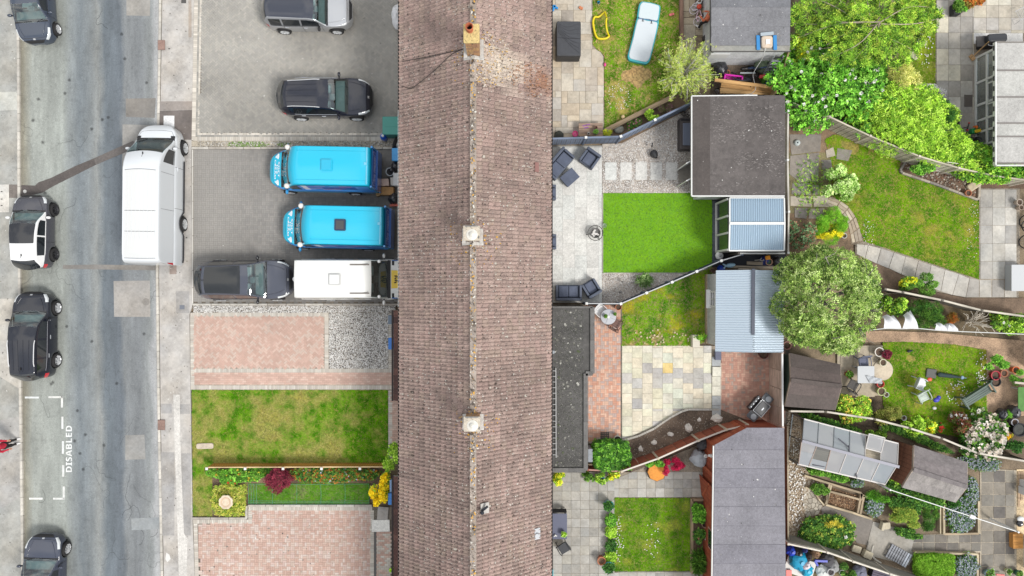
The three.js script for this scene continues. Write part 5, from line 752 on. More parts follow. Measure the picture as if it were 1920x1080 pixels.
{
const h=2.7,poly=PP([[1028,574],[1112.5,574],[1112.5,702],[1100,702],[1100,883],[1028,883]],h),ext=thing('house_extension','flat roofed rear extension with dark mineral felt beside the terrace','extension');
mesh('wall',prism(poly.map(([x,z])=>[x+(x>2.8?-0.12:0),z+(z<2?0.12:z>8?-0.12:0)]),G,h-0.1),C(190,172,156,{map:T.blotch}),ext);
mesh('flat_roof',prism(poly,h-0.1,h),C(92,90,88,{map:T.felt,bumpScale:0.01}),ext);
const line=[[1033,576],[1110.5,576],[1110.5,700],[1098,700],[1098,881],[1033,881]];for(let i=0;i<5;i++){const a=P(...line[i],h),b=P(...line[i+1],h);a.y=b.y=h+0.04;mesh('roof_kerb',bar(a,b,i===0?0.08:0.2,0.09),C(116,114,112,{map:T.felt}),ext);}
pebbles(ext,PP(BOX(1040,580,1094,878),h).map(([x,z])=>[x,z]),{n:300,cols:[A(112,112,106),A(84,84,80),A(150,148,142),A(78,86,66)],size:[0.015,0.04],y:h,seed:33,name:'loose_chippings'});
mesh('roof_vent',cyl(0.09,0.07,0.1,P(1037,660,h).x,h,P(1037,660,h).z),C(170,176,182),ext);
const ld=thing('ladder','long white ladder lying on the flat extension roof along the terrace eave','ladder'),a=P(1037,690,h+0.1),b=P(1037.5,858,h+0.1),lm=C(214,214,214,{roughness:0.4});
for(const dx of[-0.11,0.13])mesh('rail',bar(a.clone().add(V(dx,0,0)),b.clone().add(V(dx,0,0)),0.025,0.05),lm,ld);
for(let i=0;i<16;i++){const p=a.clone().lerp(b,(i+0.5)/16);mesh('rung',bar(p.clone().add(V(-0.11,0,0)),p.clone().add(V(0.13,0,0)),0.02),lm,ld);}
}
{
const h=2.4,s=thing('shed','large grey felt roofed outbuilding at the top of the picture with a white wall','shed'),f=[C(128,128,133,{map:T.fine}),C(122,123,128,{map:T.fine}),C(132,132,136,{map:T.fine})];
const a=P(1333,-60,h),b=P(1483,-60,h),c=P(1481,84,h),d=P(1333,84,h);
strips(s,[a,b,c,d],4,f);strips(s,[P(1334,84,h-0.02),P(1482,84,h-0.02),P(1480,95,h-0.03),P(1334,95,h-0.03)],1,[C(160,158,150,{map:T.blotch})]);
wallBox(a.x+0.25,a.z,b.x-0.15,P(0,95,h).z-0.06,h-0.06,C(232,234,236,{map:T.fine}),s);
mesh('fascia',bar(P(1334,96,h-0.1),P(1481,96,h-0.1),0.04,0.16),C(120,118,116),s);mesh('fascia',bar(P(1332,-60,h-0.06),P(1332.5,96,h-0.06),0.04,0.14),C(70,70,72),s);
mesh('window_frame',bx(0.9,0.6,0.04,P(1352,0,2).x,1.3,P(0,95,h).z-0.02),whitePaint,s);
const t=thing('sack','pale sack lying between two blue boards on the grey outbuilding roof','sack',[P(1437,79,h+0.05).x,h+0.02,P(1437,79,h+0.05).z]);
mesh('bag',rbx(0.52,0.16,0.56,0.12,0,0,0.02),C(214,196,176,{map:T.cloth}),t);mesh('label',rbx(0.2,0.03,0.22,0.02,0.02,0.16,0.02),C(244,242,238),t);mesh('flap',rbx(0.62,0.05,0.16,0.04,0,0.08,-0.36,0,0.1,0),C(176,186,194),t);
for(const x of[-0.38,0.4]){const q=P(1437,79,h+0.05);solo('board',x<0?'blue board left of the sack on the grey outbuilding roof':'blue board right of the sack on the grey outbuilding roof','board',rbx(0.17,0.05,0.68,0.02),C(62,142,206),[q.x+x,h+0.02,q.z+0.02],0.03);}
solo('cable','white cable hanging from the outbuilding roof down into the cluttered yard','cable',tube([P(1437,82,h+0.2),P(1434,96,h),P(1428,112,1.7),P(1419,126,1.2),P(1412,140,0.9),P(1414,152,0.8),P(1417,164,0.7),P(1411,174,1.2),P(1394,178,2.2)],0.016,5),whitePaint);
}
{
const h=2.35,s=thing('summer_house','summer house with a worn dark felt roof beside the artificial lawn','shed'),X0=P(1298,0,h).x,X1=P(1471,0,h).x,Z0=P(0,181,h).z,Z1=P(0,366,h).z;
const us=[1298,1330,1361,1396,1433,1471];for(let i=0;i<5;i++){const g=PP(BOX(us[i],181-i*0.6,us[i+1]+1.2,366.5),h);mesh('felt_strip',prism(g,h-0.03,h+0.012-i*0.003),i===0?C(84,77,74,{map:T.fine}):pick([C(94,88,86,{map:T.felt,bumpScale:0.012}),C(88,82,80,{map:T.felt,bumpScale:0.012}),C(99,93,91,{map:T.felt,bumpScale:0.012})]),s);}
{const r=rng(12),l=[];for(let i=0;i<1800;i++){const x=rr(X0+0.9,X1,r),z=rr(Z0,Z1,r);if(fbm(x*1.3,z*2.6,401,3)<0.5)continue;const k=rr(0.01,0.05,r);l.push([mx(x,h+0.014,z,0,rr(-0.5,0.5,r),0,[k*2.6,0.006,k]),pick([A(124,118,116),A(114,108,106),A(136,130,127)],r)]);}inst('weathering',new THREE.CylinderGeometry(0.5,0.5,1,7),new THREE.MeshStandardMaterial({roughness:1}),l,s);}
for(const[a,b]of[[[1297,180.5],[1297,367]],[[1297,367.5],[1471,367.5]],[[1297,180],[1420,178.5]]]){const p=P(...a,h),q=P(...b,h);p.y=q.y=h-0.05;mesh('fascia',bar(p,q,0.05,0.12),whitePaint,s);}
wallBox(X0+0.62,Z0+0.15,X1-0.1,Z1-0.08,h-0.06,C(214,218,218,{map:T.fine}),s);
const glass=mat(new THREE.Color(0.5,0.56,0.58),{roughness:0.08,transmission:0.8,specularIntensity:1});
for(const z of[-6.32,-5.5]){const o=new THREE.Group();o.name='door';o.position.set(X0+0.6,G+0.05,z);o.rotation.y=0.52;s.add(o);const w=0.95;mesh('door_frame',mrg([bx(w,0.09,0.05,-w/2,0,0),bx(w,0.09,0.05,-w/2,1.93,0),bx(0.09,1.84,0.05,-0.045,0.09,0),bx(0.09,1.84,0.05,-w+0.045,0.09,0)]),whitePaint,o);mesh('pane',bx(w-0.18,1.84,0.01,-w/2,0.09,0),glass,o);}
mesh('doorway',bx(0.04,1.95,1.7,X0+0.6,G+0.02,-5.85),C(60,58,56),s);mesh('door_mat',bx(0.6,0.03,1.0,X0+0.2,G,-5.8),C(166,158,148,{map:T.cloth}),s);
}
{
const e=2.1,k=2.3,s=thing('garden_room','lean to garden room with a ridged bluish clear roof and white glazed front','garden room'),poly=C(166,188,206,{roughness:0.22});
const roofM=mat(A(158,182,202),{roughness:0.2,clearcoat:0.6});
const a=P(1368,371,e),b=P(1470,371,e),m0=P(1368,419,k),m1=P(1471,419,k),d=P(1367,470,e),c=P(1470,470,e),wave=(u)=>0.018*Math.cos(u*2*Math.PI*25);
mesh('roof_sheet',sheet(a,b,m1,m0,200,1,wave),roofM,s);mesh('roof_sheet',sheet(m0,m1,c,d,200,1,wave),roofM,s);
mesh('ridge_bar',bar(m0.clone().add(V(0,0.04,0)),m1.clone().add(V(0,0.04,0)),0.12,0.05),whitePaint,s);
for(const[p,q]of[[a,b],[d,c],[a,m0],[m0,d],[b,m1],[m1,c]])mesh('roof_trim',bar(p.clone().add(V(0,0.01,0)),q.clone().add(V(0,0.01,0)),0.06,0.06),whitePaint,s);
const wx=a.x-0.06,z0=a.z+0.05,z1=d.z-0.05,dark=mat(new THREE.Color(0.05,0.055,0.065),{roughness:0.08,clearcoat:1});
for(let i=0;i<=3;i++)mesh('mullion',bx(0.1,e-0.15,0.09,wx,G+0.03,lerp(z0,z1,i/3)),whitePaint,s);
mesh('bottom_rail',bx(0.1,0.1,z1-z0,wx-0.003,G+0.03,(z0+z1)/2),whitePaint,s);
for(let i=0;i<3;i++)mesh('pane',bx(0.03,e-0.3,(z1-z0)/3-0.1,wx+0.01,G+0.13,lerp(z0,z1,(i+0.5)/3)),dark,s);
mesh('wall',mrg([bx(b.x-wx,e-0.1,0.08,(b.x+wx)/2,G,z0-0.03),bx(b.x-wx,e-0.1,0.08,(b.x+wx)/2,G,z1+0.03),bx(0.08,e-0.1,z1-z0-0.02,b.x-0.05,G,(z0+z1)/2)]),C(120,118,116,{map:T.wood}),s);
}
{
const e=2.15,k=2.45,s=thing('shed','white shed under a pale blue corrugated metal roof with a dark ridge strip','shed'),m=mat(A(198,212,224),{roughness:0.32,metalness:0.25,clearcoat:0.2});
const wave=(u,v)=>0.022*Math.cos(v*2*Math.PI*34),a=P(1342.5,507,e),r0=P(1412,506,k),b=P(1472,507,e),d=P(1341,659,e),r1=P(1411,661,k),c=P(1469,661,e);
mesh('roof_sheet',sheet(a,r0,r1,d,1,270,wave),m,s);mesh('roof_sheet',sheet(r0,b,c,r1,1,270,wave),m,s);
const q=r0.clone().lerp(r1,0.78),u=V(0,0.05,0);mesh('ridge_strip',bar(r0.clone().add(u).add(V(0,0,-0.05)),q.add(u),0.15,0.05),C(70,76,92,{roughness:0.5}),s);
{const g=[];for(let i=0;i<9;i++){const p=r0.clone().lerp(r1,0.79+i*0.024);g.push(cyl(0.018,0.018,0.03,p.x+0.06,p.y+0.015,p.z,6));}mesh('roof_bolts',mrg(g),seam,s).userData.kind='stuff';}
const x0=a.x+0.1,z0=a.z+0.15,z1=d.z-0.25;wallBox(x0,z0,b.x-0.1,z1,e-0.04,C(214,216,216,{map:T.fine}),s);
const wz=(P(0,547,1.3).z+P(0,574,1.3).z)/2;const w=new THREE.Group();w.name='window';w.position.set(x0-0.04,1.0,wz);s.add(w);
mesh('window_frame',mrg([bx(0.08,0.08,0.78,0,0,0),bx(0.08,0.08,0.78,0,0.82,0),bx(0.08,0.74,0.08,0,0.08,-0.35),bx(0.08,0.74,0.08,0,0.08,0.35),bx(0.06,0.74,0.035,0,0.08,0),bx(0.06,0.035,0.62,0.002,0.42,0)]),whitePaint,w);mesh('pane',bx(0.02,0.74,0.62,0.02,0.08,0),glassDark,w);mesh('sill',bx(0.24,0.05,0.9,-0.08,-0.05,0),whitePaint,w);
mesh('base_board',bx(0.06,0.25,z1-z0,x0-0.03,G,(z0+z1)/2),tims[1],s);
}
{
const e=1.95,k=2.35,s=thing('shed','dark brown felt gabled shed with a dark green end wall','shed'),f=[C(100,88,84,{map:T.fine}),C(92,82,78,{map:T.fine})];
const a=P(1481,663,e),b=P(1575,684,e),r0=P(1483,713,k),r1=P(1578,724,k),d=P(1472.5,761,e),c=P(1566,768,e);
strips(s,[r0,r1,b,a],2,f,{lap:0.015});strips(s,[r0,r1,c,d],2,f,{lap:0.015});
mesh('ridge_cap',bar(r0.clone().add(V(0,0.025,0)),r1.clone().add(V(0,0.025,0)),0.2,0.02),f[1],s);
const green=C(70,88,74,{map:T.wood}),i=0.1;const A1=a.clone().lerp(c,0.04),B1=b.clone().lerp(d,0.04),C1=c.clone().lerp(a,0.04),D1=d.clone().lerp(b,0.04);mesh('wall',prism([[A1.x,A1.z],[B1.x,B1.z],[C1.x,C1.z],[D1.x,D1.z]],G,e-0.02),green,s);
const gable=(p,q,t)=>{const g=new THREE.BufferGeometry(),o=V(p.x<15?0.12:-0.12,0,0),y=e-0.05;g.setAttribute('position',new THREE.Float32BufferAttribute([...V(p.x,y,p.z).add(o).toArray(),...V(q.x,y,q.z).add(o).toArray(),...V(t.x,k-0.06,t.z).add(o).toArray()],3));g.computeVertexNormals();return mesh('gable',g,green,s);};
gable(a,d,r0);gable(b,c,r1);
for(const[p,q]of[[a,r0],[r0,d],[b,r1],[r1,c]])mesh('barge_board',bar(p.clone().add(V(0,-0.06,0)),q.clone().add(V(0,-0.06,0)),0.04,0.12),C(150,134,118,{map:T.wood}),s);
}
{
const h=2.45,s=thing('workshop','long grey felt roofed workshop with a reddish brown boarded side wall','shed'),fm=[C(134,132,140,{map:T.fine}),C(131,130,138,{map:T.fine}),C(137,135,142,{map:T.fine})],r=rng(9);
const vs=[802,843,879,914,950,986,1021,1056,1092,1128,1164],left=(v)=>lerp(1340,1336,(v-802)/360),right=(v)=>lerp(1470,1474,(v-802)/360);
vs.slice(0,-1).forEach((v,i)=>{const w=vs[i+1]+1.2,p=i===0?[[1400,v],[right(v),v],[right(w),w],[left(w),w],[1340,834]]:[[left(v),v],[right(v),v],[right(w),w],[left(w),w]];mesh('felt_strip',prism(PP(p,h),h-0.03,h+0.014-(i % 2)*0.006),pick(fm,r),s);if(i){const a=P(left(v),v,h),b=P(right(v),v,h);a.y=b.y=h+0.014;mesh('felt_seam',bar(a,b,0.02,0.01),C(122,120,128,{map:T.fine}),s);}});
const red=[C(176,88,56,{map:T.wood}),C(164,80,52,{map:T.wood}),C(186,98,64,{map:T.wood})],x=P(1340,0,h).x+0.1,z0=P(0,836,h).z,z1=16.4,X1=P(1470,0,h).x-0.1;
for(let z=z0,i=0;z<z1;z+=0.152,i++)mesh('board',bx(0.04+(i % 2)*0.012,h-0.1,0.148,x,G,z+0.07),pick(red,r),s);
const fz=P(0,803,h).z+0.1;mesh('wall',mrg([bx(X1-x,h-0.1,0.1,(X1+x)/2,G,z1+0.06),bx(0.1,h-0.1,z1-fz,X1,G,(z1+fz)/2),bx(X1-x-1.5,h-0.1,0.1,(X1+x+1.5)/2,G,fz)]),red[1],s);
{const p=V(x,0,z0),q=V(x+1.5,0,fz);for(let i=0;i<12;i++)mesh('board',bar(p.clone().lerp(q,i/12).setY(1.2),p.clone().lerp(q,(i+0.97)/12).setY(1.2),0.05,2.3),pick(red,r),s);}
for(const z of[P(0,878,1).z,P(0,926,1).z])mesh('corner_post',bx(0.1,h-0.12,0.1,x-0.07,G,z),red[2],s);
const o=new THREE.Group();o.name='door';o.position.set(x-0.05,G,P(0,938,1.2).z);o.rotation.y=0.12;s.add(o);for(let i=0;i<7;i++)mesh('board',bx(0.04,2.0,0.145,-0.02,0.05,-i*0.15),pick(red,r),o);mesh('ledge',bar([-0.06,0.3,0],[-0.06,1.8,-1],0.04,0.12),red[2],o);
mesh('window_frame',bx(0.05,0.7,1.0,x-0.04,1.2,P(0,1010,1.5).z),C(200,150,140),s);mesh('pane',bx(0.03,0.56,0.86,x-0.06,1.27,P(0,1010,1.5).z),glassDark,s);
mesh('fascia',bar(P(1339,836,h).add(V(-0.03,-0.03,0)),P(1335,1160,h).add(V(-0.03,-0.03,0)),0.05,0.1),whitePaint,s);mesh('fascia',bar(P(1340,834,h-0.04),P(1400,802,h-0.04),0.04,0.1),C(160,78,52),s);
mesh('wall_lamp',mrg([bx(0.12,0.14,0.14,x-0.1,1.9,P(0,854,1.9).z),ball(0.07,x-0.2,1.93,P(0,854,1.9).z)]),whitePaint,s);
}
{
const e=1.5,k=2.15,s=thing('greenhouse','aluminium greenhouse with whitened panes and one open roof vent','greenhouse'),bars=C(150,156,160,{metalness:0.5,roughness:0.4}),wht=C(214,208,204,{roughness:0.5});
const pane=(r,g,b)=>new THREE.MeshPhysicalMaterial({color:A(r,g,b),roughness:0.18,clearcoat:1,clearcoatRoughness:0.03,transmission:0.5,side:THREE.DoubleSide});
const panes=[pane(222,228,234),pane(230,234,238),pane(214,224,232),pane(226,226,228)],clear=new THREE.MeshPhysicalMaterial({color:A(206,206,200),roughness:0.06,transmission:0.75,clearcoat:1,side:THREE.DoubleSide});
const z=(u,v)=>[1460+u/6.75,760+v/6.75],pt=(u,v,h)=>P(...z(u,v),h),ru=[300,490,690,895,1090,1285,1500],uu=[320,508,705,900,1100,1298,1512],lu=[252,378,588,762,968,1165,1345];
const R=(u)=>pt(u,lerp(452,772,(u-300)/1200),k),U=(u)=>pt(u,lerp(172,482,(u-320)/1190),e),Lw=(u)=>pt(u,lerp(745,1000,(u-252)/1093),e);
const rl=[290,485,662,862,1076,1282,1490];
for(let i=0;i<6;i++){
const a=U(uu[i]),b=U(uu[i+1]),c=R(ru[i+1]),d=R(ru[i]);
if(i===4){const up=V(0,0.32,0),m1=c.clone().lerp(b,0.42).add(V(0,0.05,0)),m0=d.clone().lerp(a,0.42).add(V(0,0.05,0)),e0=a.clone().add(d.clone().sub(a).multiplyScalar(-0.12)).add(up),e1=b.clone().add(c.clone().sub(b).multiplyScalar(-0.12)).add(up),o=new THREE.Group();o.name='roof_vent';s.add(o);mesh('pane',sheet(e0,e1,m1,m0),panes[3],o);for(const[p,q]of[[e0,e1],[e1,m1],[m1,m0],[m0,e0]])mesh('vent_frame',bar(p,q,0.04),wht,o);}
else mesh('pane',sheet(a,b,c,d),i===5?panes[3]:panes[i % 3],s);
const f=Lw(lu[i]),g=Lw(lu[i+1]),h0=R(rl[i]),h1=R(rl[i+1]);
if(i===0||i===1){const t=i?0.62:0.42,p=h0.clone().lerp(f,t),q=h1.clone().lerp(g,t);mesh('pane',sheet(h0,h1,q,p),i?clear:panes[3],s);mesh('pane',sheet(p.add(V(0,0.015,0)),q.add(V(0,0.015,0)),g,f),panes[0],s);}else mesh('pane',sheet(h0,h1,g,f),panes[(i+1)% 4],s);
mesh('wall_pane',sheet(a,b,V(b.x,G,b.z),V(a.x,G,a.z)),clear,s);mesh('wall_pane',sheet(f,g,V(g.x,G,g.z),V(f.x,G,f.z)),clear,s);
}
for(let i=0;i<=6;i++){mesh('glazing_bar',bar(U(uu[i]).add(V(0,0.01,0)),R(ru[i]).add(V(0,0.01,0)),0.03),i>3?wht:bars,s);mesh('glazing_bar',bar(Lw(lu[i]).add(V(0,0.01,0)),R(rl[i]).add(V(0,0.01,0)),0.035),i>2?wht:C(176,160,150),s);for(const p of[U(uu[i]),Lw(lu[i])])mesh('post',bar(V(p.x,G,p.z),p,0.04),bars,s);}
mesh('ridge',bar(R(292).add(V(0,0.03,0)),R(1520).add(V(0,0.03,0)),0.13,0.06),C(128,128,138,{metalness:0.4,roughness:0.5}),s);
for(const f of[U,Lw]){const l=f===U?uu:lu;mesh('eave_rail',bar(f(l[0]),f(l[6]),0.06),wht,s);}
for(const i of[0,6]){const a=U(uu[i]),b=Lw(lu[i]),c=R(ru[i]);mesh('end_frame',mrg([bar(V(a.x,G+0.05,a.z),V(b.x,G+0.05,b.z),0.05),bar(V((a.x+b.x)/2,G,(a.z+b.z)/2),c,0.04),bar(V(b.x,G,b.z),b,0.09)]),i?C(216,196,184):bars,s);}
for(const[u,v,u2,v2,h]of[[755,420,890,530,2.05],[890,505,892,580,2.1],[430,752,580,775,1.6],[978,865,990,915,1.65]])mesh('vent_stay',bar(pt(u,v,h),pt(u2,v2,h),0.05,0.04),C(84,84,94),s);
{const g=[];for(let i=0;i<3;i++){const a=R(ru[4-i*2+0]??300),b=Lw(lu[i+2]);}const c0=pt(1180,610,0.75),c1=pt(560,640,0.7);mesh('staging',mrg([bx(1.9,0.05,0.5,c0.x-0.3,0.72,c0.z-0.1,0,-0.24),bx(1.5,0.05,0.5,c1.x,0.68,c1.z,0,-0.24)]),C(206,194,172,{map:T.wood}),s);}
}
{
const e=1.9,k=2.4,s=thing('shed','weathered grey felt shed with a brown end wall beside the greenhouse','shed'),f=[C(134,126,126,{map:T.felt}),C(128,121,121,{map:T.felt})],f2=[C(160,154,150,{map:T.felt}),C(152,146,143,{map:T.felt})];
const z=(u,v,h)=>P(1600+u/4.909,740+v/4.909,h),a=z(562,470,e),b=z(1050,628,e),r0=z(553,690,k),r1=z(1052,770,k),d=z(452,850,e),c=z(942,988,e);
const r1b=r0.clone().add(b.clone().sub(a));r1.copy(r1b);
strips(s,[r0,r1,b,a],2,f,{lap:0.015});strips(s,[r0,r1,c,d],2,f2,{lap:0.015});mesh('ridge_cap',bar(r0.clone().add(V(0,0.025,0)),r1.clone().add(V(0,0.025,0)),0.2,0.02),f[1],s);
const brown=C(146,98,76,{map:T.wood}),dx=a.clone().sub(b).setY(0).normalize(),base=(p,o)=>{const q=p.clone().addScaledVector(dx,o);return[q.x,q.z];},sh=(p,t,q)=>p.clone().lerp(q,t);
const wl=prism([base(sh(a,0.04,d),-0.05),base(sh(b,0.04,c),0.1),base(sh(c,0.04,b),0.1),base(sh(d,0.04,a),-0.05)],G,e-0.02);mesh('wall',wl,brown,s);
const n=9,p0=sh(a,0.04,d).addScaledVector(dx,0.0),p1=sh(d,0.04,a).addScaledVector(dx,0.0);for(let i=0;i<n;i++){const t=(i+0.5)/n,p=p0.clone().lerp(p1,i/n),q=p0.clone().lerp(p1,(i+0.96)/n),hh=e-0.1+(k-e)*(1-Math.abs(t-0.5)*2),y=(hh+G)/2;p.y=q.y=y;mesh('board',bar(p,q,0.05,hh-G),brown,s);}
for(const[p,q]of[[a,r0],[r0,d],[b,r1],[r1,c]])mesh('barge_board',bar(p.clone().add(V(0,-0.06,0)),q.clone().add(V(0,-0.06,0)),0.04,0.12),C(176,160,146,{map:T.wood}),s);
}
{
const h=2.45,s=thing('outbuilding','pale grey roofed outbuilding with a white glazed front at the right edge','building'),fm=[C(190,189,184,{map:T.fine}),C(187,185,181,{map:T.fine})],x0=P(1868,0,h).x,z0=P(0,80,h).z,z1=P(0,308,h).z,X1=30;
const vs=[80,132,182,231,256,306];for(let i=0;i<5;i++){const g=P(0,vs[i],h).z,b=P(0,vs[i+1],h).z;mesh('roof_panel',bx(X1-x0,0.05,b-g-0.02,(X1+x0)/2,h-0.05,(g+b)/2),pick(fm),s);mesh('roof_batten',bx(X1-x0,0.035,0.06,(X1+x0)/2,h,b),C(136,130,126),s);}
mesh('fascia',bx(0.06,0.18,z1-z0+0.06,x0-0.03,h-0.15,(z0+z1)/2),whitePaint,s);mesh('fascia',bx(X1-x0,0.18,0.05,(X1+x0)/2,h-0.16,z1+0.045),whitePaint,s);mesh('fascia',bx(X1-x0,0.16,0.05,(X1+x0)/2,h-0.15,z0-0.03),C(150,144,138),s);
const clips=[];for(let i=0;i<12;i++)clips.push(bx(0.05,0.05,0.22,x0-0.075,h-0.08,lerp(z0,z1,(i+0.5)/12)));mesh('gutter_clips',mrg(clips),C(60,58,56),s).userData.kind='stuff';
const wx=P(1826.5,0,G).x,zz=(v,hh=G)=>P(0,v,hh).z,mull=[110,158,200,229,251,276,300];
const glass=new THREE.MeshPhysicalMaterial({color:new THREE.Color(0.8,0.84,0.84),transmission:0.9,roughness:0.05,side:THREE.DoubleSide});
for(let i=0;i<mull.length;i++)mesh('mullion',bx(0.09,h-0.2,0.1,wx+0.05,G,zz(mull[i])),whitePaint,s);
const top=h-0.1;for(const[y,t]of[[G,0.12],[0.92,0.1],[top-0.1,0.1]])mesh('rail',bx(0.085,t,zz(300)-zz(110),wx+0.05,y,(zz(300)+zz(110))/2),whitePaint,s);
for(let i=0;i<mull.length-1;i++)mesh('pane',bx(0.01,top-0.2,zz(mull[i+1])-zz(mull[i])-0.1,wx+0.05,G+0.1,(zz(mull[i+1])+zz(mull[i]))/2),glass,s);
const o=new THREE.Group();o.name='open_window';o.position.set(wx-0.05,1.1,zz(229));o.rotation.z=0.0;s.add(o);mesh('window_frame',mrg([bar([0,1.0,-1.6],[-0.05,0.1,-1.6],0.06),bar([0,1.0,-0.6],[-0.05,0.1,-0.6],0.06),bar([-0.05,0.1,-1.6],[-0.05,0.1,-0.6],0.06)]),whitePaint,o);
mesh('interior_floor',bx(4,0.04,z1-z0-0.4,wx+2.3,G,(z0+z1)/2),C(150,134,116,{map:T.wood}),s);mesh('wall',mrg([bx(X1-wx-0.6,h-0.1,0.1,(X1+wx)/2+0.3,G,zz(300)+0.05),bx(X1-wx-0.6,h-0.1,0.1,(X1+wx)/2+0.3,G,z0+0.3),bx(0.1,h-0.1,zz(300)-z0-0.3,X1-0.5,G,(zz(300)+z0)/2)]),C(206,196,182),s);
mesh('furniture',mrg([rbx(0.6,0.75,1.0,0.05,wx+0.9,G+0.04,zz(172)),rbx(0.5,0.9,0.5,0.05,wx+1.1,G+0.04,zz(190)),rbx(0.6,0.5,1.2,0.1,wx+0.8,G+0.04,zz(240))]),C(84,74,68),s);mesh('stored_boxes',mrg([bx(0.4,0.5,0.5,wx+0.6,G+0.04,zz(285)),bx(0.5,0.35,0.4,wx+0.8,G+0.54,zz(283),0,0.3)]),C(206,204,206),s);
}
function fence(name,label,line,o){
const{h=1.75,mats,dir='v',board=0.12,gap=0.006,postMat=mats[0],railMat=mats[0],capMat,panel=1.83,t=0.03,posts=true,lean=0,each=false,rail=true,y0=G,railW=0.07,flip=1,cat='fence',group}=o;
const f=thing(name,label,cat,[0,0,0],0,group),r=rng(line[0][0]+line[0][1]);
for(let i=0;i<line.length-1;i++){
const a=P(...line[i],h).setY(0),b=P(...line[i+1],h).setY(0),L=a.distanceTo(b),n=Math.max(1,Math.round(L/panel)),d=b.clone().sub(a).normalize(),nrm=V(-d.z,0,d.x).multiplyScalar(flip);
for(let k=0;k<n;k++){
const p=a.clone().lerp(b,k/n),q=a.clone().lerp(b,(k+1)/n),l=p.distanceTo(q),list=[],ry=Math.atan2(-d.z,d.x),push=(g)=>(each?mesh('board',g,pick(mats,r),f):list.push(g));
if(dir==='v'){const m=Math.floor(l/(board+gap));for(let j=0;j<m;j++){const c=p.clone().lerp(q,(j+0.5)/m);push(bx(l/m-gap,h-y0-0.03+rr(-0.01,0.01,r),t*0.6,c.x+nrm.x*0.012*(j % 2),y0,c.z+nrm.z*0.012*(j % 2),0,ry,0));}}
else{const m=Math.floor((h-y0-0.04)/(board+gap));for(let j=0;j<m;j++){const c=p.clone().add(q).multiplyScalar(0.5);push(bx(l-0.06,board,t*0.7,c.x,y0+0.02+j*(board+gap),c.z,o.tilt?o.tilt:0,ry,0));}}
if(!each)mesh('boards',mrg(list),pick(mats,r),f).userData.kind='stuff';
if(rail){const u=V(0,h-0.02,0);mesh('rail',bar(p.clone().add(u),q.clone().add(u),railW,0.05),railMat,f);}
if(o.backRails)for(const y of[0.35,h*0.6]){const u=V(0,y,0).addScaledVector(nrm,0.05);mesh('rail',bar(p.clone().add(u),q.clone().add(u),0.05,0.07),railMat,f);}
if(posts){const c=mesh('post',bx(0.1,h+0.04-y0+0.04,0.1,p.x-nrm.x*0.0,y0-0.04,p.z,0,ry,0),postMat,f);if(capMat)mesh('post_cap',bx(0.12,0.03,0.12,p.x,h+0.04,p.z,0,ry,0),capMat,f);if(k===n-1&&i===line.length-2)mesh('post',bx(0.1,h+0.04-y0+0.04,0.1,q.x,y0-0.04,q.z,0,ry,0),postMat,f);}
}
}
return f;
}
const slate=[C(122,134,156,{map:T.wood}),C(112,124,146,{map:T.wood}),C(130,142,164,{map:T.wood})];
fence('garden_fence','slate grey boarded fence with pale post caps above the white gravel garden',[[1033,260],[1164,256],[1228,225],[1297,192]],{h:1.55,mats:slate,board:0.09,gap:0.02,capMat:whitePaint,postMat:slate[1],railW:0.09});
fence('garden_fence','slate grey fence with a white top rail below the artificial lawn',[[1100,569],[1164,569.5],[1260,529],[1352,489],[1392,477]],{h:1.35,mats:[C(74,84,106,{map:T.wood}),C(68,78,98,{map:T.wood})],board:0.11,railMat:C(206,208,212),capMat:whitePaint,postMat:slate[1],railW:0.045,panel:1.2});
fence('timber_fence','weathered timber fence behind the ridged roof garden room',[[1385,475],[1474,475]],{h:1.5,mats:[C(110,104,98,{map:T.wood})],board:0.14,railMat:whitePaint});
fence('timber_fence','narrow pale timber fence along the right side of the summer house',[[1478,208],[1477,300],[1479,397],[1478,474]],{h:1.55,mats:timberGrey,railMat:C(206,200,190,{map:T.wood}),postMat:whitePaint,railW:0.08});
const paleTimber=[C(222,212,194,{map:T.wood}),C(212,201,184,{map:T.wood}),C(230,221,204,{map:T.wood})];
fence('boarded_fence','long pale boarded fence slanting below the bright green hedge',[[1476,203],[1554,232],[1630,268],[1722,306],[1796,328],[1860,342],[1930,352]].map(([u,v])=>[u+2,v-13]),{h:1.55,mats:paleTimber,board:0.11,gap:0.02,postMat:paleTimber[0],railMat:C(208,198,178,{map:T.wood}),backRails:true,flip:-1});
fence('timber_fence','low timber fence with a pale top rail above the washing line garden',[[1655,542],[1688,548],[1762,563],[1836,582],[1930,595]].map(([u,v])=>[u+5,v]),{h:1.35,mats:[C(120,114,104,{map:T.wood}),C(110,104,96,{map:T.wood})],railMat:C(210,202,186,{map:T.wood}),railW:0.09,board:0.14});
fence('panel_fence','pinkish brown panel fence with a white rail beside the grey barbecue',[[1467,661],[1468,802]],{h:1.85,mats:[C(216,190,174,{map:T.wood}),C(196,172,156,{map:T.wood}),C(214,190,174,{map:T.wood})],board:0.72,gap:0.02,railMat:whitePaint,railW:0.08,panel:3.5,each:true,flip:-1,posts:true});
fence('panel_fence','red brown boarded fence with pale posts curving below the rock border',[[1166,884],[1234,860],[1310,826],[1362,806],[1402,797]],{h:1.4,mats:[C(166,92,68,{map:T.wood}),C(154,84,62,{map:T.wood}),C(178,104,78,{map:T.wood})],board:0.42,gap:0.03,railMat:C(226,216,206),postMat:C(206,192,172,{map:T.wood}),panel:1.8,each:true});
fence('low_fence','short low red brown fence beside the box hedge',[[1102,881],[1166,884]],{h:1.0,mats:[C(160,88,70,{map:T.wood})],board:0.14,railMat:C(196,150,138),panel:1.5,each:true});
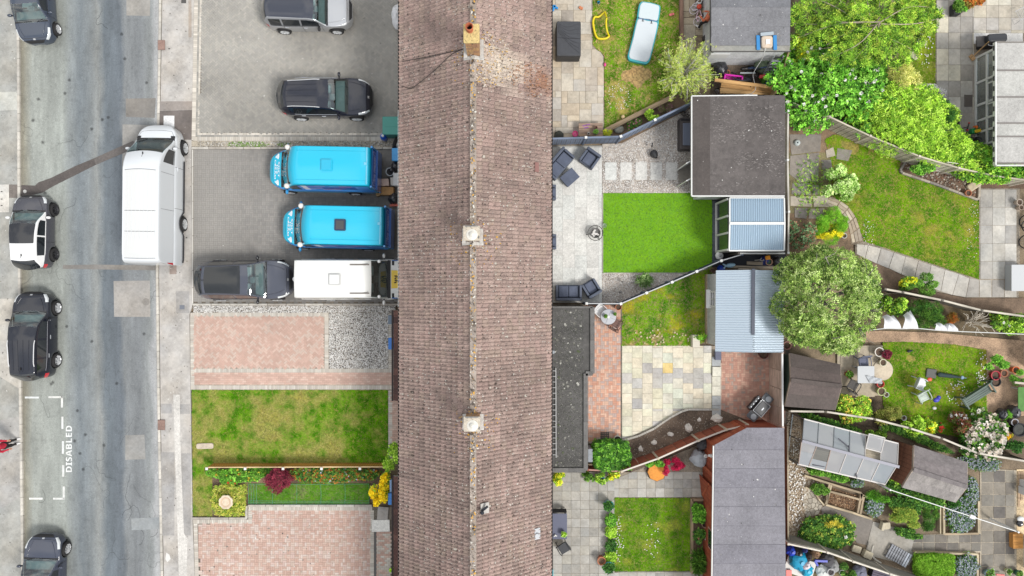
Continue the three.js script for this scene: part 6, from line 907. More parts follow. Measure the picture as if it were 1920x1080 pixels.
fence('concrete_post_fence','grey weathered board fence with white concrete posts at the bottom right',[[1478,1020],[1552,1036],[1600,1053],[1670,1077],[1780,1112]],{h:1.75,mats:[C(156,152,142,{map:T.wood}),C(146,142,132,{map:T.wood}),C(166,162,152,{map:T.wood})],dir:'h',board:0.27,gap:0.008,each:true,postMat:C(222,214,200,{map:T.fine}),railMat:C(222,214,200,{map:T.fine}),panel:2.0});
fence('rail_fence','pale post and rail fence between the daisy lawn garden and the greenhouse',[[1480,771],[1548,772],[1640,786],[1706,803],[1766,822],[1834,850],[1930,866]].map(([u,v])=>[u,v]),{h:1.3,mats:[C(112,104,90,{map:T.wood})],board:0.15,railMat:C(214,206,192,{map:T.wood}),railW:0.09});
fence('timber_fence','narrow timber fence between the workshop and the bark mulch strip',[[1477,800],[1478,1010]],{h:1.1,mats:[C(150,138,118,{map:T.wood})],railMat:C(176,164,140,{map:T.wood}),board:0.16});
fence('timber_fence','short timber fence beside the ladder in the cluttered yard',[[1480,96],[1456,172]],{h:1.5,mats:[C(176,154,110,{map:T.wood})],railMat:C(196,176,130,{map:T.wood}),board:0.15,flip:-1});
{
const f=thing('picket_fence','low orange brown picket fence between the front lawn and the flower bed','fence'),h=0.8,a=P(389,877,h),b=P(722,876,h),m=[C(200,146,62,{map:T.wood}),C(186,134,56,{map:T.wood})],g=[],n=74;
for(let i=0;i<n;i++){const p=a.clone().lerp(b,(i+0.5)/n);g.push(bx(0.075,h-G,0.022,p.x,G,p.z-0.04));}
mesh('pickets',mrg(g),m[0],f).userData.kind='stuff';
for(const y of[0.25,0.62])mesh('rail',bar(V(a.x,y,a.z),V(b.x,y,b.z),0.04,0.07),m[1],f);
mesh('top_rail',bar(a.clone().add(V(0,0.01,-0.02)),b.clone().add(V(0,0.01,-0.02)),0.05,0.03),C(224,196,150,{map:T.wood}),f);
for(let i=0;i<5;i++){const p=P([388,460,531,603,675][i],877.5,h+0.06),q=V(p.x,0,p.z+0.03);mesh('post',bx(0.09,h-0.02,0.09,q.x,G,q.z),m[1],f);mesh('post_cap',bx(0.12,0.04,0.12,q.x,h+0.06,q.z),whitePaint,f);}
}
{
const t=thing('trellis','white square trellis panel leaning against the pale slanting fence','trellis'),a=P(1748,318,0.3),b=P(1804,332,0.3),c=P(1812,309,1.4),d=P(1776,304,1.5);
for(let i=0;i<=9;i++)mesh('lath',bar(a.clone().lerp(b,i/9),d.clone().lerp(c,i/9),0.03,0.015),C(236,230,216),t);for(let i=0;i<=6;i++)mesh('lath',bar(a.clone().lerp(d,i/6).add(V(0,0.016,0)),b.clone().lerp(c,i/6).add(V(0,0.016,0)),0.03,0.015),C(236,230,216),t);
}
{
const w=[A(232,230,226),A(210,208,204),A(150,146,142),A(70,66,64)],up=(n)=>scene.children.find((c)=>c.userData.label?.includes(n));
flecks(up('worn dark felt roof'),PP(BOX(1302,184,1468,362),2.35),60,w,2.366,[0.015,0.06],21);flecks(up('long grey felt roofed workshop'),PP(BOX(1345,840,1466,1090),2.45),60,w,2.468,[0.015,0.06],22);flecks(up('flat roofed rear extension'),PP(BOX(1038,580,1092,876),2.7),220,[A(150,148,140),A(120,118,110),A(84,92,66),A(190,188,180)],2.703,[0.02,0.12],23);flecks(up('large grey felt roofed outbuilding'),PP(BOX(1337,2,1474,82),2.4),40,w,2.414,[0.015,0.06],24);
}
// plants
function leafClump(seed,n,w,l,spread,up=0.5){
const r=rng(seed),pos=[];
for(let i=0;i<n;i++){
const d=V(rr(-1,1,r),rr(-0.3,1,r)*up+0.15,rr(-1,1,r)).normalize(),s=V(0,1,0).cross(d).normalize(),b=d.clone().multiplyScalar(spread*r()*0.7),m=b.clone().addScaledVector(d,l*0.5),t=b.clone().addScaledVector(d,l).add(V(0,-l*0.15,0)),nn=d.clone().cross(s).normalize();if(nn.y<0)nn.negate();
const p=m.clone().addScaledVector(s,w/2).addScaledVector(nn,w*0.18),q=m.clone().addScaledVector(s,-w/2).addScaledVector(nn,w*0.18);
pos.push(...b.toArray(),...p.toArray(),...t.toArray(),...b.toArray(),...t.toArray(),...q.toArray());
}
const g=new THREE.BufferGeometry();g.setAttribute('position',new THREE.Float32BufferAttribute(pos,3));g.computeVertexNormals();return g;
}
const CL={broad:[leafClump(1,8,0.5,0.8,0.6),leafClump(2,8,0.46,0.75,0.6)],small:[leafClump(3,11,0.3,0.5,0.8),leafClump(4,11,0.28,0.55,0.8)],needle:[leafClump(5,14,0.14,0.7,0.6,0.7),leafClump(6,14,0.13,0.75,0.6,0.7)],blade:[leafClump(7,7,0.16,1.3,0.2,1.2),leafClump(8,7,0.15,1.4,0.2,1.2)],petal:[leafClump(9,6,0.6,0.6,0.3,0.9)]};
const leafMat=new THREE.MeshPhysicalMaterial({color:0xffffff,roughness:0.7,specularIntensity:0.3,side:THREE.DoubleSide}),petalMat=new THREE.MeshStandardMaterial({color:0xffffff,roughness:0.8,side:THREE.DoubleSide});
const stemMat=C(120,100,80,{map:T.bark}),paleStem=C(206,200,190,{map:T.bark}),LK=1.95;
const dome=(r)=>{const a=r()*6.283,y=lerp(-0.25,1,r()),q=Math.sqrt(Math.max(0,1-y*y));return V(Math.cos(a)*q,y,Math.sin(a)*q);};
function leaves(parent,name,pts,{kind='small',size=0.12,cols,r,jitter=0.2,mat:m=leafMat,tone,lk=LK}){
const lists=CL[kind].map(()=>[]);
pts.forEach((p,i)=>{const s=size*rr(0.7,1.35,r);let c=pick(cols,r).clone().multiplyScalar(rr(1-jitter,1+jitter,r)*lk);if(tone)c=tone(c,p);lists[i % lists.length].push([mx(p.x,p.y,p.z,rr(-0.5,0.5,r),r()*6.283,rr(-0.5,0.5,r),s),c]);});
lists.forEach((l,k)=>l.length&&inst(name,CL[kind][k],m,l,parent));
}
let plantSeed=500;
function bush(name,label,u,v,ru,rv,h,o={}){
const{cat='shrub',cols,n,kind='small',size=0.12,lump=0.5,y0=G,stems=5,flowers,group,stem=stemMat,box=false,hollow=0.45,turn=0}=o,r=rng(plantSeed+=7);
const hm=h*0.6,c=P(u,v,hm+y0),k=(CAM_H-hm-y0)/FOCAL,rx=ru*k,rz=rv*k,t=thing(name,label,cat,[c.x,y0,c.z],turn,group),sd=plantSeed;
const N=n??Math.round(Math.min(5200,30+rx*rz*(h>0.8?1500:1000)*(0.11/size)**2)),pts=[];
const L=box||hollow<0.15?0:Math.round(clamp(5+9*rx*rz,6,30)),lobes=Array.from({length:L},()=>{const d=dome(r),q=rr(0.5,0.82,r);return[V(d.x*rx*q*1.1,(d.y*0.5+0.42)*h*0.82,d.z*rz*q*1.1),rr(0.28,0.46,r),rr(0.82,1.14,r)];});
for(let i=0;i<N;i++){
let d=dome(r);if(L){const[c0,s,k]=lobes[i % L],f=Math.cbrt(0.3+0.7*r());pts.push(V(c0.x+d.x*rx*s*f,Math.max(0.03,c0.y+d.y*h*0.3*f),c0.z+d.z*rz*s*f));continue;}
if(box){const m=Math.max(Math.abs(d.x),Math.abs(d.y),Math.abs(d.z));d.multiplyScalar(lerp(1,1/m,0.7));}
const nz=fbm(d.x*2.2+7,d.z*2.2+d.y*1.7,sd,4),q=(hollow+(1-hollow)*Math.sqrt(r()))*lerp(1,0.55+0.95*nz,lump);
pts.push(V(d.x*rx*q,Math.max(0.03,(d.y*0.62+0.38)*h*(0.35+0.65*q)),d.z*rz*q));
}
leaves(t,'foliage',pts,{kind,size,cols,r,jitter:o.jitter??0.32});
const g=[];for(let i=0;i<stems;i++){const p=pick(pts,r),e=p.clone().multiplyScalar(0.85);g.push(tube([V(rr(-0.05,0.05,r),0,rr(-0.05,0.05,r)),V(e.x*0.4,e.y*0.55,e.z*0.4),e],0.008+0.008*h,5,false,6));}
if(g.length)mesh('stems',mrg(g),stem,t);
if(flowers){const fp=[];for(let i=0;i<flowers.n;i++){const p=pick(pts,r).clone();const l=Math.hypot(p.x/rx,p.z/rz);p.y=Math.max(p.y,0.25*h)+flowers.size*0.4+(h-p.y)*0.25*(l<0.8?1:0.3);fp.push(p);}leaves(t,'flowers',fp,{kind:'petal',size:flowers.size,cols:flowers.cols,r,mat:petalMat,jitter:0.1,lk:flowers.lk??1.05});}
return t;
}
const green=[A(96,134,52),A(78,116,44),A(116,152,64),A(62,98,38)],lime=[A(162,196,66),A(140,180,52),A(180,208,92),A(112,152,44),A(90,130,40)],bright=[A(114,170,56),A(94,150,46),A(142,192,80),A(74,126,40),A(60,104,36)],deep=[A(52,92,40),A(44,78,36),A(66,108,46),A(80,124,56)],olive=[A(140,160,84),A(122,146,70),A(164,180,108),A(104,128,58),A(186,196,140)],gold=[A(220,210,40),A(200,200,50),A(234,220,70),A(170,180,40)],whiteF=[A(248,246,242),A(240,236,230)],blueF=[A(186,194,208),A(170,180,198),A(206,212,222),A(218,222,226)],yellowF=[A(246,224,40),A(240,210,20)],maroon=[A(110,40,56),A(92,34,48),A(128,52,66)],rust=[A(176,110,50),A(150,90,44),A(120,110,50)];
function limb(a,b,r0,r1,bend=0.12,r=R0,n=5){const m=a.clone().lerp(b,0.5).add(V(rr(-1,1,r),rr(0,1,r),rr(-1,1,r)).multiplyScalar(bend*a.distanceTo(b))),c=new THREE.CatmullRomCurve3([a,m,b]),g=new THREE.TubeGeometry(c,n,1,6),p=g.attributes.position;for(let i=0;i<=n;i++){const q=c.getPointAt(i/n),s=lerp(r0,r1,i/n);for(let j=0;j<=6;j++){const k=i*7+j;p.setXYZ(k,q.x+(p.getX(k)-q.x)*s,q.y+(p.getY(k)-q.y)*s,q.z+(p.getZ(k)-q.z)*s);}}g.computeVertexNormals();return g;}
{
const h=5.2,c=P(1563,562,3.6),t=thing('tree','broad round grey green tree overhanging the corrugated pale blue roof','tree',[c.x,G,c.z]),r=rng(901),rx=108/FOCAL*31.6,rz=112/FOCAL*31.6,g=[limb(V(0,0,0),V(0.1,1.6,0.05),0.17,0.13,0.05,r)],tips=[];
for(let i=0;i<16;i++){const a=i/16*6.283+rr(-0.2,0.2,r),q=rr(0.55,0.95,r),e=V(Math.cos(a)*rx*q,rr(2.6,4.7,r),Math.sin(a)*rz*q);g.push(limb(V(0.1,rr(1.0,1.6,r),0.05),e,0.07,0.02,0.14,r,7));for(let k=0;k<5;k++){const f=e.clone().multiplyScalar(rr(0.55,1,r)),w=f.clone().add(V(rr(-0.6,0.6,r),rr(0.1,0.8,r),rr(-0.6,0.6,r)));g.push(limb(f,w,0.018,0.006,0.2,r,4));}}
mesh('trunk',mrg(g),C(158,152,142,{map:T.bark}),t);
const pts=[],lobes=Array.from({length:34},()=>{const d=dome(r),a=Math.atan2(d.z,d.x),k=0.86+0.22*(fbm(Math.cos(a)*1.6+3,Math.sin(a)*1.6,905,3)-0.5)*2;return[V(d.x*rx*0.8*k,2.7+d.y*2.0,d.z*rz*0.8*k),rr(0.5,0.85,r)];});
for(const[p,s]of lobes)for(let i=0;i<250;i++){const d=dome(r);pts.push(p.clone().addScaledVector(d,s*Math.cbrt(0.25+0.75*r())).setComponent(1,clamp(p.y+d.y*s*0.7,1.5,h)));}
leaves(t,'crown',pts,{kind:'small',size:0.125,cols:[A(142,166,84),A(122,150,68),A(160,180,102),A(98,126,54),A(172,186,126),A(70,98,42)],r,jitter:0.4});
}
{
const c=P(1287,131,2.0),t=thing('tree','small tree with pale grey radiating twigs and sparse yellow green leaves','tree',[c.x,G,c.z]),r=rng(911),g=[limb(V(0,0,0),V(0,1.0,0),0.07,0.06,0.03,r)],pts=[];
for(let i=0;i<130;i++){const a=r()*6.283,q=rr(0.4,1.5,r),s=V(rr(-0.1,0.1,r),rr(0.7,1.2,r),rr(-0.1,0.1,r)),e=V(Math.cos(a)*q,rr(1.5,2.9,r)-q*0.35,Math.sin(a)*q);g.push(limb(s,e,0.026,0.01,0.1,r,5));for(let k=0;k<22;k++){const f=s.clone().lerp(e,rr(0.5,1.1,r)).add(V(0,-0.05,0));pts.push(f.add(V(rr(-0.14,0.14,r),rr(-0.12,0.14,r),rr(-0.14,0.14,r))));}}
mesh('trunk',mrg(g),C(214,208,200,{map:T.bark}),t);leaves(t,'crown',pts,{kind:'small',size:0.07,cols:[A(160,172,94),A(150,168,76),A(186,192,112),A(128,152,62)],r});
}
{
const t=thing('conifer','large feathery conifer with long pale boughs at the top right','tree'),r=rng(921),b=P(1592,88,1.0),pts=[],g=[limb(V(b.x,0,b.z),V(b.x+0.3,5.5,b.z-0.6),0.24,0.05,0.03,r)];
t.position.set(b.x,G,b.z);g.length=0;g.push(limb(V(0,0,0),V(0.2,3.4,-0.5),0.16,0.03,0.03,r));
const boughs=[[1478,18],[1484,44],[1492,72],[1506,96],[1500,4],[1516,-8],[1540,-20],[1565,-25],[1590,-20],[1620,-25],[1650,-12],[1680,-10],[1712,4],[1750,14],[1764,34],[1742,52],[1726,72],[1716,96],[1700,112],[1682,118],[1664,112],[1640,100],[1620,112],[1598,118],[1560,108],[1545,40],[1570,60],[1600,20],[1640,40],[1670,70],[1690,40],[1620,70],[1530,60],[1550,84]];
boughs.forEach(([u,v],i)=>{const hh=lerp(3.3,1.8,clamp(Math.hypot(u-1600,v-60)/150))+rr(-0.3,0.5,r),e=P(u,v,hh).sub(V(b.x,G,b.z)),s=V(0.1,rr(1.4,3.6,r),-0.2);g.push(limb(s,e,0.03,0.012,0.08,r,7));
const L=s.distanceTo(e),side=V(-(e.z-s.z),0,e.x-s.x).normalize();for(let k=0;k<L*9;k++){const f=rr(0.12,1.02,r),p=s.clone().lerp(e,f),w=(k % 2?1:-1)*rr(0.15,0.6,r)*(1.15-f*0.6),q=p.clone().addScaledVector(side,w).add(V(0,rr(-0.15,0.1,r),0)).addScaledVector(e.clone().sub(s).normalize(),Math.abs(w)*0.7);for(let m=0;m<10;m++)pts.push(p.clone().lerp(q,(m+r())/7).add(V(rr(-0.05,0.05,r),rr(-0.06,0.06,r),rr(-0.05,0.05,r))));}});
mesh('trunk',mrg(g),C(186,172,152,{map:T.bark}),t);leaves(t,'crown',pts,{kind:'needle',size:0.15,cols:[A(128,166,60),A(104,148,54),A(154,190,70),A(176,206,84),A(72,110,44),A(186,200,90),A(56,88,36)],r,jitter:0.35});
}
bush('flowering_shrub','tall bright green shrub dotted with white blossom beside the summer house',1556,148,104,74,2.6,{cols:bright,kind:'broad',size:0.15,flowers:{n:170,size:0.15,cols:whiteF},stems:9,n:5200});
bush('yellow_shrub','yellow green shrub below the conifer boughs at the top',1496,92,20,26,2.2,{cols:lime.concat(gold),kind:'small',size:0.13});
bush('pale_shrub','pale cream and yellow leaved shrub between the hedge and the white chippings',1690,160,36,42,2.2,{cols:[A(198,196,120),A(184,186,104),A(214,210,146),A(160,170,84)],kind:'needle',size:0.15,stem:paleStem,stems:12});
bush('hedge','large bright lime green leafy hedge behind the pale slanting fence',1714,226,98,66,2.2,{cols:lime,kind:'small',size:0.12,n:9500,cat:'hedge',turn:-0.45});bush('hedge','bright lime green hedge between the large hedge and the outbuilding front',1792,284,52,34,1.9,{cols:lime,kind:'small',size:0.13,n:2800,cat:'hedge',turn:-0.5});bush('leafy_bush','bright green bush between the blossom dotted shrub and the lime hedge',1636,204,44,40,2.1,{cols:bright.concat(lime),kind:'broad',size:0.13,n:2200});
bush('hedge','lower bright green ivy hedge running along the fence toward the outbuilding',1832,300,82,32,1.9,{cols:bright.concat(lime),kind:'broad',size:0.1,n:5200,turn:-0.32,cat:'hedge'});
bush('hedge','narrow green hedge strip under the outbuilding eave at the right edge',1895,322,44,14,1.5,{cols:bright,kind:'broad',size:0.1,cat:'hedge'});
bush('conifer_shrub','dark green feathery shrub beside the stone edged pond',1760,216,30,30,1.7,{cols:deep,kind:'needle',size:0.14});
bush('variegated_shrub','light green variegated shrub at the corner of the slanting lawn',1578,342,32,32,1.3,{cols:[A(150,180,96),A(120,160,70),A(186,204,140)],kind:'broad',size:0.12,lump:0.8});
bush('golden_conifer','dense green dwarf conifer with golden yellow tips on one side',1556,420,32,30,1.3,{cols:[A(120,170,50),A(96,150,40),A(140,184,60)],kind:'needle',size:0.09,lump:0.2,flowers:{n:1,size:0.02,cols:yellowF}});
bush('golden_conifer_tips','golden yellow patch of foliage on the lower side of the dwarf conifer',1557,435,26,14,1.25,{cols:gold,kind:'needle',size:0.1,lump:0.6});
bush('glossy_shrub','dark glossy grey green shrub to the left of the dwarf conifer',1503,438,26,27,1.4,{cols:[A(96,122,84),A(78,106,68),A(120,144,104),A(150,110,90)],kind:'broad',size:0.11});
bush('box_shrub','rounded green shrub with yellow tips behind the low timber fence',1728,532,30,21,1.2,{cols:[A(90,130,50),A(70,112,44),A(110,150,60)],kind:'small',size:0.09,lump:0.3});
bush('yellow_shrub','small yellow leaved shrub on the left of the rounded green shrub',1708,524,18,12,1.3,{cols:lime.concat(gold),kind:'broad',size:0.1,lump:0.8});
bush('feathery_bush','dark green feathery bush behind the hanging white sheets',1738,590,34,30,1.5,{cols:deep.concat(green),kind:'needle',size:0.12});
bush('leafy_bush','mid green leafy bush between the grey green tree and the fence',1678,568,22,24,1.5,{cols:green.concat(lime),kind:'broad',size:0.11});
bush('flowering_shrub','yellow green shrub with pale flower heads at the right edge near the washing line',1894,608,38,22,1.2,{cols:lime.concat(green),kind:'broad',size:0.1,flowers:{n:10,size:0.1,cols:whiteF}});
bush('rust_heather','tuft of orange brown heather beside the bare white shrub',1790,596,14,10,0.6,{cols:rust,kind:'needle',size:0.1});
{const c=P(1828,603,0.8),t=thing('bare_shrub','bare white branching shrub beside the washing line','shrub',[c.x,G,c.z]),r=rng(931),g=[];for(let i=0;i<26;i++){const a=r()*6.28,l=rr(0.3,0.8,r),m=V(Math.cos(a)*l*0.5,rr(0.4,0.8,r),Math.sin(a)*l*0.4);g.push(limb(V(0,0,0),m,0.025,0.016,0.2,r));for(let k=0;k<2;k++)g.push(limb(m,m.clone().add(V(Math.cos(a+rr(-0.8,0.8,r))*l*0.6,rr(0.1,0.4,r),Math.sin(a+rr(-0.8,0.8,r))*l*0.6)),0.016,0.008,0.2,r));}mesh('branches',mrg(g),C(232,222,206,{map:T.bark}),t);}
bush('rhododendron','large shrub covered with cream white blossom heads near the daisy lawn',1842,818,44,40,1.4,{cols:green.concat(deep),kind:'broad',size:0.13,flowers:{n:230,size:0.2,cols:[A(246,236,222),A(240,226,208),A(250,244,234)]},stem:paleStem,stems:8});
bush('red_leaf_shrub','reddish leaved shrub on the left of the cream blossom shrub',1805,797,22,20,1.2,{cols:[A(120,68,52),A(100,78,52),A(92,104,52)],kind:'broad',size:0.1,flowers:{n:14,size:0.14,cols:whiteF}});
bush('leafy_bush','yellow green bush with orange tips beside the dark gabled shed',1604,764,34,27,1.2,{cols:lime.concat([A(200,180,80),A(140,160,60)]),kind:'broad',size:0.11,lump:0.8});
bush('leafy_bush','brownish green bush between two limes near the rail fence',1668,778,24,16,1.0,{cols:[A(124,130,60),A(104,116,52),A(150,146,80)],kind:'small',size:0.1});
bush('yellow_shrub','bright lime green shrub growing over the rail fence',1714,796,20,20,1.1,{cols:lime,kind:'broad',size:0.11});
bush('flowering_plant','low yellow green clump by the rail fence with red tulips beside it',1740,800,16,12,0.8,{cols:lime.concat(gold),kind:'broad',size:0.1});
bush('tulip_clump','clump of red tulips with dark leaves near the rail fence',1764,800,10,9,0.6,{cols:green,kind:'blade',size:0.12,flowers:{n:8,size:0.14,cols:[A(226,40,44)]}});
bush('flowering_plant','orange yellow flowering plant at the right of the cream blossom shrub',1890,816,12,8,0.6,{cols:[A(214,170,40),A(190,150,50),A(120,130,50)],kind:'broad',size:0.09});
bush('leafy_bush','dark leafy bush in the corner below the dustbin bags at the right edge',1908,836,16,12,0.9,{cols:deep,kind:'broad',size:0.1});
bush('ivy','strip of dark green ivy above the greenhouse roof',1572,800,56,13,0.9,{cols:green.concat(deep),kind:'broad',size:0.1,turn:-0.28,cat:'ivy',n:1500});
bush('ivy','strip of ivy between the weathered shed and the rail fence',1730,824,66,9,0.7,{cols:green.concat(deep),kind:'small',size:0.09,turn:-0.4,cat:'ivy',n:1100});
bush('leafy_bush','green bush growing along the lower side of the greenhouse',1548,892,42,11,0.8,{cols:green.concat(bright),kind:'broad',size:0.1,turn:-0.27,n:1100});
const forget=(label,u,v,ru,rv,o={})=>bush('forget_me_nots',label,u,v,ru,rv,0.4,{cols:deep.concat(green),kind:'small',size:0.09,lump:0.4,stems:0,cat:'flowers',hollow:0.1,flowers:{n:o.n??Math.round(ru*rv*1.5),size:0.065,cols:blueF},...o});
forget('patch of pale blue forget me nots between the cream blossom shrub and the fence',1838,868,42,14,{turn:-0.12});
forget('pale blue forget me nots beside the right end of the weathered shed',1822,922,14,28);
forget('pale blue forget me nots in the square timber edged bed',1802,966,30,34);
forget('blue forget me nots below the middle of the greenhouse',1606,906,16,8);
forget('blue forget me nots at the right of the bark filled bed',1640,950,18,20);
forget('blue forget me nots within the rounded bed at the bottom',1578,992,16,10);
forget('blue forget me nots in the bottom bed right of the low clipped plants',1812,1062,24,24);
bush('border_plants','mixed green border plants below the weathered shed',1720,940,56,24,0.7,{cols:deep.concat(green),kind:'broad',size:0.11,turn:-0.25,n:2000});
bush('border_plants','yellow green border plants in the middle of the vegetable garden',1700,968,36,22,0.7,{cols:[A(150,160,70),A(120,140,56),A(96,130,50)],kind:'small',size:0.1,turn:-0.2,n:1700});
bush('border_plants','fresh green plants at the right edge of the border near the timber edged bed',1742,972,18,26,0.7,{cols:green.concat(deep),kind:'needle',size:0.12});
bush('fern','bright green fern above the timber boards of the bark bed',1648,932,24,9,0.6,{cols:bright,kind:'needle',size:0.13,turn:-0.2});
bush('mixed_bed','rounded bed of mixed green and yellow plants above the concrete post fence',1552,1000,52,32,0.7,{cols:deep.concat(green,[A(150,160,70)]),kind:'broad',size:0.1,n:3000,hollow:0.12,flowers:{n:5,size:0.16,cols:whiteF}});
bush('yellow_plant','yellow flowering tuft along the top of the rounded bed',1562,981,24,8,0.75,{cols:[A(214,200,90),A(190,180,70),A(150,160,60)],kind:'needle',size:0.1});
bush('clipped_plants','dense low green clipped plants in the bottom right bed',1752,1062,38,24,0.5,{cols:[A(106,150,40),A(84,128,34),A(126,166,56)],kind:'small',size:0.08,lump:0.25,n:3400,box:true});
bush('weeds','green weeds among the heaped clutter behind the concrete post fence',1590,1072,14,14,0.9,{cols:deep.concat(green),kind:'small',size:0.09});
bush('leafy_bush','green leafy plant in the red pot by the daisy lawn',1872,684,20,14,0.8,{cols:bright,kind:'broad',size:0.12});
bush('leafy_bush','round bright green plant at the right edge beside the orange pots',1912,708,12,14,0.7,{cols:bright,kind:'small',size:0.08});
bush('leafy_bush','leafy green plant inside the kerbed bed by the trellis',1727,315,24,15,0.9,{cols:bright.concat(green),kind:'broad',size:0.13});
bush('acer','dark maroon acer between the picket fence and the netted grass',521,900,21,21,1.1,{cols:maroon,kind:'small',size:0.09,lump:0.2,turn:0.78,box:true});
bush('flowering_shrub','shrub covered in bright yellow flowers beside the lower porch canopy',711,919,18,27,1.3,{cols:lime.concat(gold),kind:'broad',size:0.1,flowers:{n:420,size:0.14,cols:yellowF,lk:1.7}});
bush('leafy_bush','yellow green bush against the front of the terrace above the yellow flowers',738,862,20,27,1.6,{cols:lime,kind:'small',size:0.12});
bush('flower_border','low green flower border with red and yellow blooms left of the maroon acer',446,891,54,15,0.4,{cols:green.concat(bright),kind:'broad',size:0.09,stems:0,cat:'flowers',n:2400,flowers:{n:30,size:0.09,cols:[A(224,70,40),A(240,214,60),A(240,220,80)]}});
bush('flower_border','sparse flower border with blue and bronze plants right of the maroon acer',622,890,92,15,0.4,{cols:green.concat(rust,deep),kind:'broad',size:0.08,stems:0,cat:'flowers',n:3000,hollow:0.1,flowers:{n:44,size:0.08,cols:blueF.concat([A(150,70,80)])}});
bush('ground_cover','yellow green ground cover around the stone bird bath',430,938,32,30,0.3,{cols:[A(170,170,70),A(140,160,60),A(190,184,100),A(110,140,50)],kind:'small',size:0.08,stems:0,cat:'ground cover',n:1700,hollow:0.2,box:true,lump:0.3});
bush('flowering_plant','small yellow green shrub in the sleeper edged border by the slate fence',1226,216,14,12,0.8,{cols:lime,kind:'broad',size:0.09});
bush('flowering_plant','pink flowering plant in the border beside the small stone',1190,234,15,11,0.5,{cols:green.concat(deep),kind:'small',size:0.09,flowers:{n:26,size:0.07,cols:[A(222,130,160),A(236,170,190)]}});
bush('leafy_bush','tuft of yellow green plant at the corner beside the sandstone patio',1140,247,10,8,0.5,{cols:[A(190,190,60),A(150,170,60)],kind:'small',size:0.08});
bush('heather','dark purple tinged heather near the left end of the summer house fence',1247,203,14,10,0.5,{cols:[A(110,90,80),A(96,104,60),A(150,110,120)],kind:'small',size:0.08});
bush('grass_plant','spiky green grass plant in the lower strip of white gravel',1210,526,13,12,0.5,{cols:[A(110,140,80),A(84,118,60),A(150,170,120)],kind:'blade',size:0.16,n:120,hollow:0});
bush('box_hedge','square clipped green hedge beside the flat roof extension',1147,854,35,27,1.2,{cols:bright.concat(deep),kind:'small',size:0.11,box:true,lump:0.2,n:2600,cat:'hedge'});
bush('yellow_shrub','round yellow shrub at the corner of the extension and the grey paving',1052,896,17,13,0.9,{cols:gold.concat(lime),kind:'small',size:0.09,lump:0.3});
bush('leafy_bush','dark green small shrub right of the round yellow shrub',1104,894,11,10,0.6,{cols:green,kind:'broad',size:0.09});
bush('yellow_shrub','yellow green leafy plant at the foot of the low red brown fence',1154,896,14,11,0.6,{cols:lime.concat(gold),kind:'broad',size:0.09});
bush('potted_plant','yellow and green plant in a blue pot below the extension',1131,897,13,9,0.6,{cols:lime.concat(green),kind:'broad',size:0.08});
bush('acer','crimson red acer beside the orange octagonal cover',1267,868,17,12,0.9,{cols:[A(150,24,60),A(176,40,76),A(128,20,48)],kind:'small',size:0.09,lump:0.9});
bush('acer','small crimson sprig hanging over the orange octagonal cover',1250,884,6,9,0.8,{cols:[A(150,24,60),A(176,40,76)],kind:'small',size:0.08,lump:0.9});
bush('leafy_bush','green shrub between the red brown fence and the orange cover',1226,872,16,10,0.7,{cols:bright,kind:'broad',size:0.09});
bush('planter_plants','fresh green plants in the top half of the sleeper planter by the workshop',1314,968,14,24,0.6,{cols:bright,kind:'broad',size:0.11,y0:0.2});
bush('planter_plants','leafy plants in the middle of the sleeper planter with pale flowers',1316,1010,13,20,0.6,{cols:green.concat(deep),kind:'broad',size:0.11,y0:0.2,flowers:{n:10,size:0.1,cols:whiteF.concat([A(230,150,140)])}});
bush('planter_plants','spiky iris leaves at the bottom end of the sleeper planter',1312,1054,13,20,0.7,{cols:green,kind:'blade',size:0.2,y0:0.2,n:260,hollow:0});
bush('sprig','single lime green sprig on the path beside the lower porch canopy',734,1067,4,5,0.3,{cols:lime,kind:'broad',size:0.07,n:40,cat:'weed'});
bush('hanging_plant','lime green plant in the white planter box by the corrugated roof shed',1312,631,10,9,0.6,{cols:bright.concat(lime),kind:'broad',size:0.09});
bush('weeds','weeds in the gap beside the pale timber fence of the summer house',1473,340,4,34,0.5,{cols:green,kind:'small',size:0.09,n:300});
bush('weeds','low weeds among the rough stones right of the summer house',1522,350,36,60,0.12,{cols:green.concat(lime),kind:'small',size:0.07,n:420,hollow:0.1,stems:0,cat:'weeds',lump:1});
[[1538,918,16,9,'weeds sprouting at the left end of the bark filled bed',green],[1690,905,22,10,'mixed low plants below the brown end wall of the weathered shed',deep.concat(lime)],[1700,1000,30,8,'trailing plants spilling onto the top edge of the concrete path',green.concat(deep)],[1790,940,14,10,'grey green plants in the gap below the weathered shed',deep],[1880,800,10,8,'weeds beside the cream blossom shrub at the right',green],[1640,812,20,8,'leafy plants around the cream ring planter',green.concat(lime)]].forEach(([u,v,a,b,l,c])=>bush('border_plants',l,u,v,a,b,0.45,{cols:c,kind:'broad',size:0.09,n:520,turn:-0.2}));
function daisies(label,u,v,ru,rv,n,s=0.032,cols=whiteF){const r=rng(plantSeed+=3),l=[];for(let i=0;i<n;i++){const a=r()*6.28,q=Math.sqrt(r()),p=P(u+Math.cos(a)*ru*q,v+Math.sin(a)*rv*q,G);const k=s*rr(0.7,1.4,r);l.push([mx(p.x,G+0.05,p.z,rr(-0.2,0.2,r),0,rr(-0.2,0.2,r),[k,0.01,k]),pick(cols,r)]);}const t=thing('daisies',label,'daisies');inst('flower_heads',new THREE.CylinderGeometry(0.5,0.5,1,8),petalMat,l,t);}
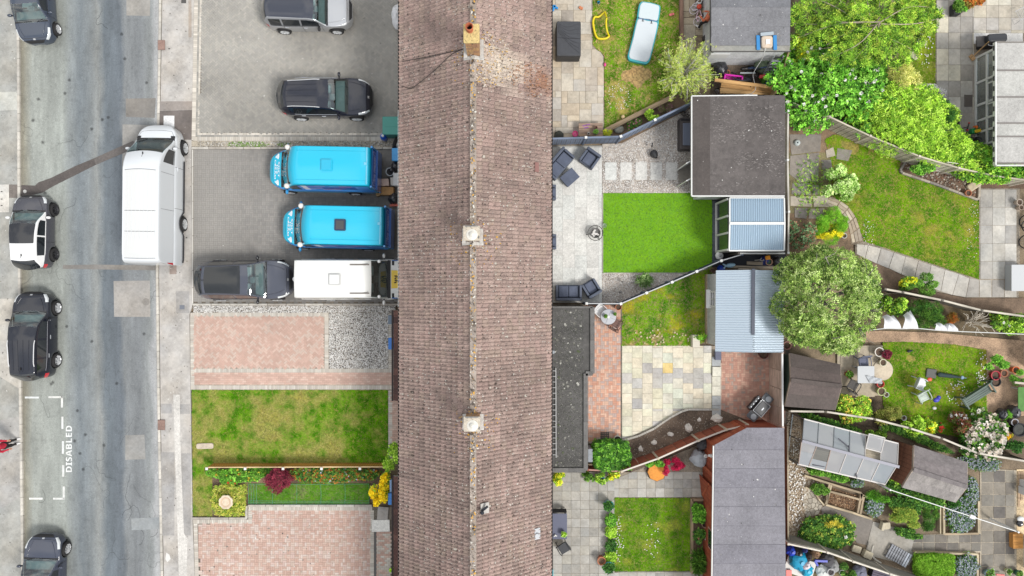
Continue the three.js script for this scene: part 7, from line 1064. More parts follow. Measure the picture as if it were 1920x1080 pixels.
daisies('white daisies scattered in the lower half of the toy strewn lawn',1160,182,24,26,70);daisies('white daisies by the curved stone path of the slanting lawn',1628,438,12,34,40);daisies('white daisies along the right edge of the slanting lawn',1822,430,12,60,40);daisies('thick drift of white daisies at the right of the bench lawn',1840,700,12,40,70,0.045);daisies('white daisies between the garden chairs and the green bench',1795,736,24,24,70,0.042);daisies('white daisies along the left edge of the square lawn by the blue pots',1162,1010,8,48,50,0.042);daisies('white daisies in the middle of the square lawn by the workshop',1222,1010,16,36,26,0.04);daisies('white petals fallen over the bark mulch strip',1494,900,16,90,190,0.055);daisies('white petals on the small lawn with stepping stones',1735,70,14,60,50,0.05);daisies('pale dead leaves along the bottom edge of the small shady lawn',1240,632,60,14,34,0.075,[A(206,188,150),A(190,168,130),A(216,200,166)]);
// people
const skin=A(214,160,130),shoeW=A(240,238,236);
function person(label,[u,v],turn,bones,cols,hair,group){
const p=P(u,v,G),t=thing('person',label,'person',[p.x,G,p.z],turn),pos=[],col=[],idx=[],cell=0.028,lo=[-0.75,-0.02,-0.6],n=[54,66,44],N=n[0]*n[1]*n[2],f=new Float32Array(N);
const near=(x,y,z)=>{let best=9,which=0,s=0;bones.forEach((b,i)=>{const dx=b[3]-b[0],dy=b[4]-b[1],dz=b[5]-b[2],h=clamp(((x-b[0])*dx+(y-b[1])*dy+(z-b[2])*dz)/(dx*dx+dy*dy+dz*dz+1e-9)),d=Math.hypot(x-b[0]-dx*h,y-b[1]-dy*h,z-b[2]-dz*h)-lerp(b[6],b[7],h);s+=Math.exp(-42*d);if(d<best){best=d;which=i;}});return[-Math.log(s)/42,which];};
const at=(i,j,k)=>(k*n[1]+j)*n[0]+i;for(let k=0;k<n[2];k++)for(let j=0;j<n[1];j++)for(let i=0;i<n[0];i++)f[at(i,j,k)]=near(lo[0]+i*cell,lo[1]+j*cell,lo[2]+k*cell)[0];
const ids=new Map();
for(let k=0;k<n[2]-1;k++)for(let j=0;j<n[1]-1;j++)for(let i=0;i<n[0]-1;i++){let c=0,sx=0,sy=0,sz=0;for(let e=0;e<12;e++){const ax=e>>2,q=e&3,o=[0,0,0];o[(ax+1)% 3]=q&1;o[(ax+2)% 3]=q>>1;const o2=[...o];o2[ax]=1;const a=f[at(i+o[0],j+o[1],k+o[2])],b=f[at(i+o2[0],j+o2[1],k+o2[2])];if((a<0)!==(b<0)){const w=a/(a-b);o[ax]=w;sx+=o[0];sy+=o[1];sz+=o[2];c++;}}if(c){ids.set(at(i,j,k),pos.length/3);const x=lo[0]+(i+sx/c)*cell,y=lo[1]+(j+sy/c)*cell,z=lo[2]+(k+sz/c)*cell,cc=cols[bones[near(x,y,z)[1]][8]];pos.push(x,y,z);col.push(cc.r,cc.g,cc.b);}}
for(let k=1;k<n[2]-1;k++)for(let j=1;j<n[1]-1;j++)for(let i=1;i<n[0]-1;i++)for(let ax=0;ax<3;ax++){const o=[i,j,k];o[ax]++;const a=f[at(i,j,k)],b=f[at(...o)];if((a<0)===(b<0))continue;const u1=(ax+1)% 3,v1=(ax+2)% 3,g=(du,dv)=>{const q=[i,j,k];q[u1]-=du;q[v1]-=dv;return ids.get(at(...q));},q=[g(0,0),g(1,0),g(1,1),g(0,1)];if(q.some((x)=>x===undefined))continue;a<0?idx.push(q[0],q[1],q[2],q[0],q[2],q[3]):idx.push(q[0],q[2],q[1],q[0],q[3],q[2]);}
for(const b of bones.filter((b)=>b[8]==='hand')){const d=V(b[3]-b[0],b[4]-b[1],b[5]-b[2]).normalize(),s=V(-d.z,0,d.x).normalize();for(let q=-2;q<=2;q++){const base=V(b[3],b[4],b[5]).addScaledVector(s,q*0.018),l=q===-2?0.05:[0.07,0.08,0.075,0.06][q+1],dd=q===-2?d.clone().addScaledVector(s,-1).normalize():d,g=tube([base,base.clone().addScaledVector(dd,l*0.55),base.clone().addScaledVector(dd,l).add(V(0,-0.01,0))],0.009,5,false,4),o=pos.length/3;pos.push(...g.attributes.position.array);for(let i=0;i<g.attributes.position.count;i++)col.push(skin.r,skin.g,skin.b);for(const i of g.index.array)idx.push(i+o);}}
const g=new THREE.BufferGeometry();g.setAttribute('position',new THREE.Float32BufferAttribute(pos,3));g.setAttribute('color',new THREE.Float32BufferAttribute(col,3));g.setIndex(idx);g.computeVertexNormals();
mesh('body',g,new THREE.MeshStandardMaterial({vertexColors:true,roughness:0.8,side:THREE.DoubleSide}),t);
const h=bones.find((b)=>b[8]==='head');mesh('hair',mrg([ball(h[6]*1.1,h[0]-0.025,h[4]+0.035,h[2],1,1,1,18),tube([[h[0]-0.09,h[4]+0.05,h[2]],[h[0]-0.13,h[4]-0.12,h[2]]],0.05,8)]),C(...hair),t);
mesh('eyes',mrg([-1,1].map((s)=>ball(0.013,h[3]+h[6]*0.93,h[4]+0.02,h[2]+s*0.035))),C(40,34,30),t);mesh('nose',ball(0.018,h[3]+h[6]*1.05,h[4]-0.015,h[2],1.2,1.3,0.8),mat(skin),t);return t;
}
const leg=(fx,fz,kx,kz,hx,hz,s)=>[[fx-0.06,0.05,fz,fx+0.14,0.035,fz,0.05,0.045,'shoe'],[fx-0.04,0.1,fz,kx,0.48,kz,0.052,0.068,s],[kx,0.48,kz,hx,0.9,hz,0.072,0.1,s]];
const arm=(z,ex,ey,ez,wx,wy,wz,s)=>[[0.0,1.42,z,ex,ey,ez,0.062,0.048,s],[ex,ey,ez,wx,wy,wz,0.048,0.036,s],[wx,wy,wz,wx+(wx-ex)*0.25,wy+(wy-ey)*0.25-0.02,wz+(wz-ez)*0.25,0.036,0.034,'hand']];
const torso=(s)=>[[0,0.95,-0.07,0,0.95,0.07,0.125,0.125,'low'],[0,1.0,0,0,1.34,0,0.135,0.155,s],[0,1.39,-0.14,0,1.39,0.14,0.08,0.08,s],[0,1.42,0,0.02,1.53,0,0.058,0.055,'skin'],[0.01,1.62,0,0.035,1.6,0,0.1,0.095,'head']];
person('person in a red jacket and black trousers standing at the left edge of the pavement',[33,827],0.2,[...leg(0.04,-0.1,0.0,-0.11,0,-0.09,'low'),...leg(-0.02,0.12,-0.02,0.11,0,0.09,'low'),...torso('top'),...arm(-0.2,0.05,1.16,-0.26,0.28,1.08,-0.2,'top'),...arm(0.2,0.02,1.14,0.27,0.22,1.0,0.24,'top')],{shoe:shoeW,low:A(44,40,42),top:A(206,36,66),skin,head:skin,hand:skin},[110,76,52]);
person('person in a coral top, black trousers and white shoes beside the grey outbuilding',[1316,49],2.5,[...leg(0.12,-0.16,0.1,-0.14,0,-0.09,'low'),...leg(-0.06,0.14,0.02,0.12,0,0.09,'low'),...torso('top'),...arm(-0.2,0.1,1.18,-0.28,0.3,1.1,-0.18,'top'),...arm(0.2,0.05,1.15,0.28,0.28,1.05,0.2,'top')],{shoe:shoeW,low:A(46,44,48),top:A(226,124,90),skin,head:skin,hand:skin},[120,80,50]);
// things
const plast=(r,g,b)=>C(r,g,b,{roughness:0.45}),foot=(u,v,y=G)=>{const p=P(u,v,y);return[p.x,y,p.z];};
function pot(name,label,u,v,r,h,m,fill,o={}){const p=P(u,v,h+G),R=r*(CAM_H-h)/FOCAL,t=thing(name,label,o.cat??'plant pot',[p.x,o.y0??G,p.z],0,o.group);mesh('pot',lathe([[0,0.02],[R*0.7,0],[R*0.95,h],[R,h],[R,h+0.02],[R*0.82,h+0.02],[R*0.78,h-0.06]],20),m,t);mesh('compost',cyl(R*0.79,R*0.79,0.02,0,h-0.07,0),C(...(o.soil??[92,74,60]),{map:T.soil}),t);if(fill){const rg=rng(u*7+v),pts=[];for(let i=0;i<(o.n??60);i++){const d=dome(rg);pts.push(V(d.x*R*0.8,h+d.y*R*0.6,d.z*R*0.8));}leaves(t,'foliage',pts,{kind:'broad',size:R*0.45,cols:fill,r:rg});}return t;}
function bin(label,u0,v0,u1,v1,h,m,cat='bin'){const a=P(u0,v0,h),b=P(u1,v1,h),w=b.x-a.x,d=b.z-a.z,t=thing(cat==='bin'?'wheelie_bin':cat.replace(/ /g,'_'),label,cat,[(a.x+b.x)/2,G,(a.z+b.z)/2]);mesh('bin_body',rbx(w*0.88,h-0.1,d*0.88,0.04,0,0.02,0),m,t);mesh('lid',mrg([rbx(w,0.09,d,0.04,0,h-0.09,0),bx(w*0.8,0.03,d*0.12,0,h-0.02,0)]),m,t);return t;}
function box(name,label,u,v,w,h,d,turn,m,o={}){const p=P(u,v,(o.y0??G)+h),t=thing(name,label,o.cat??'box',[p.x,o.y0??G,p.z],turn,o.group);mesh('carton',rbx(w,h,d,0.015),m,t);mesh(o.top??'flap',mrg([bx(w*0.96,0.012,d*0.47,0,h,-d*0.245,0.03),bx(w*0.96,0.012,d*0.47,0,h,d*0.245,-0.03)]),o.topMat??m,t);return t;}
function bag(label,u,v,r,h,m,name='bin_bag',cat='bag',y0=G){const p=P(u,v,h*0.6+y0),s=new THREE.IcosahedronGeometry(1,3),q=s.attributes.position,k=r*(CAM_H-h)/FOCAL;for(let i=0;i<q.count;i++){const x=q.getX(i),y=q.getY(i),z=q.getZ(i),f=0.78+0.5*fbm(x*2.4+u,z*2.4+y*2+v,71,3);q.setXYZ(i,x*k*f,(y*0.5+0.5)*h*(0.7+0.3*f),z*k*f);}s.computeVertexNormals();const t=solo(name,label,cat,mrg([s,cyl(k*0.14,k*0.22,h*0.2,0,h*0.88,0,8)]),m,[p.x,y0,p.z]);return t;}
const blackBag=mat(A(46,46,52),{roughness:0.35,clearcoat:0.4}),cardboard=C(190,146,96,{map:T.fine}),terracotta=C(206,130,96,{map:T.fine}),blueGlaze=mat(A(60,180,200),{roughness:0.2,clearcoat:0.8});
bin('teal green square storage box against the terrace wall',717.5,219,750,253,1.15,C(70,154,142,{roughness:0.5}),'storage box');
{const p=P(719,256,0.5),t=thing('gas_bottle','blue gas bottle with a white cap beside the teal green box','gas bottle',[p.x,G,p.z]);mesh('cylinder',lathe([[0,0],[0.17,0.02],[0.18,0.4],[0.12,0.54],[0.05,0.58]],18),mat(A(30,96,214),{roughness:0.3,clearcoat:0.6}),t);mesh('valve',cyl(0.07,0.06,0.1,0,0.57,0),whitePaint,t);}
{const p=P(742,268,0.5),t=thing('tyre','black tyre leaning on the terrace wall below the blue gas bottle','tyre',[p.x,0.42,p.z]);mesh('tread',new THREE.TorusGeometry(0.26,0.09,10,24).rotateY(1.2),rubber,t);}
bag('pale grey sack beside the leaning tyre',747,272,7,0.6,C(196,194,190),'sack');
bin('bright blue bin by the wall behind the upper ice cream van',735,278,747.5,302,0.95,plast(70,168,236));
bag('black bin bag between the bright blue bin and the grey tub',742,312,9,0.6,blackBag);bag('small black bin bag resting on the grey tub rim',735,320,6,0.65,blackBag);
pot('tub','light grey tub behind the rear corner of the upper ice cream van',731,322,8,0.5,plast(206,214,220),null,{cat:'tub',soil:[60,60,64]});
box('box','pale pink lidded box behind the rear corner of the upper van',720,342,0.48,0.35,0.36,0.04,C(234,206,192));
box('cardboard_box','large brown cardboard box between the two ice cream vans',725,358,0.68,0.42,0.4,-0.03,cardboard);box('cardboard_box','small brown cardboard box under the corner of the larger carton',708,362,0.2,0.3,0.3,0.3,C(206,168,120,{map:T.fine}));
box('crate','white crate against the wall above the large cardboard box',742,336,0.26,0.6,0.62,0,whitePaint);box('crate','small white crate left of the taller white crate',736,340,0.2,0.45,0.4,0.05,C(226,222,214));
bag('black bin bag at the lower end of the wall behind the cardboard boxes',738,372,10,0.6,blackBag);solo('plank','short coral coloured plank below the last black bin bag','plank',bx(0.42,0.06,0.1),C(226,120,104),[...P(739,385,0.3).toArray()],0.05);
bin('blue bin at the corner of the black and white gravel square',728.5,633,738.5,655,1.0,plast(60,132,220));bin('grey bin near the top of the black and white gravel square',728,591,738,608,1.0,plast(112,128,146));bin('narrow grey bin between the grey and blue bins',734,611,739,628,1.0,plast(130,134,144));
bin('blue bin beside the yellow flowers at the lower porch',728,924,736.5,946,1.0,plast(60,140,226));bin('pale blue bin above the blue bin at the lower porch',731,899,736,922,1.0,plast(140,176,216));bin('grey bin in the gap between the extension and the box hedge',1102,841,1111,866,1.0,plast(150,156,164));
{const p=P(742,26,0.9),g=new THREE.IcosahedronGeometry(1,4),q=g.attributes.position;for(let i=0;i<q.count;i++){const x=q.getX(i),y=q.getY(i),z=q.getZ(i),f=0.85+0.35*fbm(x*3,z*4+y*2,75,3);q.setXYZ(i,x*0.36*f,(y+1)*0.42*f,z*0.62*f);}g.computeVertexNormals();solo('plastic_sheet','white plastic sheeting bundled against the terrace wall at the top','plastic sheet',g,C(244,244,246,{roughness:0.4}),[p.x+0.1,G,p.z]);}
{const p=P(424,941,0.7),t=thing('bird_bath','pale stone bird bath with a scalloped bowl in the front ground cover bed','bird bath',[p.x,G,p.z]),s=new THREE.Shape();for(let i=0;i<=96;i++){const a=i/96*6.2832,r=0.3+0.035*Math.abs(Math.sin(a*4));i?s.lineTo(Math.cos(a)*r,Math.sin(a)*r):s.moveTo(r,0);}const st=C(232,212,186,{map:T.blotch});mesh('basin',new THREE.ExtrudeGeometry(s,{depth:0.05,bevelThickness:0.02,bevelSize:0.02,bevelSegments:2}).rotateX(-Math.PI/2).translate(0,0.62,0),st,t);mesh('bowl',lathe([[0,0.68],[0.14,0.685],[0.24,0.7],[0.25,0.69],[0.12,0.6]],24),C(206,180,152,{map:T.blotch}),t);mesh('pedestal',lathe([[0.18,0],[0.16,0.08],[0.08,0.14],[0.07,0.5],[0.16,0.62]],16),st,t);}
{const p=P(383,836,G);solo('stepping_stone','worn flat stone slab lying in the patchy front lawn','stone',rbx(0.85,0.07,0.28,0.1),C(206,190,170,{map:T.blotch}),[p.x+0.05,G,p.z],0.03);}
{const a=P(1044,41,0.95),b=P(1088.5,105,0.95),w=b.x-a.x,d=b.z-a.z,t=thing('covered_furniture','garden furniture under a taut black waterproof cover on the sandstone patio','furniture cover',[(a.x+b.x)/2,G,(a.z+b.z)/2]),m=C(70,72,78,{map:T.cloth,roughness:0.55});mesh('cover_top',rbx(w,0.06,d,0.06,0,0.89,0),m,t);mesh('cover_skirt',rbx(w*1.03,0.88,d*1.02,0.07,0,0,0),C(50,51,55,{map:T.cloth,roughness:0.6}),t);const g=[];for(let i=0;i<7;i++)g.push(tube([[-w*0.45,0.955,-d/2+0.1+i*0.07],[lerp(-0.1,0.2,i/7),0.958,-d/2+0.28+i*0.16],[w*0.45,0.955,-d/2+0.12+i*0.24]],0.008,4));mesh('creases',mrg(g),m,t).userData.kind='stuff';mesh('seam',bar([-w/2,0.957,-d*0.02],[w/2,0.957,0.02],0.012,0.01),C(40,40,44),t);}
{const t=thing('toy_goal','yellow tubular toy goal lying on the top lawn','toy goal',foot(1126,49)),y=plast(244,222,24),q=(u,v,h=0.12)=>{const p=P(u,v,h),o=P(1126,49,G);return[p.x-o.x,h,p.z-o.z];};mesh('frame',mrg([tube([q(1134,24),q(1122,33),q(1115,33),q(1112,40),q(1113,54),q(1117,68),q(1121,73),q(1136,73),q(1142,69)],0.055,8),tube([q(1137,35,0.5),q(1136,45,0.5),q(1138,60,0.4),q(1142,69)],0.045,8),tube([q(1134,24),q(1137,35,0.5)],0.05,8)]),y,t);mesh('net_cord',mrg([tube([q(1137,35,0.5),q(1142,50,0.3),q(1143,70)],0.012,5)]),seam,t);}
{const t=thing('inflatable_mat','pale blue inflatable mat with a turquoise rim on the top lawn','inflatable mat',foot(1207,62)),o=P(1207,62,G),q=(u,v)=>{const p=P(u,v,0.25);return[p.x-o.x,-(p.z-o.z)];},shape=(pts,b)=>{const c=new THREE.CatmullRomCurve3(pts.map(([x,y])=>V(x,y,0)),true,'catmullrom',0.25).getPoints(80),s=new THREE.Shape(c.map((p)=>new THREE.Vector2(p.x,p.y)));return new THREE.ExtrudeGeometry(s,{depth:b,bevelThickness:0.03,bevelSize:0.03,bevelSegments:2}).rotateX(-Math.PI/2);};
const top=[[1204,4],[1220,6],[1236,11],[1237,18],[1233,40],[1215,37],[1196,34],[1199,10]].map(([u,v])=>q(u,v)),low=[[1196,33],[1214,36],[1234,40],[1228,72],[1218,112],[1211,119],[1190,115],[1180,112],[1178,104],[1187,70]].map(([u,v])=>q(u,v)),sh=(a,k)=>{const c=a.reduce((s,p)=>[s[0]+p[0]/a.length,s[1]+p[1]/a.length],[0,0]);return a.map((p)=>[lerp(c[0],p[0],k),lerp(c[1],p[1],k)]);};
mesh('rim',mrg([shape(top,0.17),shape(low,0.17)]),plast(64,176,186),t);mesh('top_pad',shape(sh(top,0.88),0.2),plast(214,226,230),t);mesh('long_pad',shape(sh(low,0.9),0.2),plast(216,224,230),t);
mesh('seam_cord',tube([[1196,35],[1214,38],[1233,41]].map(([u,v])=>{const[x,y]=q(u,v);return V(x,0.24,-y);}),0.014,5),plast(120,130,190),t);const g=[];for(const[u,v]of[[1205,38],[1221,42]]){const[x,y]=q(u,v);g.push(bx(0.03,0.02,0.12,x,0.235,-y),bx(0.1,0.02,0.02,x,0.236,-y+0.07));}mesh('straps',mrg(g),seam,t);}
{const p=P(1168,219,0.2);solo('ball','small pale patterned ball on the lawn below the daisies','ball',mrg([ball(0.1,0,0.1,0,1,1,1,16)]),C(232,206,160,{map:T.tile}),[p.x,G,p.z]);}
pot('bucket','bright pink bucket by the slate fence at the patio end',1078.5,251,5.5,0.3,plast(232,40,140),null,{cat:'bucket',soil:[236,120,170]});
{const a=P(1085,231,0.45),b=P(1130,256,0.45),t=thing('wooden_table','low paint marked wooden table at the end of the sandstone patio','table',[(a.x+b.x)/2,G,(a.z+b.z)/2]),w=b.x-a.x,d=b.z-a.z;for(let i=0;i<5;i++)mesh('board',bx(w,0.03,d/5-0.012,0,0.4,-d/2+(i+0.5)*d/5),pick([C(176,148,128,{map:T.wood}),C(160,136,120,{map:T.wood}),C(188,156,130,{map:T.wood})]),t);for(const x of[-1,1])for(const z of[-1,1])mesh('leg',bx(0.06,0.4,0.06,x*(w/2-0.06),0,z*(d/2-0.06)),sleeper[1],t);mesh('paint_marks',mrg([[-0.3,-0.2],[-0.15,-0.24],[-0.22,-0.1]].map(([x,z])=>rbx(0.22,0.006,0.05,0.02,x,0.43,z,0,0.2,0))),C(150,90,170),t);
pot('plant_pot','round dark pot on the paint marked wooden table',1115,251,5,0.2,C(120,124,118),green,{y0:0.53,n:30});pot('cup','small white cup on the paint marked wooden table',1102,254,2.6,0.12,whitePaint,null,{y0:0.53,cat:'cup'});pot('plant_pot','small dark red pot at the front of the wooden table',1115.5,243,2.8,0.12,C(120,64,60),null,{y0:0.53});}
solo('toy','bright blue toy lying near the terrace eave at the top','toy',mrg([rbx(0.14,0.1,0.34,0.05),rbx(0.3,0.08,0.1,0.03,0.05,0.02,-0.08)]),plast(40,150,226),foot(1038,16),-0.5);solo('toy_cup','small blue cup on the lawn near the yellow goal','toy',lathe([[0.05,0],[0.07,0.14],[0.06,0.14],[0.045,0.02]],12),plast(50,170,220),foot(1122,6));solo('brick','single orange brick lying on the sandstone patio','brick',rbx(0.2,0.07,0.13,0.015),C(214,136,96,{map:T.tile}),foot(1089,15.5),-0.5);
solo('toy','pink and white toy on the lawn by the timber edge','toy',mrg([rbx(0.24,0.1,0.12,0.05),ball(0.07,0.08,0.1,0.02)]),plast(232,120,120),foot(1258,28),0.3);solo('toy','small pink toy at the edge of the sandstone patio','toy',ball(0.07,0,0.07,0,1,1,1.4),plast(236,80,150),foot(1134,122));solo('stone','rounded grey stone in the sleeper edged border','stone',new THREE.DodecahedronGeometry(0.26,1).scale(1,0.5,0.8).translate(0,0.08,0),C(150,150,140,{map:T.blotch}),foot(1160,243));bag('dark rubbish bag in the corner of the patio by the slate fence',1048,254,9,0.25,C(70,72,66),'rubbish_bag');
solo('sleeper','long timber sleeper edging the flower border by the slate fence','sleeper',bar([P(1133,246,0.3).x,0.2,P(1133,246,0.3).z],[P(1262,181,0.3).x,0.2,P(1262,181,0.3).z],0.22,0.26),sleeper[2]);solo('sleeper','brown timber sleeper along the right edge of the top lawn','sleeper',bar([P(1277,-40,0.2).x,0.16,P(1277,-40,0.2).z],[P(1278,100,0.2).x,0.16,P(1278,100,0.2).z],0.18,0.2),C(150,118,100,{map:T.wood}));
function bike(label,u,v,turn,m,o={}){const k=o.s??1,t=thing('bicycle',label,'bicycle',foot(u,v),turn,o.group),R=0.33*k,lay=o.lean??0.35,in_=new THREE.Group(),q=(x,y,z)=>V(x*k,y*k*Math.cos(lay),y*k*Math.sin(lay)+z*k);const wheelG=(x)=>new THREE.TorusGeometry(R,0.026*k,8,26).rotateX(lay).translate(x*k,R*Math.cos(lay),R*Math.sin(lay));for(const x of[-0.5,0.5]){mesh('wheel',wheelG(x),o.tyre??rubber,t);const g=[];for(let i=0;i<10;i++){const a=i/10*6.283;g.push(bar(q(x,0.33,0),q(x+Math.cos(a)*0.31,0.33+Math.sin(a)*0.31,0),0.008));}mesh('spokes',mrg(g),chrome,t);}mesh('frame',mrg([[-0.5,0.33,-0.12,0.32],[-0.12,0.32,0.34,0.72],[-0.12,0.32,-0.2,0.8],[-0.2,0.74,0.34,0.76],[-0.5,0.33,-0.2,0.72],[0.5,0.33,0.34,0.86]].map(([a,b,c,d])=>bar(q(a,b,0),q(c,d,0),0.05*k))),m,t);mesh('saddle',mrg([tube([q(-0.32,0.84,0),q(-0.08,0.85,0)],0.05*k,6)]),seam,t);mesh('handlebar',tube([q(0.28,0.92,-0.26),q(0.34,0.92,-0.1),q(0.34,0.92,0.1),q(0.28,0.92,0.26)],0.018*k,6),seam,t);return t;}
bike('pink and white child bicycle lying on the flagstones beside the person',1297,33,1.9,plast(244,206,222),{s:0.62,lean:1.1,tyre:plast(246,236,240)});bike('white child bicycle at the top of the flagstones',1300,2,1.3,plast(240,240,240),{s:0.6,lean:0.9,tyre:plast(240,232,238)});
solo('helmet','orange red child helmet on the pink bicycle','helmet',ball(0.13,0,0.3,0,1,0.7,1),plast(236,80,50),foot(1308,17));bag('dark bag of clutter against the outbuilding wall below the person',1326,72,9,0.5,blackBag,'bag');
bike('black bicycle with a white frame standing at the right edge by the side patio',1911,435,1.55,plast(236,236,236),{lean:0.5});bike('black bicycle leaning behind the white framed one at the right edge',1918,404,1.45,plast(60,60,64),{lean:0.7});
bike('dark bicycle lying among the clutter below the white outbuilding wall',1386,134,0.1,plast(70,74,84),{lean:0.9});bike('small black bicycle beside the pink tub',1362,170,-0.3,plast(50,50,54),{s:0.7,lean:1.0});bike('blue grey bicycle frame leaning under the white outbuilding wall',1416,122,0.2,plast(70,96,140),{lean:0.5});
{const t=thing('tub','bright magenta plastic tub in the cluttered yard','tub',foot(1370,154)),m=plast(236,36,190),w=0.86,d=0.4;mesh('rim',mrg([bar([-w/2,0.42,-d/2],[w/2,0.42,-d/2],0.06),bar([-w/2,0.42,d/2],[w/2,0.42,d/2],0.06),bar([-w/2,0.42,-d/2],[-w/2,0.42,d/2],0.06),bar([w/2,0.42,-d/2],[w/2,0.42,d/2],0.06)]),m,t);mesh('tub_wall',mrg([bx(w,0.42,0.03,0,0,-d/2),bx(w,0.42,0.03,0,0,d/2),bx(0.03,0.42,d,-w/2,0,0),bx(0.03,0.42,d,w/2,0,0),bx(w,0.03,d,0,0.06,0)]),m,t);t.rotation.y=-0.12;}
const fresh=[C(214,168,110,{map:T.wood}),C(204,156,98,{map:T.wood}),C(222,180,124,{map:T.wood})];
[[1340,150,1454,164,0.16,1.1,'long pale plank lying across the magenta tub'],[1352,158,1452,170,0.3,0.6,'broad pale plank below the magenta tub'],[1350,170,1446,173,0.26,0.5,'pale plank lying against the summer house back wall']].forEach(([u,v,u2,v2,w,h,l],i)=>solo('plank',l,'plank',bar(P(u,v,h),P(u2,v2,h),w,0.05),fresh[i]));
box('crate','blue plastic crate at the right end of the planks',1444,154,0.4,0.4,0.38,0.05,plast(50,90,150),{cat:'crate'});
{const t=thing('ladder','folded grey aluminium ladder leaning at the right of the cluttered yard','ladder'),m=C(190,194,200,{metalness:0.5,roughness:0.4}),a=P(1431,140,0.4),b=P(1452,140,0.4),c=P(1469,105,1.9),d=P(1452,105,1.9);mesh('rail',bar(a,d,0.06),m,t);mesh('rail',bar(b,c,0.06),m,t);for(let i=0;i<6;i++)mesh('rung',bar(a.clone().lerp(d,(i+0.5)/6),b.clone().lerp(c,(i+0.5)/6),0.1,0.03),i>4?seam:m,t);}
bag('black bag of clutter at the left of the cluttered yard',1352,128,13,0.7,blackBag,'bag');bag('olive green tarpaulin heap beside the aluminium ladder',1432,120,16,0.7,C(120,136,110),'tarpaulin','tarpaulin');solo('toy','red and white toy near the right of the cluttered yard','toy',mrg([ball(0.1,0,0.4,0),rbx(0.24,0.12,0.16,0.05,-0.1,0.3,0.02)]),plast(232,90,90),foot(1427,147));pot('tub','dark round tub below the aluminium ladder',1404,146,11,0.4,C(84,66,58),null,{cat:'tub',soil:[50,44,40]});bush('weeds','green weeds between the crates in the cluttered yard',1434,146,10,8,0.5,{cols:green,kind:'small',size:0.09});
solo('drainpipe','long grey pipe across the middle of the cluttered yard','pipe',bar(P(1388,137,0.8),P(1416,137,0.9),0.06),C(170,176,180));pot('plant_pot','orange pot with twigs at the left of the cluttered yard',1364,136,5,0.3,terracotta,null);
const rattan=C(86,94,112,{map:T.cloth,roughness:0.6}),pad=C(94,102,122,{map:T.cloth,roughness:0.85});
function seat(kind,label,u,v,turn,w,d=0.78){const t=thing(kind,label,kind==='sofa'?'sofa':'armchair',foot(u,v,0.5),turn),y=-0.42+0.0;t.position.y=G;mesh('base',rbx(w,0.3,d,0.05,0,0.06,0),rattan,t);mesh('backrest',rbx(w,0.36,0.14,0.05,0,0.36,-d/2+0.07),rattan,t);for(const s of[-1,1])mesh('armrest',rbx(0.12,0.26,d-0.16,0.04,s*(w/2-0.06),0.36,0.07),rattan,t);const n=w>1.2?2:1;for(let i=0;i<n;i++){const cw=(w-0.28)/n;mesh('cushion',rbx(cw-0.02,0.12,d-0.22,0.05,(i+0.5)*cw-(w-0.28)/2,0.36,0.06),pad,t);}return t;}
seat('sofa','dark rattan sofa at an angle by the slate fence',1048,307,0.86,1.5);seat('armchair','dark rattan armchair at an angle beside the white gravel',1106,297,-0.62,0.82);seat('sofa','dark rattan sofa at the bottom of the pale tiled patio',1066,549,Math.PI,1.28);seat('armchair','dark rattan armchair turned beside the bottom rattan sofa',1109,541,Math.PI+0.55,0.74);
seat('armchair','upper dark rattan chair half hidden under the terrace eave',1029,361,Math.PI/2,0.74,0.72);seat('armchair','lower dark rattan chair half hidden under the terrace eave',1029.5,453.5,Math.PI/2,0.74,0.72);
{const t=thing('coffee_table','dark rattan coffee table between the rattan sofa and armchair','table',foot(1068,333,0.4),0.72);t.position.y=G;mesh('tabletop',rbx(0.78,0.05,0.62,0.03,0,0.38,0),pad,t);mesh('base',rbx(0.72,0.36,0.56,0.04,0,0,0),rattan,t);}
{const t=thing('fire_pit','round metal fire pit full of pale stones beside the artificial lawn','fire pit',foot(1116,437,0.4)),m=C(96,94,92,{metalness:0.4,roughness:0.5});t.position.y=G;mesh('outer_ring',new THREE.TorusGeometry(0.37,0.018,8,36).rotateX(Math.PI/2).translate(0,0.42,0),m,t);mesh('bowl',lathe([[0.08,0.12],[0.22,0.22],[0.26,0.42],[0.245,0.42],[0.2,0.28],[0,0.24]],26),C(150,148,146,{metalness:0.4,roughness:0.5}),t);for(let i=0;i<3;i++){const a=i*2.094+0.9;mesh('leg',bar([Math.cos(a)*0.24,0.4,Math.sin(a)*0.24],[Math.cos(a)*0.4,0,Math.sin(a)*0.4],0.035),m,t);}const r=rng(55);for(let i=0;i<16;i++){const o=mesh('stone',pebbleShape,C(232,228,224),t),a=r()*6.28,q=0.17*Math.sqrt(r());o.position.set(Math.cos(a)*q,0.36,Math.sin(a)*q);o.scale.setScalar(0.1);}}
solo('glass_bowl','small clear glass bowl at the edge of the artificial lawn','bowl',lathe([[0.05,0],[0.11,0.12],[0.12,0.2],[0.105,0.2],[0.09,0.1],[0,0.04]],18),mat(new THREE.Color(0.85,0.88,0.88),{transmission:0.85,roughness:0.05}),foot(1132.5,423.5));
{const t=thing('garden_lantern','dark teardrop garden lantern lying on the white gravel','lantern',foot(1223,286),0.4),m=C(58,58,60,{roughness:0.4});mesh('hood',lathe([[0.2,0],[0.19,0.12],[0.12,0.28],[0.04,0.38]],18).rotateX(0.9).translate(0,0.12,0.05),m,t);mesh('face',cyl(0.16,0.17,0.02,0,-0.015,0,18).rotateX(0.9).translate(0,0.12,0.05),C(206,204,202),t);mesh('spout',tube([[0,0.3,-0.22],[0.06,0.4,-0.34],[0.1,0.34,-0.4]],0.035,6),m,t);}
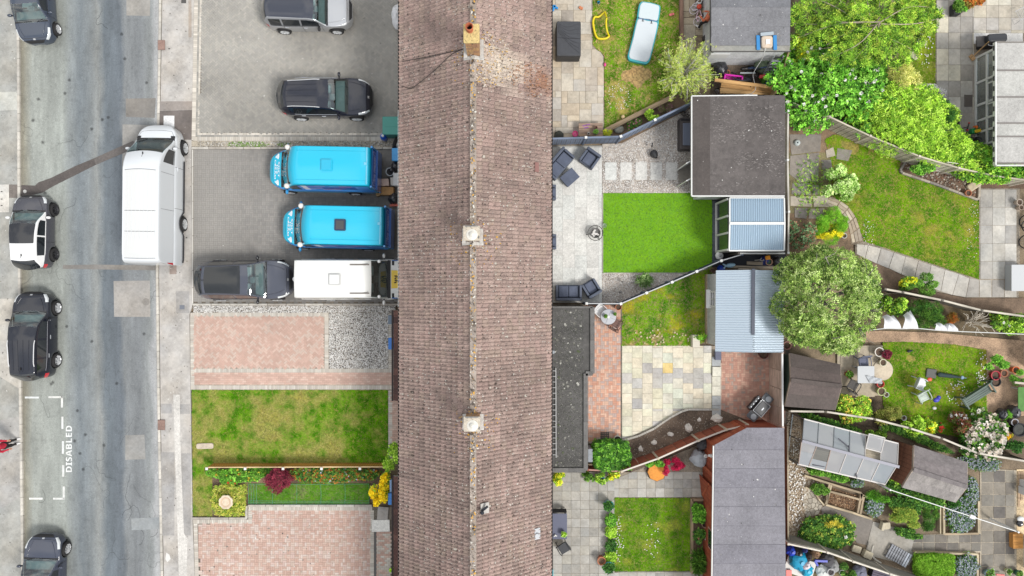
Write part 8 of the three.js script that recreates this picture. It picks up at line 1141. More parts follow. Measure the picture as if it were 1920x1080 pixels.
{const a=P(1275,220,0.7),b=P(1303,280,0.7),t=thing('storage_chest','charcoal storage trunk with a blue grey lid beside the summer house','storage box',[(a.x+b.x)/2,G,(a.z+b.z)/2]);mesh('trunk_body',rbx(b.x-a.x,0.62,b.z-a.z,0.08,0,0,0),C(84,78,78),t);mesh('lid',rbx((b.x-a.x)*0.8,0.06,(b.z-a.z)*0.7,0.05,0.06,0.62,0.05),C(112,120,138,{roughness:0.4}),t);mesh('hinge_strip',bx((b.x-a.x)*0.9,0.03,0.08,0,0.62,-(b.z-a.z)*0.42),seam,t);}
{const t=thing('wire_basket','round black wire basket above the charcoal storage trunk','basket',foot(1284,211)),g=[new THREE.TorusGeometry(0.26,0.014,6,24).rotateX(Math.PI/2).translate(0,0.2,0),new THREE.TorusGeometry(0.16,0.014,6,20).rotateX(Math.PI/2).translate(0,0.05,0)];for(let i=0;i<10;i++){const a=i*0.628;g.push(tube([[0,0.03,0],[Math.cos(a)*0.16,0.05,Math.sin(a)*0.16],[Math.cos(a)*0.26,0.2,Math.sin(a)*0.26]],0.01,4));}mesh('wires',mrg(g),C(60,58,58),t);}
{const t=thing('garden_lamp','round white lamp standing on the dark decking','lamp',foot(1343,480));mesh('stem',cyl(0.05,0.05,0.5),C(80,84,92),t);mesh('lamp_head',mrg([lathe([[0,0.52],[0.2,0.5],[0.2,0.54],[0.12,0.6],[0,0.62]],20)]),C(232,232,230),t);mesh('lamp_cap',ball(0.07,0,0.62,0),C(190,190,192),t);}
[[1161,547,'metal topped garden light in the lower white gravel'],[1167,529,'small dark garden light near the spiky plant']].forEach(([u,v,l])=>{const t=thing('solar_light',l,'solar light',foot(u,v));mesh('spike',cyl(0.02,0.02,0.3),seam,t);mesh('lamp_head',lathe([[0,0.3],[0.07,0.28],[0.07,0.34],[0,0.37]],14),C(150,146,142),t);});
bag('blue bag beside the corrugated roof in the clutter strip',1352,504,7,0.4,plast(40,80,196),'bag');bag('black bag at the right end of the clutter strip',1456,490,9,0.6,blackBag);bag('dark blue bag under the orange sheet in the clutter strip',1434,488,9,0.5,plast(46,56,130),'bag');
solo('toy_fish','pale blue fish shaped toy in the clutter strip','toy',mrg([ball(0.2,0,0.4,0,1.3,0.5,0.6),bar([-0.22,0.4,0],[-0.36,0.4,0.12],0.06),bar([-0.22,0.4,0],[-0.38,0.4,-0.1],0.06)]),plast(176,216,240),foot(1365,498),0.1);solo('orange_sheet','folded orange sheet in the clutter strip','plastic sheet',rbx(0.24,0.08,0.2,0.03,0,0.5,0),plast(246,160,30),foot(1432,484),0.15);pot('bucket','round pale rimmed bucket at the right of the clutter strip',1442,491,6.5,0.5,C(206,164,140),null,{cat:'bucket',soil:[56,90,80]});
[[1373,500,1462,502,'pale timber plank along the corrugated roof edge'],[1400,493,1430,494,'short mossy board in the clutter strip'],[1384,503,1420,504,'grey board end against the corrugated roof']].forEach(([u,v,u2,v2,l],i)=>solo('plank',l,'plank',bar(P(u,v,0.5),P(u2,v2,0.5),[0.12,0.16,0.1][i],0.05),timberGrey[i]));solo('garden_tap','pale metal garden tool lying on black sheeting in the clutter strip','tool',mrg([bar([-0.2,0.5,0.02],[0.1,0.5,0],0.035),new THREE.TorusGeometry(0.07,0.02,6,14,4.6).rotateX(Math.PI/2).translate(0.16,0.5,-0.02)]),C(206,200,190,{metalness:0.3}),foot(1416,488));pot('plant_pot','small brown pot at the left end of the clutter strip',1337,507,4.5,0.3,C(150,116,100),null);
{const t=thing('garden_table','round pale grey garden table with two little plants on it','table',foot(1140.5,594,0.75)),m=C(196,198,204,{roughness:0.35});t.position.y=G;mesh('tabletop',lathe([[0,0.72],[0.36,0.72],[0.38,0.7],[0.38,0.66],[0.3,0.66]],30),m,t);mesh('centre_cap',cyl(0.08,0.07,0.03,0,0.72,0),whitePaint,t);const g=[];for(let i=0;i<4;i++){const a=i*1.57+0.4;g.push(bar([0,0.724,0],[Math.cos(a)*0.36,0.722,Math.sin(a)*0.36],0.012,0.006));mesh('leg',bar([Math.cos(a)*0.2,0.66,Math.sin(a)*0.2],[Math.cos(a)*0.3,0,Math.sin(a)*0.3],0.04),m,t);}mesh('seams',mrg(g),C(150,152,158),t);pot('plant_pot','little potted plant at the left of the round garden table',1132,592,3.4,0.14,C(80,90,70),green,{y0:0.8,n:40});pot('plant_pot','little potted plant at the right of the round garden table',1149,588,3,0.14,C(80,90,70),green,{y0:0.8,n:40});}
function gchair(label,u,v,turn,m,slat=0,group){const t=thing('garden_chair',label,'chair',foot(u,v,0.45),turn,group);t.position.y=G;if(slat)for(let i=0;i<slat;i++)mesh('slat',bx(0.48,0.025,0.46/slat-0.015,0,0.42,-0.2+(i+0.5)*0.42/slat),m,t);else mesh('seat',rbx(0.48,0.04,0.46,0.06,0,0.41,0),m,t);if(slat)for(let i=0;i<slat;i++)mesh('slat',bx(0.07,0.46,0.02,-0.21+(i+0.5)*0.42/slat,0.45,-0.26,-0.25),m,t);else mesh('backrest',rbx(0.48,0.42,0.04,0.015,0,0.45,-0.25,-0.25),m,t);mesh('back_frame',tube([[-0.25,0.44,-0.22],[-0.25,0.86,-0.36],[-0.12,0.92,-0.38],[0.12,0.92,-0.38],[0.25,0.86,-0.36],[0.25,0.44,-0.22]],0.022,6),m,t);for(const s of[-1,1]){mesh('armrest',tube([[s*0.26,0.62,-0.3],[s*0.28,0.64,0],[s*0.26,0.6,0.2],[s*0.24,0,0.26]],0.022,6),m,t);mesh('leg',bar([s*0.22,0.42,-0.2],[s*0.25,0,-0.3],0.04),m,t);}return t;}
gchair('white plastic chair tucked at the round garden table',1127,584,0.85,plast(244,244,244));gchair('brown folding chair with pale seat at the round garden table',1154,606,2.6,C(120,92,84),4);
pot('plant_pot','brown clay pot by the end of the slate fence near the round table',1159.5,576,6,0.3,terracotta,null);pot('plant_pot','dark round pot with a pale rim above the box hedge',1158,824,7.5,0.35,C(206,200,190),null,{soil:[64,54,50]});
[[1343,784,0.24,'largest pale rock in the rock border near its right end'],[1311,787,0.1,'small pale rock left of the largest one in the rock border'],[1290,801,0.2,'pointed pale rock in the middle of the rock border'],[1257,814,0.13,'rounded white rock left of the pointed one in the rock border'],[1226,829,0.14,'white rock toward the left of the rock border'],[1201,841,0.12,'sandy rock at the left end of the rock border']].forEach(([u,v,s,l],i)=>{const g=new THREE.IcosahedronGeometry(s,2),q=g.attributes.position;for(let k=0;k<q.count;k++){const x=q.getX(k)/s,y=q.getY(k)/s,z=q.getZ(k)/s,f=0.45+1.1*fbm(x*1.8+i*5,z*1.8+y*1.5,61,4);q.setXYZ(k,x*s*f*1.15,y*s*0.6*f,z*s*f*0.85);}g.computeVertexNormals();solo('rock',l,'rock',g,C(226,218,208,{map:T.blotch}),[P(u,v,G).x,G+s*0.2,P(u,v,G).z],i);});
{const t=thing('barbecue','black gas barbecue with round side shelves on the red brick paving','barbecue',foot(1424,763,0.85),0.86),b=C(52,52,56,{roughness:0.35});t.position.y=G;mesh('cabinet',rbx(0.72,0.62,0.5,0.04,0,0.1,0),b,t);mesh('lid',rbx(0.74,0.26,0.56,0.12,0,0.74,0.05),b,t);mesh('lid_rim',new THREE.TorusGeometry(0.5,0.028,6,4,6.283).rotateZ(Math.PI/4).scale(0.98,0.74,1).rotateX(Math.PI/2).translate(0,0.985,0.05),chrome,t);for(const s of[-1,1]){mesh('side_shelf',rbx(0.4,0.05,0.52,0.08,s*0.56,0.78,0.02),C(96,98,102,{roughness:0.4}),t);mesh('hob_cover',cyl(0.14,0.14,0.03,s*0.56,0.83,0.06,20),C(186,190,194,{metalness:0.4,roughness:0.3}),t);}mesh('control_panel',rbx(0.8,0.14,0.16,0.04,0,0.72,-0.36),b,t);mesh('knobs',mrg([-0.27,-0.09,0.09,0.27].map((x)=>cyl(0.03,0.03,0.05,x,0.86,-0.36,10))),chrome,t);mesh('badge',bx(0.16,0.01,0.05,0,1.0,0.1),chrome,t);for(const x of[-1,1])mesh('leg',mrg([bx(0.05,0.12,0.05,x*0.3,0,0.2),bx(0.05,0.12,0.05,x*0.3,0,-0.2)]),b,t);}
box('planter','white planter box by the corner of the corrugated roof shed',1305.5,640,0.36,0.4,0.62,0,C(224,216,200),{cat:'planter'});box('step_box','slate blue step under the corrugated roof corner',1347,667,0.3,0.2,0.42,0,C(112,116,136),{cat:'step'});
pot('hose_reel','pale coiled hose behind the corner of the corrugated roof',1476,648,8,0.5,C(206,150,140),null,{cat:'hose'});pot('plant_pot','wide dark pot partly under the corrugated roof by the panel fence',1432,664,9,0.35,C(100,60,56),null);
{const t=thing('sandpit','orange octagonal sandpit cover with a dark rim beside the crimson acer','sandpit',foot(1231,884,0.2));t.position.y=G;mesh('rim',cyl(0.5,0.48,0.2,0,0,0,8),C(104,86,66,{map:T.wood}),t);mesh('cover',cyl(0.47,0.45,0.04,0,0.19,0,8),C(230,152,66,{map:T.blotch}),t);}
bag('grey sack slumped against the workshop wall',1311,860,16,0.8,C(186,192,198,{map:T.cloth}),'sack');bag('dark grey sack above the pale grey one by the workshop',1317,832,11,0.8,C(84,86,90),'sack');solo('wall_light','round white light above the pale grey sack by the workshop','lamp',lathe([[0.02,0],[0.09,0.02],[0.09,0.06],[0.03,0.07]],14,0,0.9,0),whitePaint,foot(1322,854,0.9).map((q,i)=>(i===1?G:q)));
const glazes=[['large turquoise glazed pot beside the top left corner of the square lawn',1141,948,9.5],['turquoise glazed pot with grass at the bottom of the row by the square lawn',1142,1064,10.5]];glazes.forEach(([l,u,v,r],i)=>pot('plant_pot',l,u,v,r,0.5,blueGlaze,deep,{n:70}));pot('plant_pot','terracotta pot with a pink rim on the grey paving by the square lawn',1128,1052,8,0.4,terracotta,null,{soil:[120,96,76]});
[['planter','planter of mixed green leaves below the large turquoise pot',1145,975,bright],['planter','small planter of lime leaves in the row by the square lawn',1145,996,lime],['planter','planter of grey green leaves in the row by the square lawn',1145,1022,deep],['planter','planter of bright lime leaves above the lower turquoise pot',1144,1044,lime]].forEach(([n,l,u,v,c],i)=>{const t=thing(n,l,'planter',foot(u,v,0.25));t.position.y=G;mesh('trough',rbx(0.4,0.22,0.48,0.04),C(176,166,150,{map:T.blotch}),t);const r=rng(600+i),pts=[];for(let k=0;k<130;k++){const d=dome(r);pts.push(V(d.x*0.24,0.22+d.y*0.2,d.z*0.28));}leaves(t,'foliage',pts,{kind:'broad',size:0.09,cols:c,r});});
{const a=P(1030,962,0.74),b=P(1063,1010,0.74),t=thing('garden_table','dark blue grey garden table under the terrace eave at the bottom','table',[(a.x+b.x)/2,G,(a.z+b.z)/2]),w=b.x-a.x,d=b.z-a.z,m=C(94,98,122,{roughness:0.5});mesh('tabletop',rbx(w,0.05,d,0.02,0,0.69,0),m,t);for(const x of[-1,1])for(const z of[-1,1])mesh('leg',bx(0.06,0.69,0.06,x*(w/2-0.07),0,z*(d/2-0.07)),C(60,62,72),t);mesh('back_panel',bx(w,0.5,0.05,0,0.1,-d/2-0.02),C(44,44,50),t);pot('plant_pot','bright green potted plant on the dark garden table',1055,992,5,0.2,whitePaint,lime,{y0:0.83,n:60});solo('ornament','small white ornament on the dark garden table','ornament',mrg([ball(0.05,0,0.06,0),ball(0.035,0.06,0.05,0.03),ball(0.035,-0.05,0.04,0.05)]),whitePaint,[P(1041,1003,0.83).x,0.83,P(1041,1003,0.83).z]);}
gchair('black garden chair turned away from the dark garden table',1057,1027,0.55,C(48,50,56,{roughness:0.4}));pot('plant_pot','brown pot on the workshop wall in the middle of the planter',1323,983,7.5,0.6,C(176,146,128),null,{soil:[60,44,40]});pot('plant_pot','round dark pot in the bottom end of the sleeper planter',1321,1060,4,0.6,C(70,70,70),null,{soil:[220,220,216]});pot('plant_pot','blue rimmed pot at the foot of the low red brown fence',1129,901,6,0.3,blueGlaze,null);solo('tool','bright turquoise toy at the terrace eave in the bottom left paving','toy',rbx(0.12,0.1,0.4,0.03),plast(60,196,214),foot(1035,1074));solo('grate','square iron drain grate set in the terracotta paving','drain grate',mrg([0,1,2,3,4].flatMap((i)=>[bx(0.44,0.02,0.04,0,0,-0.18+i*0.09),bx(0.04,0.021,0.44,-0.18+i*0.09,0.001,0)])),C(92,86,82),[P(1134,818,G).x,G+0.004,P(1134,818,G).z]);
{const t=thing('barbecue','black covered barbecue beside the pale outbuilding roof','barbecue',foot(1862,74,0.8),0.05),b=C(60,62,68,{roughness:0.4});t.position.y=G;mesh('hood',rbx(0.95,0.4,0.42,0.14,0.06,0.6,0),b,t);mesh('cabinet',rbx(0.85,0.6,0.5,0.03,0.06,0,0),C(44,44,48),t);mesh('side_shelf',bx(0.42,0.04,0.5,-0.58,0.66,0.05),C(92,88,86),t);mesh('handle',tube([[-0.3,0.8,0.22],[-0.3,0.82,0.3],[0.4,0.82,0.3],[0.4,0.8,0.22]],0.02,6),chrome,t);}
solo('broom','wooden broom handle leaning on the corner of the glazed front','broom',mrg([bar(P(1822,108,0.2),P(1854,78,1.3),0.04),bar(P(1820,110,0.12),P(1825,106,0.12),0.3,0.12)]),C(206,166,120,{map:T.wood}));
{const a=P(1808,178,G),b=P(1823,200,G),t=thing('drain_grate','dark slatted drain grate in the paving beside the glazed front','drain grate',[(a.x+b.x)/2,G,(a.z+b.z)/2]);mesh('frame',bx(b.x-a.x,0.014,b.z-a.z,0,0,0),C(70,64,62),t);for(let i=0;i<9;i++)mesh('grate_bar',bx(0.024,0.012,b.z-a.z,(i-4)*(b.x-a.x)/9,0.014,0),C(120,112,106),t);}
{const t=thing('pond','small dark pond edged with bricks beside the white chippings','pond',foot(1742,188)),arc=[[1720,176],[1727,173],[1734,171],[1741,170],[1748,172],[1754,176],[1759,181],[1763,187]],o=P(1742,188,G);for(let i=0;i<7;i++)for(let k=0;k<2;k++){const p=P(...arc[i],G).lerp(P(...arc[i+1],G),(k+0.5)/2),q=P(...arc[i+1],G).sub(P(...arc[i],G));mesh('brick',bx(0.1,0.1,0.22,p.x-o.x,0.02,p.z-o.z,0,-Math.atan2(q.z,q.x),0),pick([C(110,100,92,{map:T.tile}),C(96,88,82,{map:T.tile})]),t);}mesh('pond_water',prism(PP([[1724,178],[1742,173],[1758,182],[1764,196],[1742,206],[1726,196]],G).map(([x,z])=>[x-o.x,z-o.z]),-0.1,0.0),mat(new THREE.Color(0.02,0.025,0.025),{roughness:0.25}),t);}
{const t=thing('scooter','red and black child scooter lying on the paving','scooter',foot(1793,228),1.6),b=seam;mesh('deck',rbx(0.62,0.05,0.14,0.03,0,0.12,0),b,t);for(const x of[-0.42,0.42])mesh('wheel',mrg([new THREE.TorusGeometry(0.1,0.035,8,18).rotateX(1.2).translate(x,0.1,0.0),cyl(0.08,0.08,0.03,x,0.08,0)]),plast(206,30,50),t);mesh('handlebar',mrg([bar([-0.42,0.15,0],[-0.3,0.12,0.5],0.03),bar([-0.42,0.14,0.46],[-0.16,0.14,0.54],0.03)]),b,t);mesh('grip',mrg([ball(0.045,-0.46,0.14,0.45),ball(0.045,-0.12,0.14,0.55)]),plast(232,70,70),t);}
{const t=thing('toy_tractor','green and yellow toy tractor with black wheels by the glazed front','toy',foot(1820,252),0.2);mesh('tractor_body',rbx(0.42,0.24,0.26,0.06,0,0.2,-0.1),plast(20,150,80),t);mesh('bonnet',rbx(0.3,0.1,0.16,0.04,0.06,0.42,-0.06),plast(246,206,40),t);for(const[x,z,r]of[[-0.16,0.14,0.17],[0.2,0.2,0.19],[-0.2,-0.2,0.1],[0.2,-0.24,0.1]])mesh('wheel',new THREE.TorusGeometry(r*0.65,r*0.35,8,18).rotateX(0.7).translate(x,r,z+0.12),rubber,t);mesh('toy_load',mrg([ball(0.07,0.02,0.5,-0.24),rbx(0.2,0.06,0.08,0.02,-0.02,0.45,-0.3)]),plast(236,120,40),t);}
pot('plant_pot','large buff bowl shaped pot at the top edge of the top right paving',1816,1,13,0.35,C(206,178,146),rust,{n:50});pot('plant_pot','round green and white pot left of the buff pots at the top',1809,16,6,0.3,C(206,206,186),bright,{n:40});pot('plant_pot','terracotta bowl pot at the very top right of the buff pot',1836,0,9,0.3,terracotta,rust);{const t=thing('planter','black planter of green leaves at the edge of the top right paving','planter',foot(1794,17,0.4));t.position.y=G;mesh('trough',rbx(0.38,0.4,0.55,0.06),C(52,52,54),t);const r=rng(611),pts=[];for(let k=0;k<140;k++){const d=dome(r);pts.push(V(d.x*0.2,0.4+d.y*0.22,-0.1+d.z*0.24));}leaves(t,'foliage',pts,{kind:'broad',size:0.1,cols:green,r});}
{const g=[];for(let i=0;i<5;i++)g.push(bar([i*0.1-0.2,0.3,-0.25],[i*0.1-0.2,0.3,0.25],0.012));solo('wire_rack','bent wire rack lying on the paving at the right edge','rack',mrg([...g,bar([-0.25,0.3,-0.25],[0.25,0.3,-0.25],0.02),bar([-0.25,0.3,0.25],[0.25,0.3,0.25],0.02),bar([-0.25,0.3,0.25],[-0.35,0.02,0.3],0.02),bar([0.25,0.3,-0.25],[0.35,0.02,-0.3],0.02)]),chrome,foot(1908,30),0.5);}
{const t=thing('stone_ornament','round grey stone ornament on the rough slabs','ornament',foot(1494,268));mesh('disc',lathe([[0,0.1],[0.07,0.12],[0.14,0.1],[0.16,0]],18),C(196,204,204,{map:T.fine}),t);mesh('hole',cyl(0.035,0.035,0.02,0,0.11,0),C(50,60,70),t);}
pot('plant_pot','terracotta pot lying in the kerbed bed at the right of the trellis',1816,362,6,0.25,terracotta,null);pot('plant_pot','white pot half hidden beside the dwarf conifer',1583,442,5,0.25,whitePaint,null);pot('plant_pot','pale pot at the right edge above the bicycles',1912,379,6,0.3,C(206,190,176),null);pot('plant_pot','second pale pot just below the one above the bicycles',1915,389,5,0.3,C(196,176,160),null);
solo('stone_trough','pale stone trough in the kerbed bed near the terracotta pot','trough',rbx(0.7,0.2,0.4,0.1),C(206,190,160,{map:T.blotch}),foot(1823,348),0.6);
{const a=P(1895,497,0.5),b=P(1925,545,0.5),t=thing('storage_box','pale grey lidded storage box at the right end of the paved path','storage box',[(a.x+b.x)/2,G,(a.z+b.z)/2]);mesh('box_body',rbx(b.x-a.x,0.45,b.z-a.z,0.03),C(188,190,192),t);mesh('lid',rbx(b.x-a.x+0.04,0.06,b.z-a.z+0.04,0.03,0,0.45,0),C(206,208,210),t);}
const sheetMat=C(246,246,250,{map:T.cloth});
{const t=thing('washing_line','white washing line strung across the garden above the dirt path','washing line',[0,0,0]),q=[[1632,619],[1660,616],[1690,616.5],[1722,616],[1755,619],[1800,621.5],[1860,624],[1930,627]].map(([u,v])=>P(u,v,1.9));mesh('cord',tube(q,0.02,5),whitePaint,t);mesh('post',cyl(0.04,0.03,2.0,P(1930,627,1.9).x,G,P(1930,627,1.9).z),C(150,150,150),t);}
[['large white sheet blown up at the left end of the washing line',[1657,1690],[[1652,592],[1674,592]],616],['tall white sheet blown up beside the left sheet',[1692,1722],[[1694,590],[1706,583]],616.5],['small white cloth on the washing line right of the sheets',[1753,1776],[[1753,607],[1760,610]],619],['pointed white cloth at the right end of the laundry',[1777,1797],[[1774,606],[1786,613]],621],['little white cloth between the two pointed cloths',[1768,1784],[[1768,612],[1775,611]],620]].forEach(([l,[u0,u1],f,v])=>{const a=P(u0,v,1.9),b=P(u1,v+0.5,1.9),c=P(...f[1],1.5),d=P(...f[0],1.5),s=sheet(a,b,c,d,14,14,(x,y)=>0.1*Math.sin(x*9+y*4)*y+0.16*Math.sin(y*3.1));solo('bed_sheet',l,'laundry',s,sheetMat);});
{const t=thing('garden_bench','dark green slatted garden bench turned at an angle on the daisy lawn','bench',foot(1831,741,0.5),0.56),m=C(84,104,94,{map:T.wood,roughness:0.55});t.position.y=G;for(let i=0;i<5;i++)mesh('slat',bx(1.5,0.03,0.085,0,0.42,-0.2+i*0.1),m,t);for(let i=0;i<4;i++)mesh('slat',bx(1.5,0.085,0.03,0,0.5+i*0.1,-0.28-i*0.025),m,t);for(const s of[-1,1]){mesh('armrest',bx(0.07,0.04,0.6,s*0.77,0.64,-0.02),m,t);mesh('leg',bx(0.06,0.64,0.06,s*0.77,0,0.24),m,t);mesh('leg',bx(0.06,0.9,0.06,s*0.77,0,-0.3,-0.12),m,t);}}
gchair('pale green slatted chair on the daisy lawn, the lower of two',1730,744,0.45,C(206,218,206,{map:T.wood}),6);gchair('pale grey chair with a white cushion on the daisy lawn, the upper of two',1724,720,1.2,C(216,222,224));solo('cushion','white square cushion on the upper pale chair','cushion',rbx(0.4,0.09,0.42,0.06),whitePaint,[P(1727,718,0.6).x,0.54,P(1727,718,0.6).z],0.25);solo('towel','blue and red cloth draped beside the lower pale green chair','cloth',mrg([ball(0.12,0,0.3,0,1.4,0.8,1),ball(0.1,0.14,0.32,-0.08)]),plast(70,70,190),foot(1749,748),0.4);solo('red_cloth','small orange red cloth behind the white square cushion','cloth',ball(0.1,0,0.5,0,1.3,0.5,1),plast(232,84,50),foot(1732,709));
{const t=thing('parasol','folded dark green parasol lying on the daisy lawn with a square base','parasol',foot(1745,700),-0.13);mesh('base',rbx(0.5,0.08,0.45,0.05,0,0,0),C(104,104,100),t);mesh('folded_canopy',lathe([[0.05,0.2],[0.12,0.3],[0.09,0.9],[0.03,1.45]],10).rotateZ(-Math.PI/2).translate(0.05,0.14,0),C(48,66,70,{map:T.cloth}),t);mesh('tip',mrg([cyl(0.02,0.02,0.25).rotateZ(-Math.PI/2).translate(1.45,0.14,0),ball(0.09,1.5,0.14,0,1,0.6,1)]),C(150,180,206),t);}
solo('bird','small dark ornament on the lawn above the bare patch','ornament',mrg([ball(0.07,0,0.08,0,1.6,1,1),ball(0.045,0.1,0.12,0)]),C(52,58,64),foot(1703,658),0.3);solo('stone','small white stone below the pale green chair','stone',ball(0.09,0,0.05,0,1.2,0.7,0.9),whitePaint,foot(1751,765));
{const t=thing('garden_table','pale grey square garden table with crumpled cloth on the left of the daisy lawn','table',foot(1622,702,0.7)),m=C(206,208,210);t.position.y=G;mesh('tabletop',rbx(0.82,0.04,0.84,0.06,0,0.68,0),m,t);for(const x of[-1,1])for(const z of[-1,1])mesh('leg',bx(0.04,0.68,0.04,x*0.35,0,z*0.35),m,t);solo('crumpled_cloth','crumpled grey cloth on the pale square garden table','cloth',sheet(V(-0.3,0,-0.1),V(0.5,0,0.05),V(0.5,0,0.3),V(-0.1,0,0.25),12,10,(x,y)=>0.04*Math.sin(x*14)*Math.cos(y*9)+0.03),C(190,194,198),[P(1634,708,0.8).x,0.82,P(1634,708,0.8).z]);}
gchair('slate blue chair pushed up to the square garden table',1618,680,0.1,C(112,116,136));gchair('dark metal chair below the left corner of the square table',1598,722,2.6,C(92,88,86),4);
[['white round stone ornament above the square garden table',1649,660,9,C(232,226,216),null],['dark red leaved pot beside the white round ornament',1662,664,9,C(120,84,76),maroon],['cream rimmed pot right of the square garden table',1656,680,7,C(232,226,200),null],['red bucket at the right corner of the square garden table',1651,720,7,plast(220,60,60),null],['pale green rimmed pot below the red bucket',1653,734,8,C(206,216,150),null],['orange pot at the left of the square garden table',1593,702,7,plast(226,110,60),green],['small jar beside the pale green rimmed pot',1662,740,5,C(226,226,216),null],['large red pot below the leafy plant near the bench',1867,704,9,plast(190,40,60),null],['black pot with a white stone below the large red pot',1868,716,9,C(44,46,48),null],['terracotta pot right of the large red pot',1883,700,7,C(196,130,100),null],['orange pot lying at the right edge above the green cover',1905,694,7,plast(240,120,60),null],['white rimmed pot above the cream blossom shrub',1860,781,5,C(236,224,200),null],['clear plastic tub near the black sacks at the right edge',1903,792,7,C(206,206,214),null],['cream ring planter between the ivy and the rail fence',1658,803,7.5,C(232,226,206),green],['small white ornament pot at the left end of the rail fence',1695,784,5,whitePaint,null],['pale bowl at the right edge below the cream blossom shrub',1890,836,7,C(226,218,206),null]].forEach(([l,u,v,r,m,f])=>pot(l.includes('ornament')?'ornament':l.includes('bucket')?'bucket':'plant_pot',l,u,v,r,0.3,m,f,{cat:l.includes('bucket')?'bucket':l.includes('bowl')?'bowl':'plant pot',n:40}));
bag('black bin bag at the right edge, the left of the pair',1880,776,10,0.6,blackBag);bag('black bin bag at the right edge, the right of the pair',1902,772,12,0.7,blackBag);pot('tub','large black tub of rubbish at the right edge',1912,806,13,0.4,C(44,44,48),null,{cat:'tub',soil:[70,74,72]});bush('potted_plant','green plant standing between the two black bin bags',1888,778,6,9,0.7,{cols:bright,kind:'needle',size:0.09});
{const a=P(1908,726,0.6),t=thing('garden_swing_cover','flat green cover over a frame at the right edge','cover',[a.x+0.6,G,P(0,748,0.6).z]);mesh('cover',rbx(1.3,0.05,1.2,0.05,0,0.58,0),C(92,140,70,{map:T.cloth}),t);for(const x of[-1,1])for(const z of[-1,1])mesh('leg',bx(0.05,0.58,0.05,x*0.55,0,z*0.5),C(196,196,190),t);solo('bracket','white and brown bar above the green cover at the right edge','bar',bar(P(1902,717,0.7),P(1930,720,0.7),0.1),C(206,190,180));}
solo('white_post','white post at the right edge beside the dirt path','post',mrg([bx(0.1,1.6,1.2,0,0,0)]),whitePaint,foot(1922,664));
{const t=thing('clothes_line','white line running from the greenhouse corner across the vegetable garden','line',[0,0,0]),a=P(1668,918,2.0),b=P(1908,997,2.0);mesh('cord',bar(a,b,0.035),whitePaint,t);mesh('post',mrg([cyl(0.05,0.045,2.0,a.x,G,a.z),cyl(0.05,0.045,2.0,b.x,G,b.z)]),whitePaint,t);mesh('line_reel',rbx(0.28,0.14,0.18,0.05,lerp(a.x,b.x,0.645),1.92,lerp(a.z,b.z,0.645),0,-0.32,0),whitePaint,t);}
{const t=thing('pallet','grey slatted pallet lying on the concrete path at the bottom','pallet',foot(1685,1042,0.2),-0.5),m=C(150,152,158,{map:T.wood});t.position.y=G;for(let i=0;i<9;i++)mesh('slat',bx(0.09,0.025,0.72,-0.52+i*0.13,0.12,0),i>6?C(188,194,204):m,t);for(const z of[-0.3,0,0.3])mesh('bearer',bx(1.15,0.1,0.08,0,0.01,z),m,t);}
[['square pale concrete block by the concrete post fence',1623,1037,0.42,0.3,0.36,-0.4],['pale stone block beside the corner of the concrete path',1604,1028,0.44,0.16,0.34,-0.3],['pale stone at the top of the concrete path',1660,985,0.4,0.12,0.34,0.1],['upright pale stone at the top left of the concrete path',1651,984,0.14,0.3,0.4,-0.25]].forEach(([l,u,v,w,h,d,a])=>solo('stone_block',l,'block',rbx(w,h,d,0.04),cushion(206,194,168),foot(u,v),a));
solo('drainpipe','bent pale pipe at the lower left of the concrete path','pipe',tube([P(1637,1022,0.3),P(1634,1040,0.3),P(1640,1048,0.3),P(1652,1056,0.4)],0.05,8),C(196,190,178));solo('hedge_box','orange brown wooden box lid at the right edge of the flagged yard','box',mrg([rbx(0.5,0.3,0.72,0.02)]),C(214,152,80,{map:T.wood}),foot(1907,1014,0.3).map((q,i)=>(i===1?G:q)),0.02);solo('white_sheet','upper white panel at the right edge of the flagged yard','panel',bx(0.6,0.6,0.32),whitePaint,foot(1922,904));solo('white_sheet','lower white panel at the right edge of the flagged yard','panel',bx(0.66,0.6,0.36),whitePaint,foot(1921,917));solo('white_wall','white upright board at the far right below the wooden box lid','panel',bx(0.1,1.4,1.6),whitePaint,foot(1921,1034));solo('pale_stone','white oval stone in the strip at the right edge','stone',ball(0.16,0,0.1,0,1.2,0.6,0.9),whitePaint,foot(1911,972));bag('small black bag below the white oval stone at the right edge',1913,982,6,0.25,blackBag);
[['blue rimmed pot at the bottom right corner',1854,1076,8,C(150,176,190)],['white pot in the row at the bottom right corner',1860,1070,5,whitePaint],['pale yellow pot in the row at the bottom right',1892,1072,6,C(232,226,190)],['green pot at the bottom right of the row',1911,1076,7,plast(40,110,80)]].forEach(([l,u,v,r,m])=>pot('plant_pot',l,u,v,r,0.25,m,green,{n:20}));solo('tool','red handled tool in the row of pots at the bottom right','tool',mrg([bar([-0.2,0.2,0],[0.2,0.2,0.03],0.07)]),plast(206,40,40),foot(1870,1074));
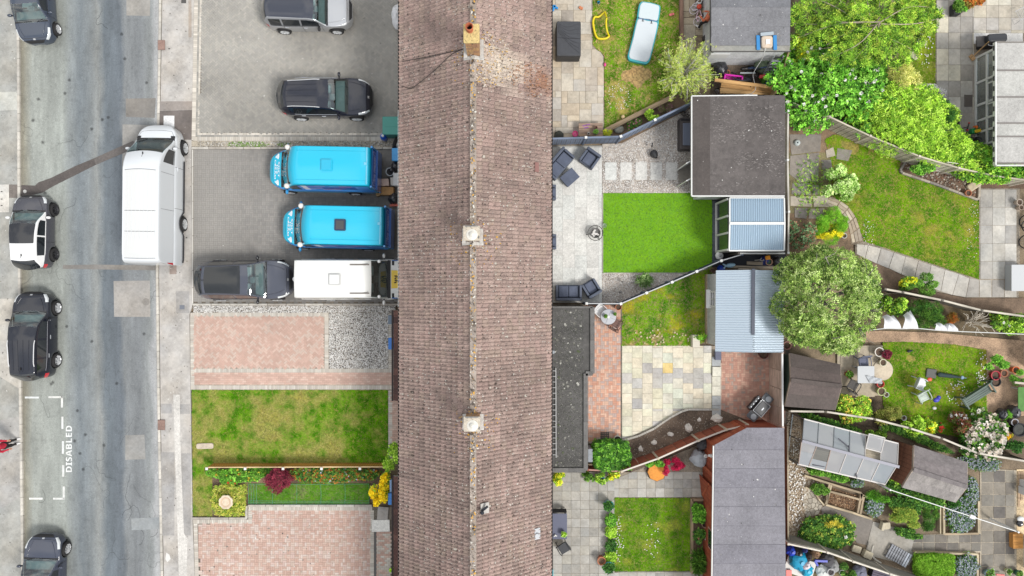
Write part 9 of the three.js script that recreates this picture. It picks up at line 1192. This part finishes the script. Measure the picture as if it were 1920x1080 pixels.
const heap=[['bright turquoise cloth over the heap of clutter',1500,1052,18,0.75,plast(20,166,210),'cloth'],['second fold of turquoise cloth to the lower right',1512,1068,12,0.7,plast(30,176,214),'cloth'],['royal blue bag at the left end of the clutter heap',1483,1033,9,0.6,plast(36,70,200),'bag'],['black bag at the top left of the clutter heap',1497,1036,9,0.7,blackBag,'bag'],['dark bag beside the turquoise cloth',1514,1044,8,0.75,C(70,58,60),'bag'],['dark grey bag at the middle of the clutter heap',1552,1050,13,0.6,C(84,82,86),'bag'],['pale grey plastic bag below the dark grey bag',1562,1062,12,0.6,C(160,160,160),'bag'],['white crumpled sheet at the bottom of the clutter heap',1543,1072,13,0.5,C(226,230,226),'bag'],['navy bag at the top of the clutter heap near the fence',1507,1030,6,0.7,C(46,54,120),'bag'],['white bag with pink edges on the turquoise cloth',1509,1058,9,0.9,C(244,232,240),'bag'],['grey plastic heap at the right end of the clutter',1612,1072,13,0.6,C(126,128,146),'tub'],['orange brown bag behind the royal blue tool',1530,1038,8,0.55,C(176,140,110),'bag']];heap.forEach(([l,u,v,r,h,m,c])=>bag(l,u,v,r,h,m,c==='cloth'?'cloth':c==='tub'?'plastic_heap':'bag',c));
solo('white_board','white board lying under the turquoise cloth','board',bar(P(1474,1054,0.3),P(1526,1072,0.3),0.9,0.04),C(238,234,228));solo('tool','royal blue handled tool across the clutter heap','tool',mrg([bar([-0.4,0.8,0],[0.2,0.8,0.02],0.1),bar([-0.4,0.8,0],[-0.28,0.82,0.24],0.1)]),plast(40,60,190),foot(1542,1050,0.8).map((q,i)=>(i===1?G:q)));pot('bucket','white ringed bucket at the bottom of the clutter heap',1558,1073,7,0.6,C(206,206,206),null,{cat:'bucket',soil:[70,66,70]});pot('plant_pot','white ringed pot right of the ringed bucket',1579,1074,5.5,0.4,whitePaint,null);solo('plastic_board','red and blue plastic board at the left bottom of the clutter','board',mrg([bx(0.28,0.06,0.5,0,0.3,0)]),plast(226,100,90),foot(1474,1073));{const t=thing('slatted_table','dark purple slatted table top at the bottom beside the concrete post fence','table',foot(1652,1079,0.5),-0.3);t.position.y=G;for(let i=0;i<6;i++)mesh('slat',bx(1.0,0.03,0.09,0,0.5,-0.25+i*0.11),C(104,96,112,{map:T.wood}),t);for(const x of[-1,1])mesh('leg',bx(0.05,0.5,0.5,x*0.4,0,0),seam,t);}
renderer.render(scene,camera);
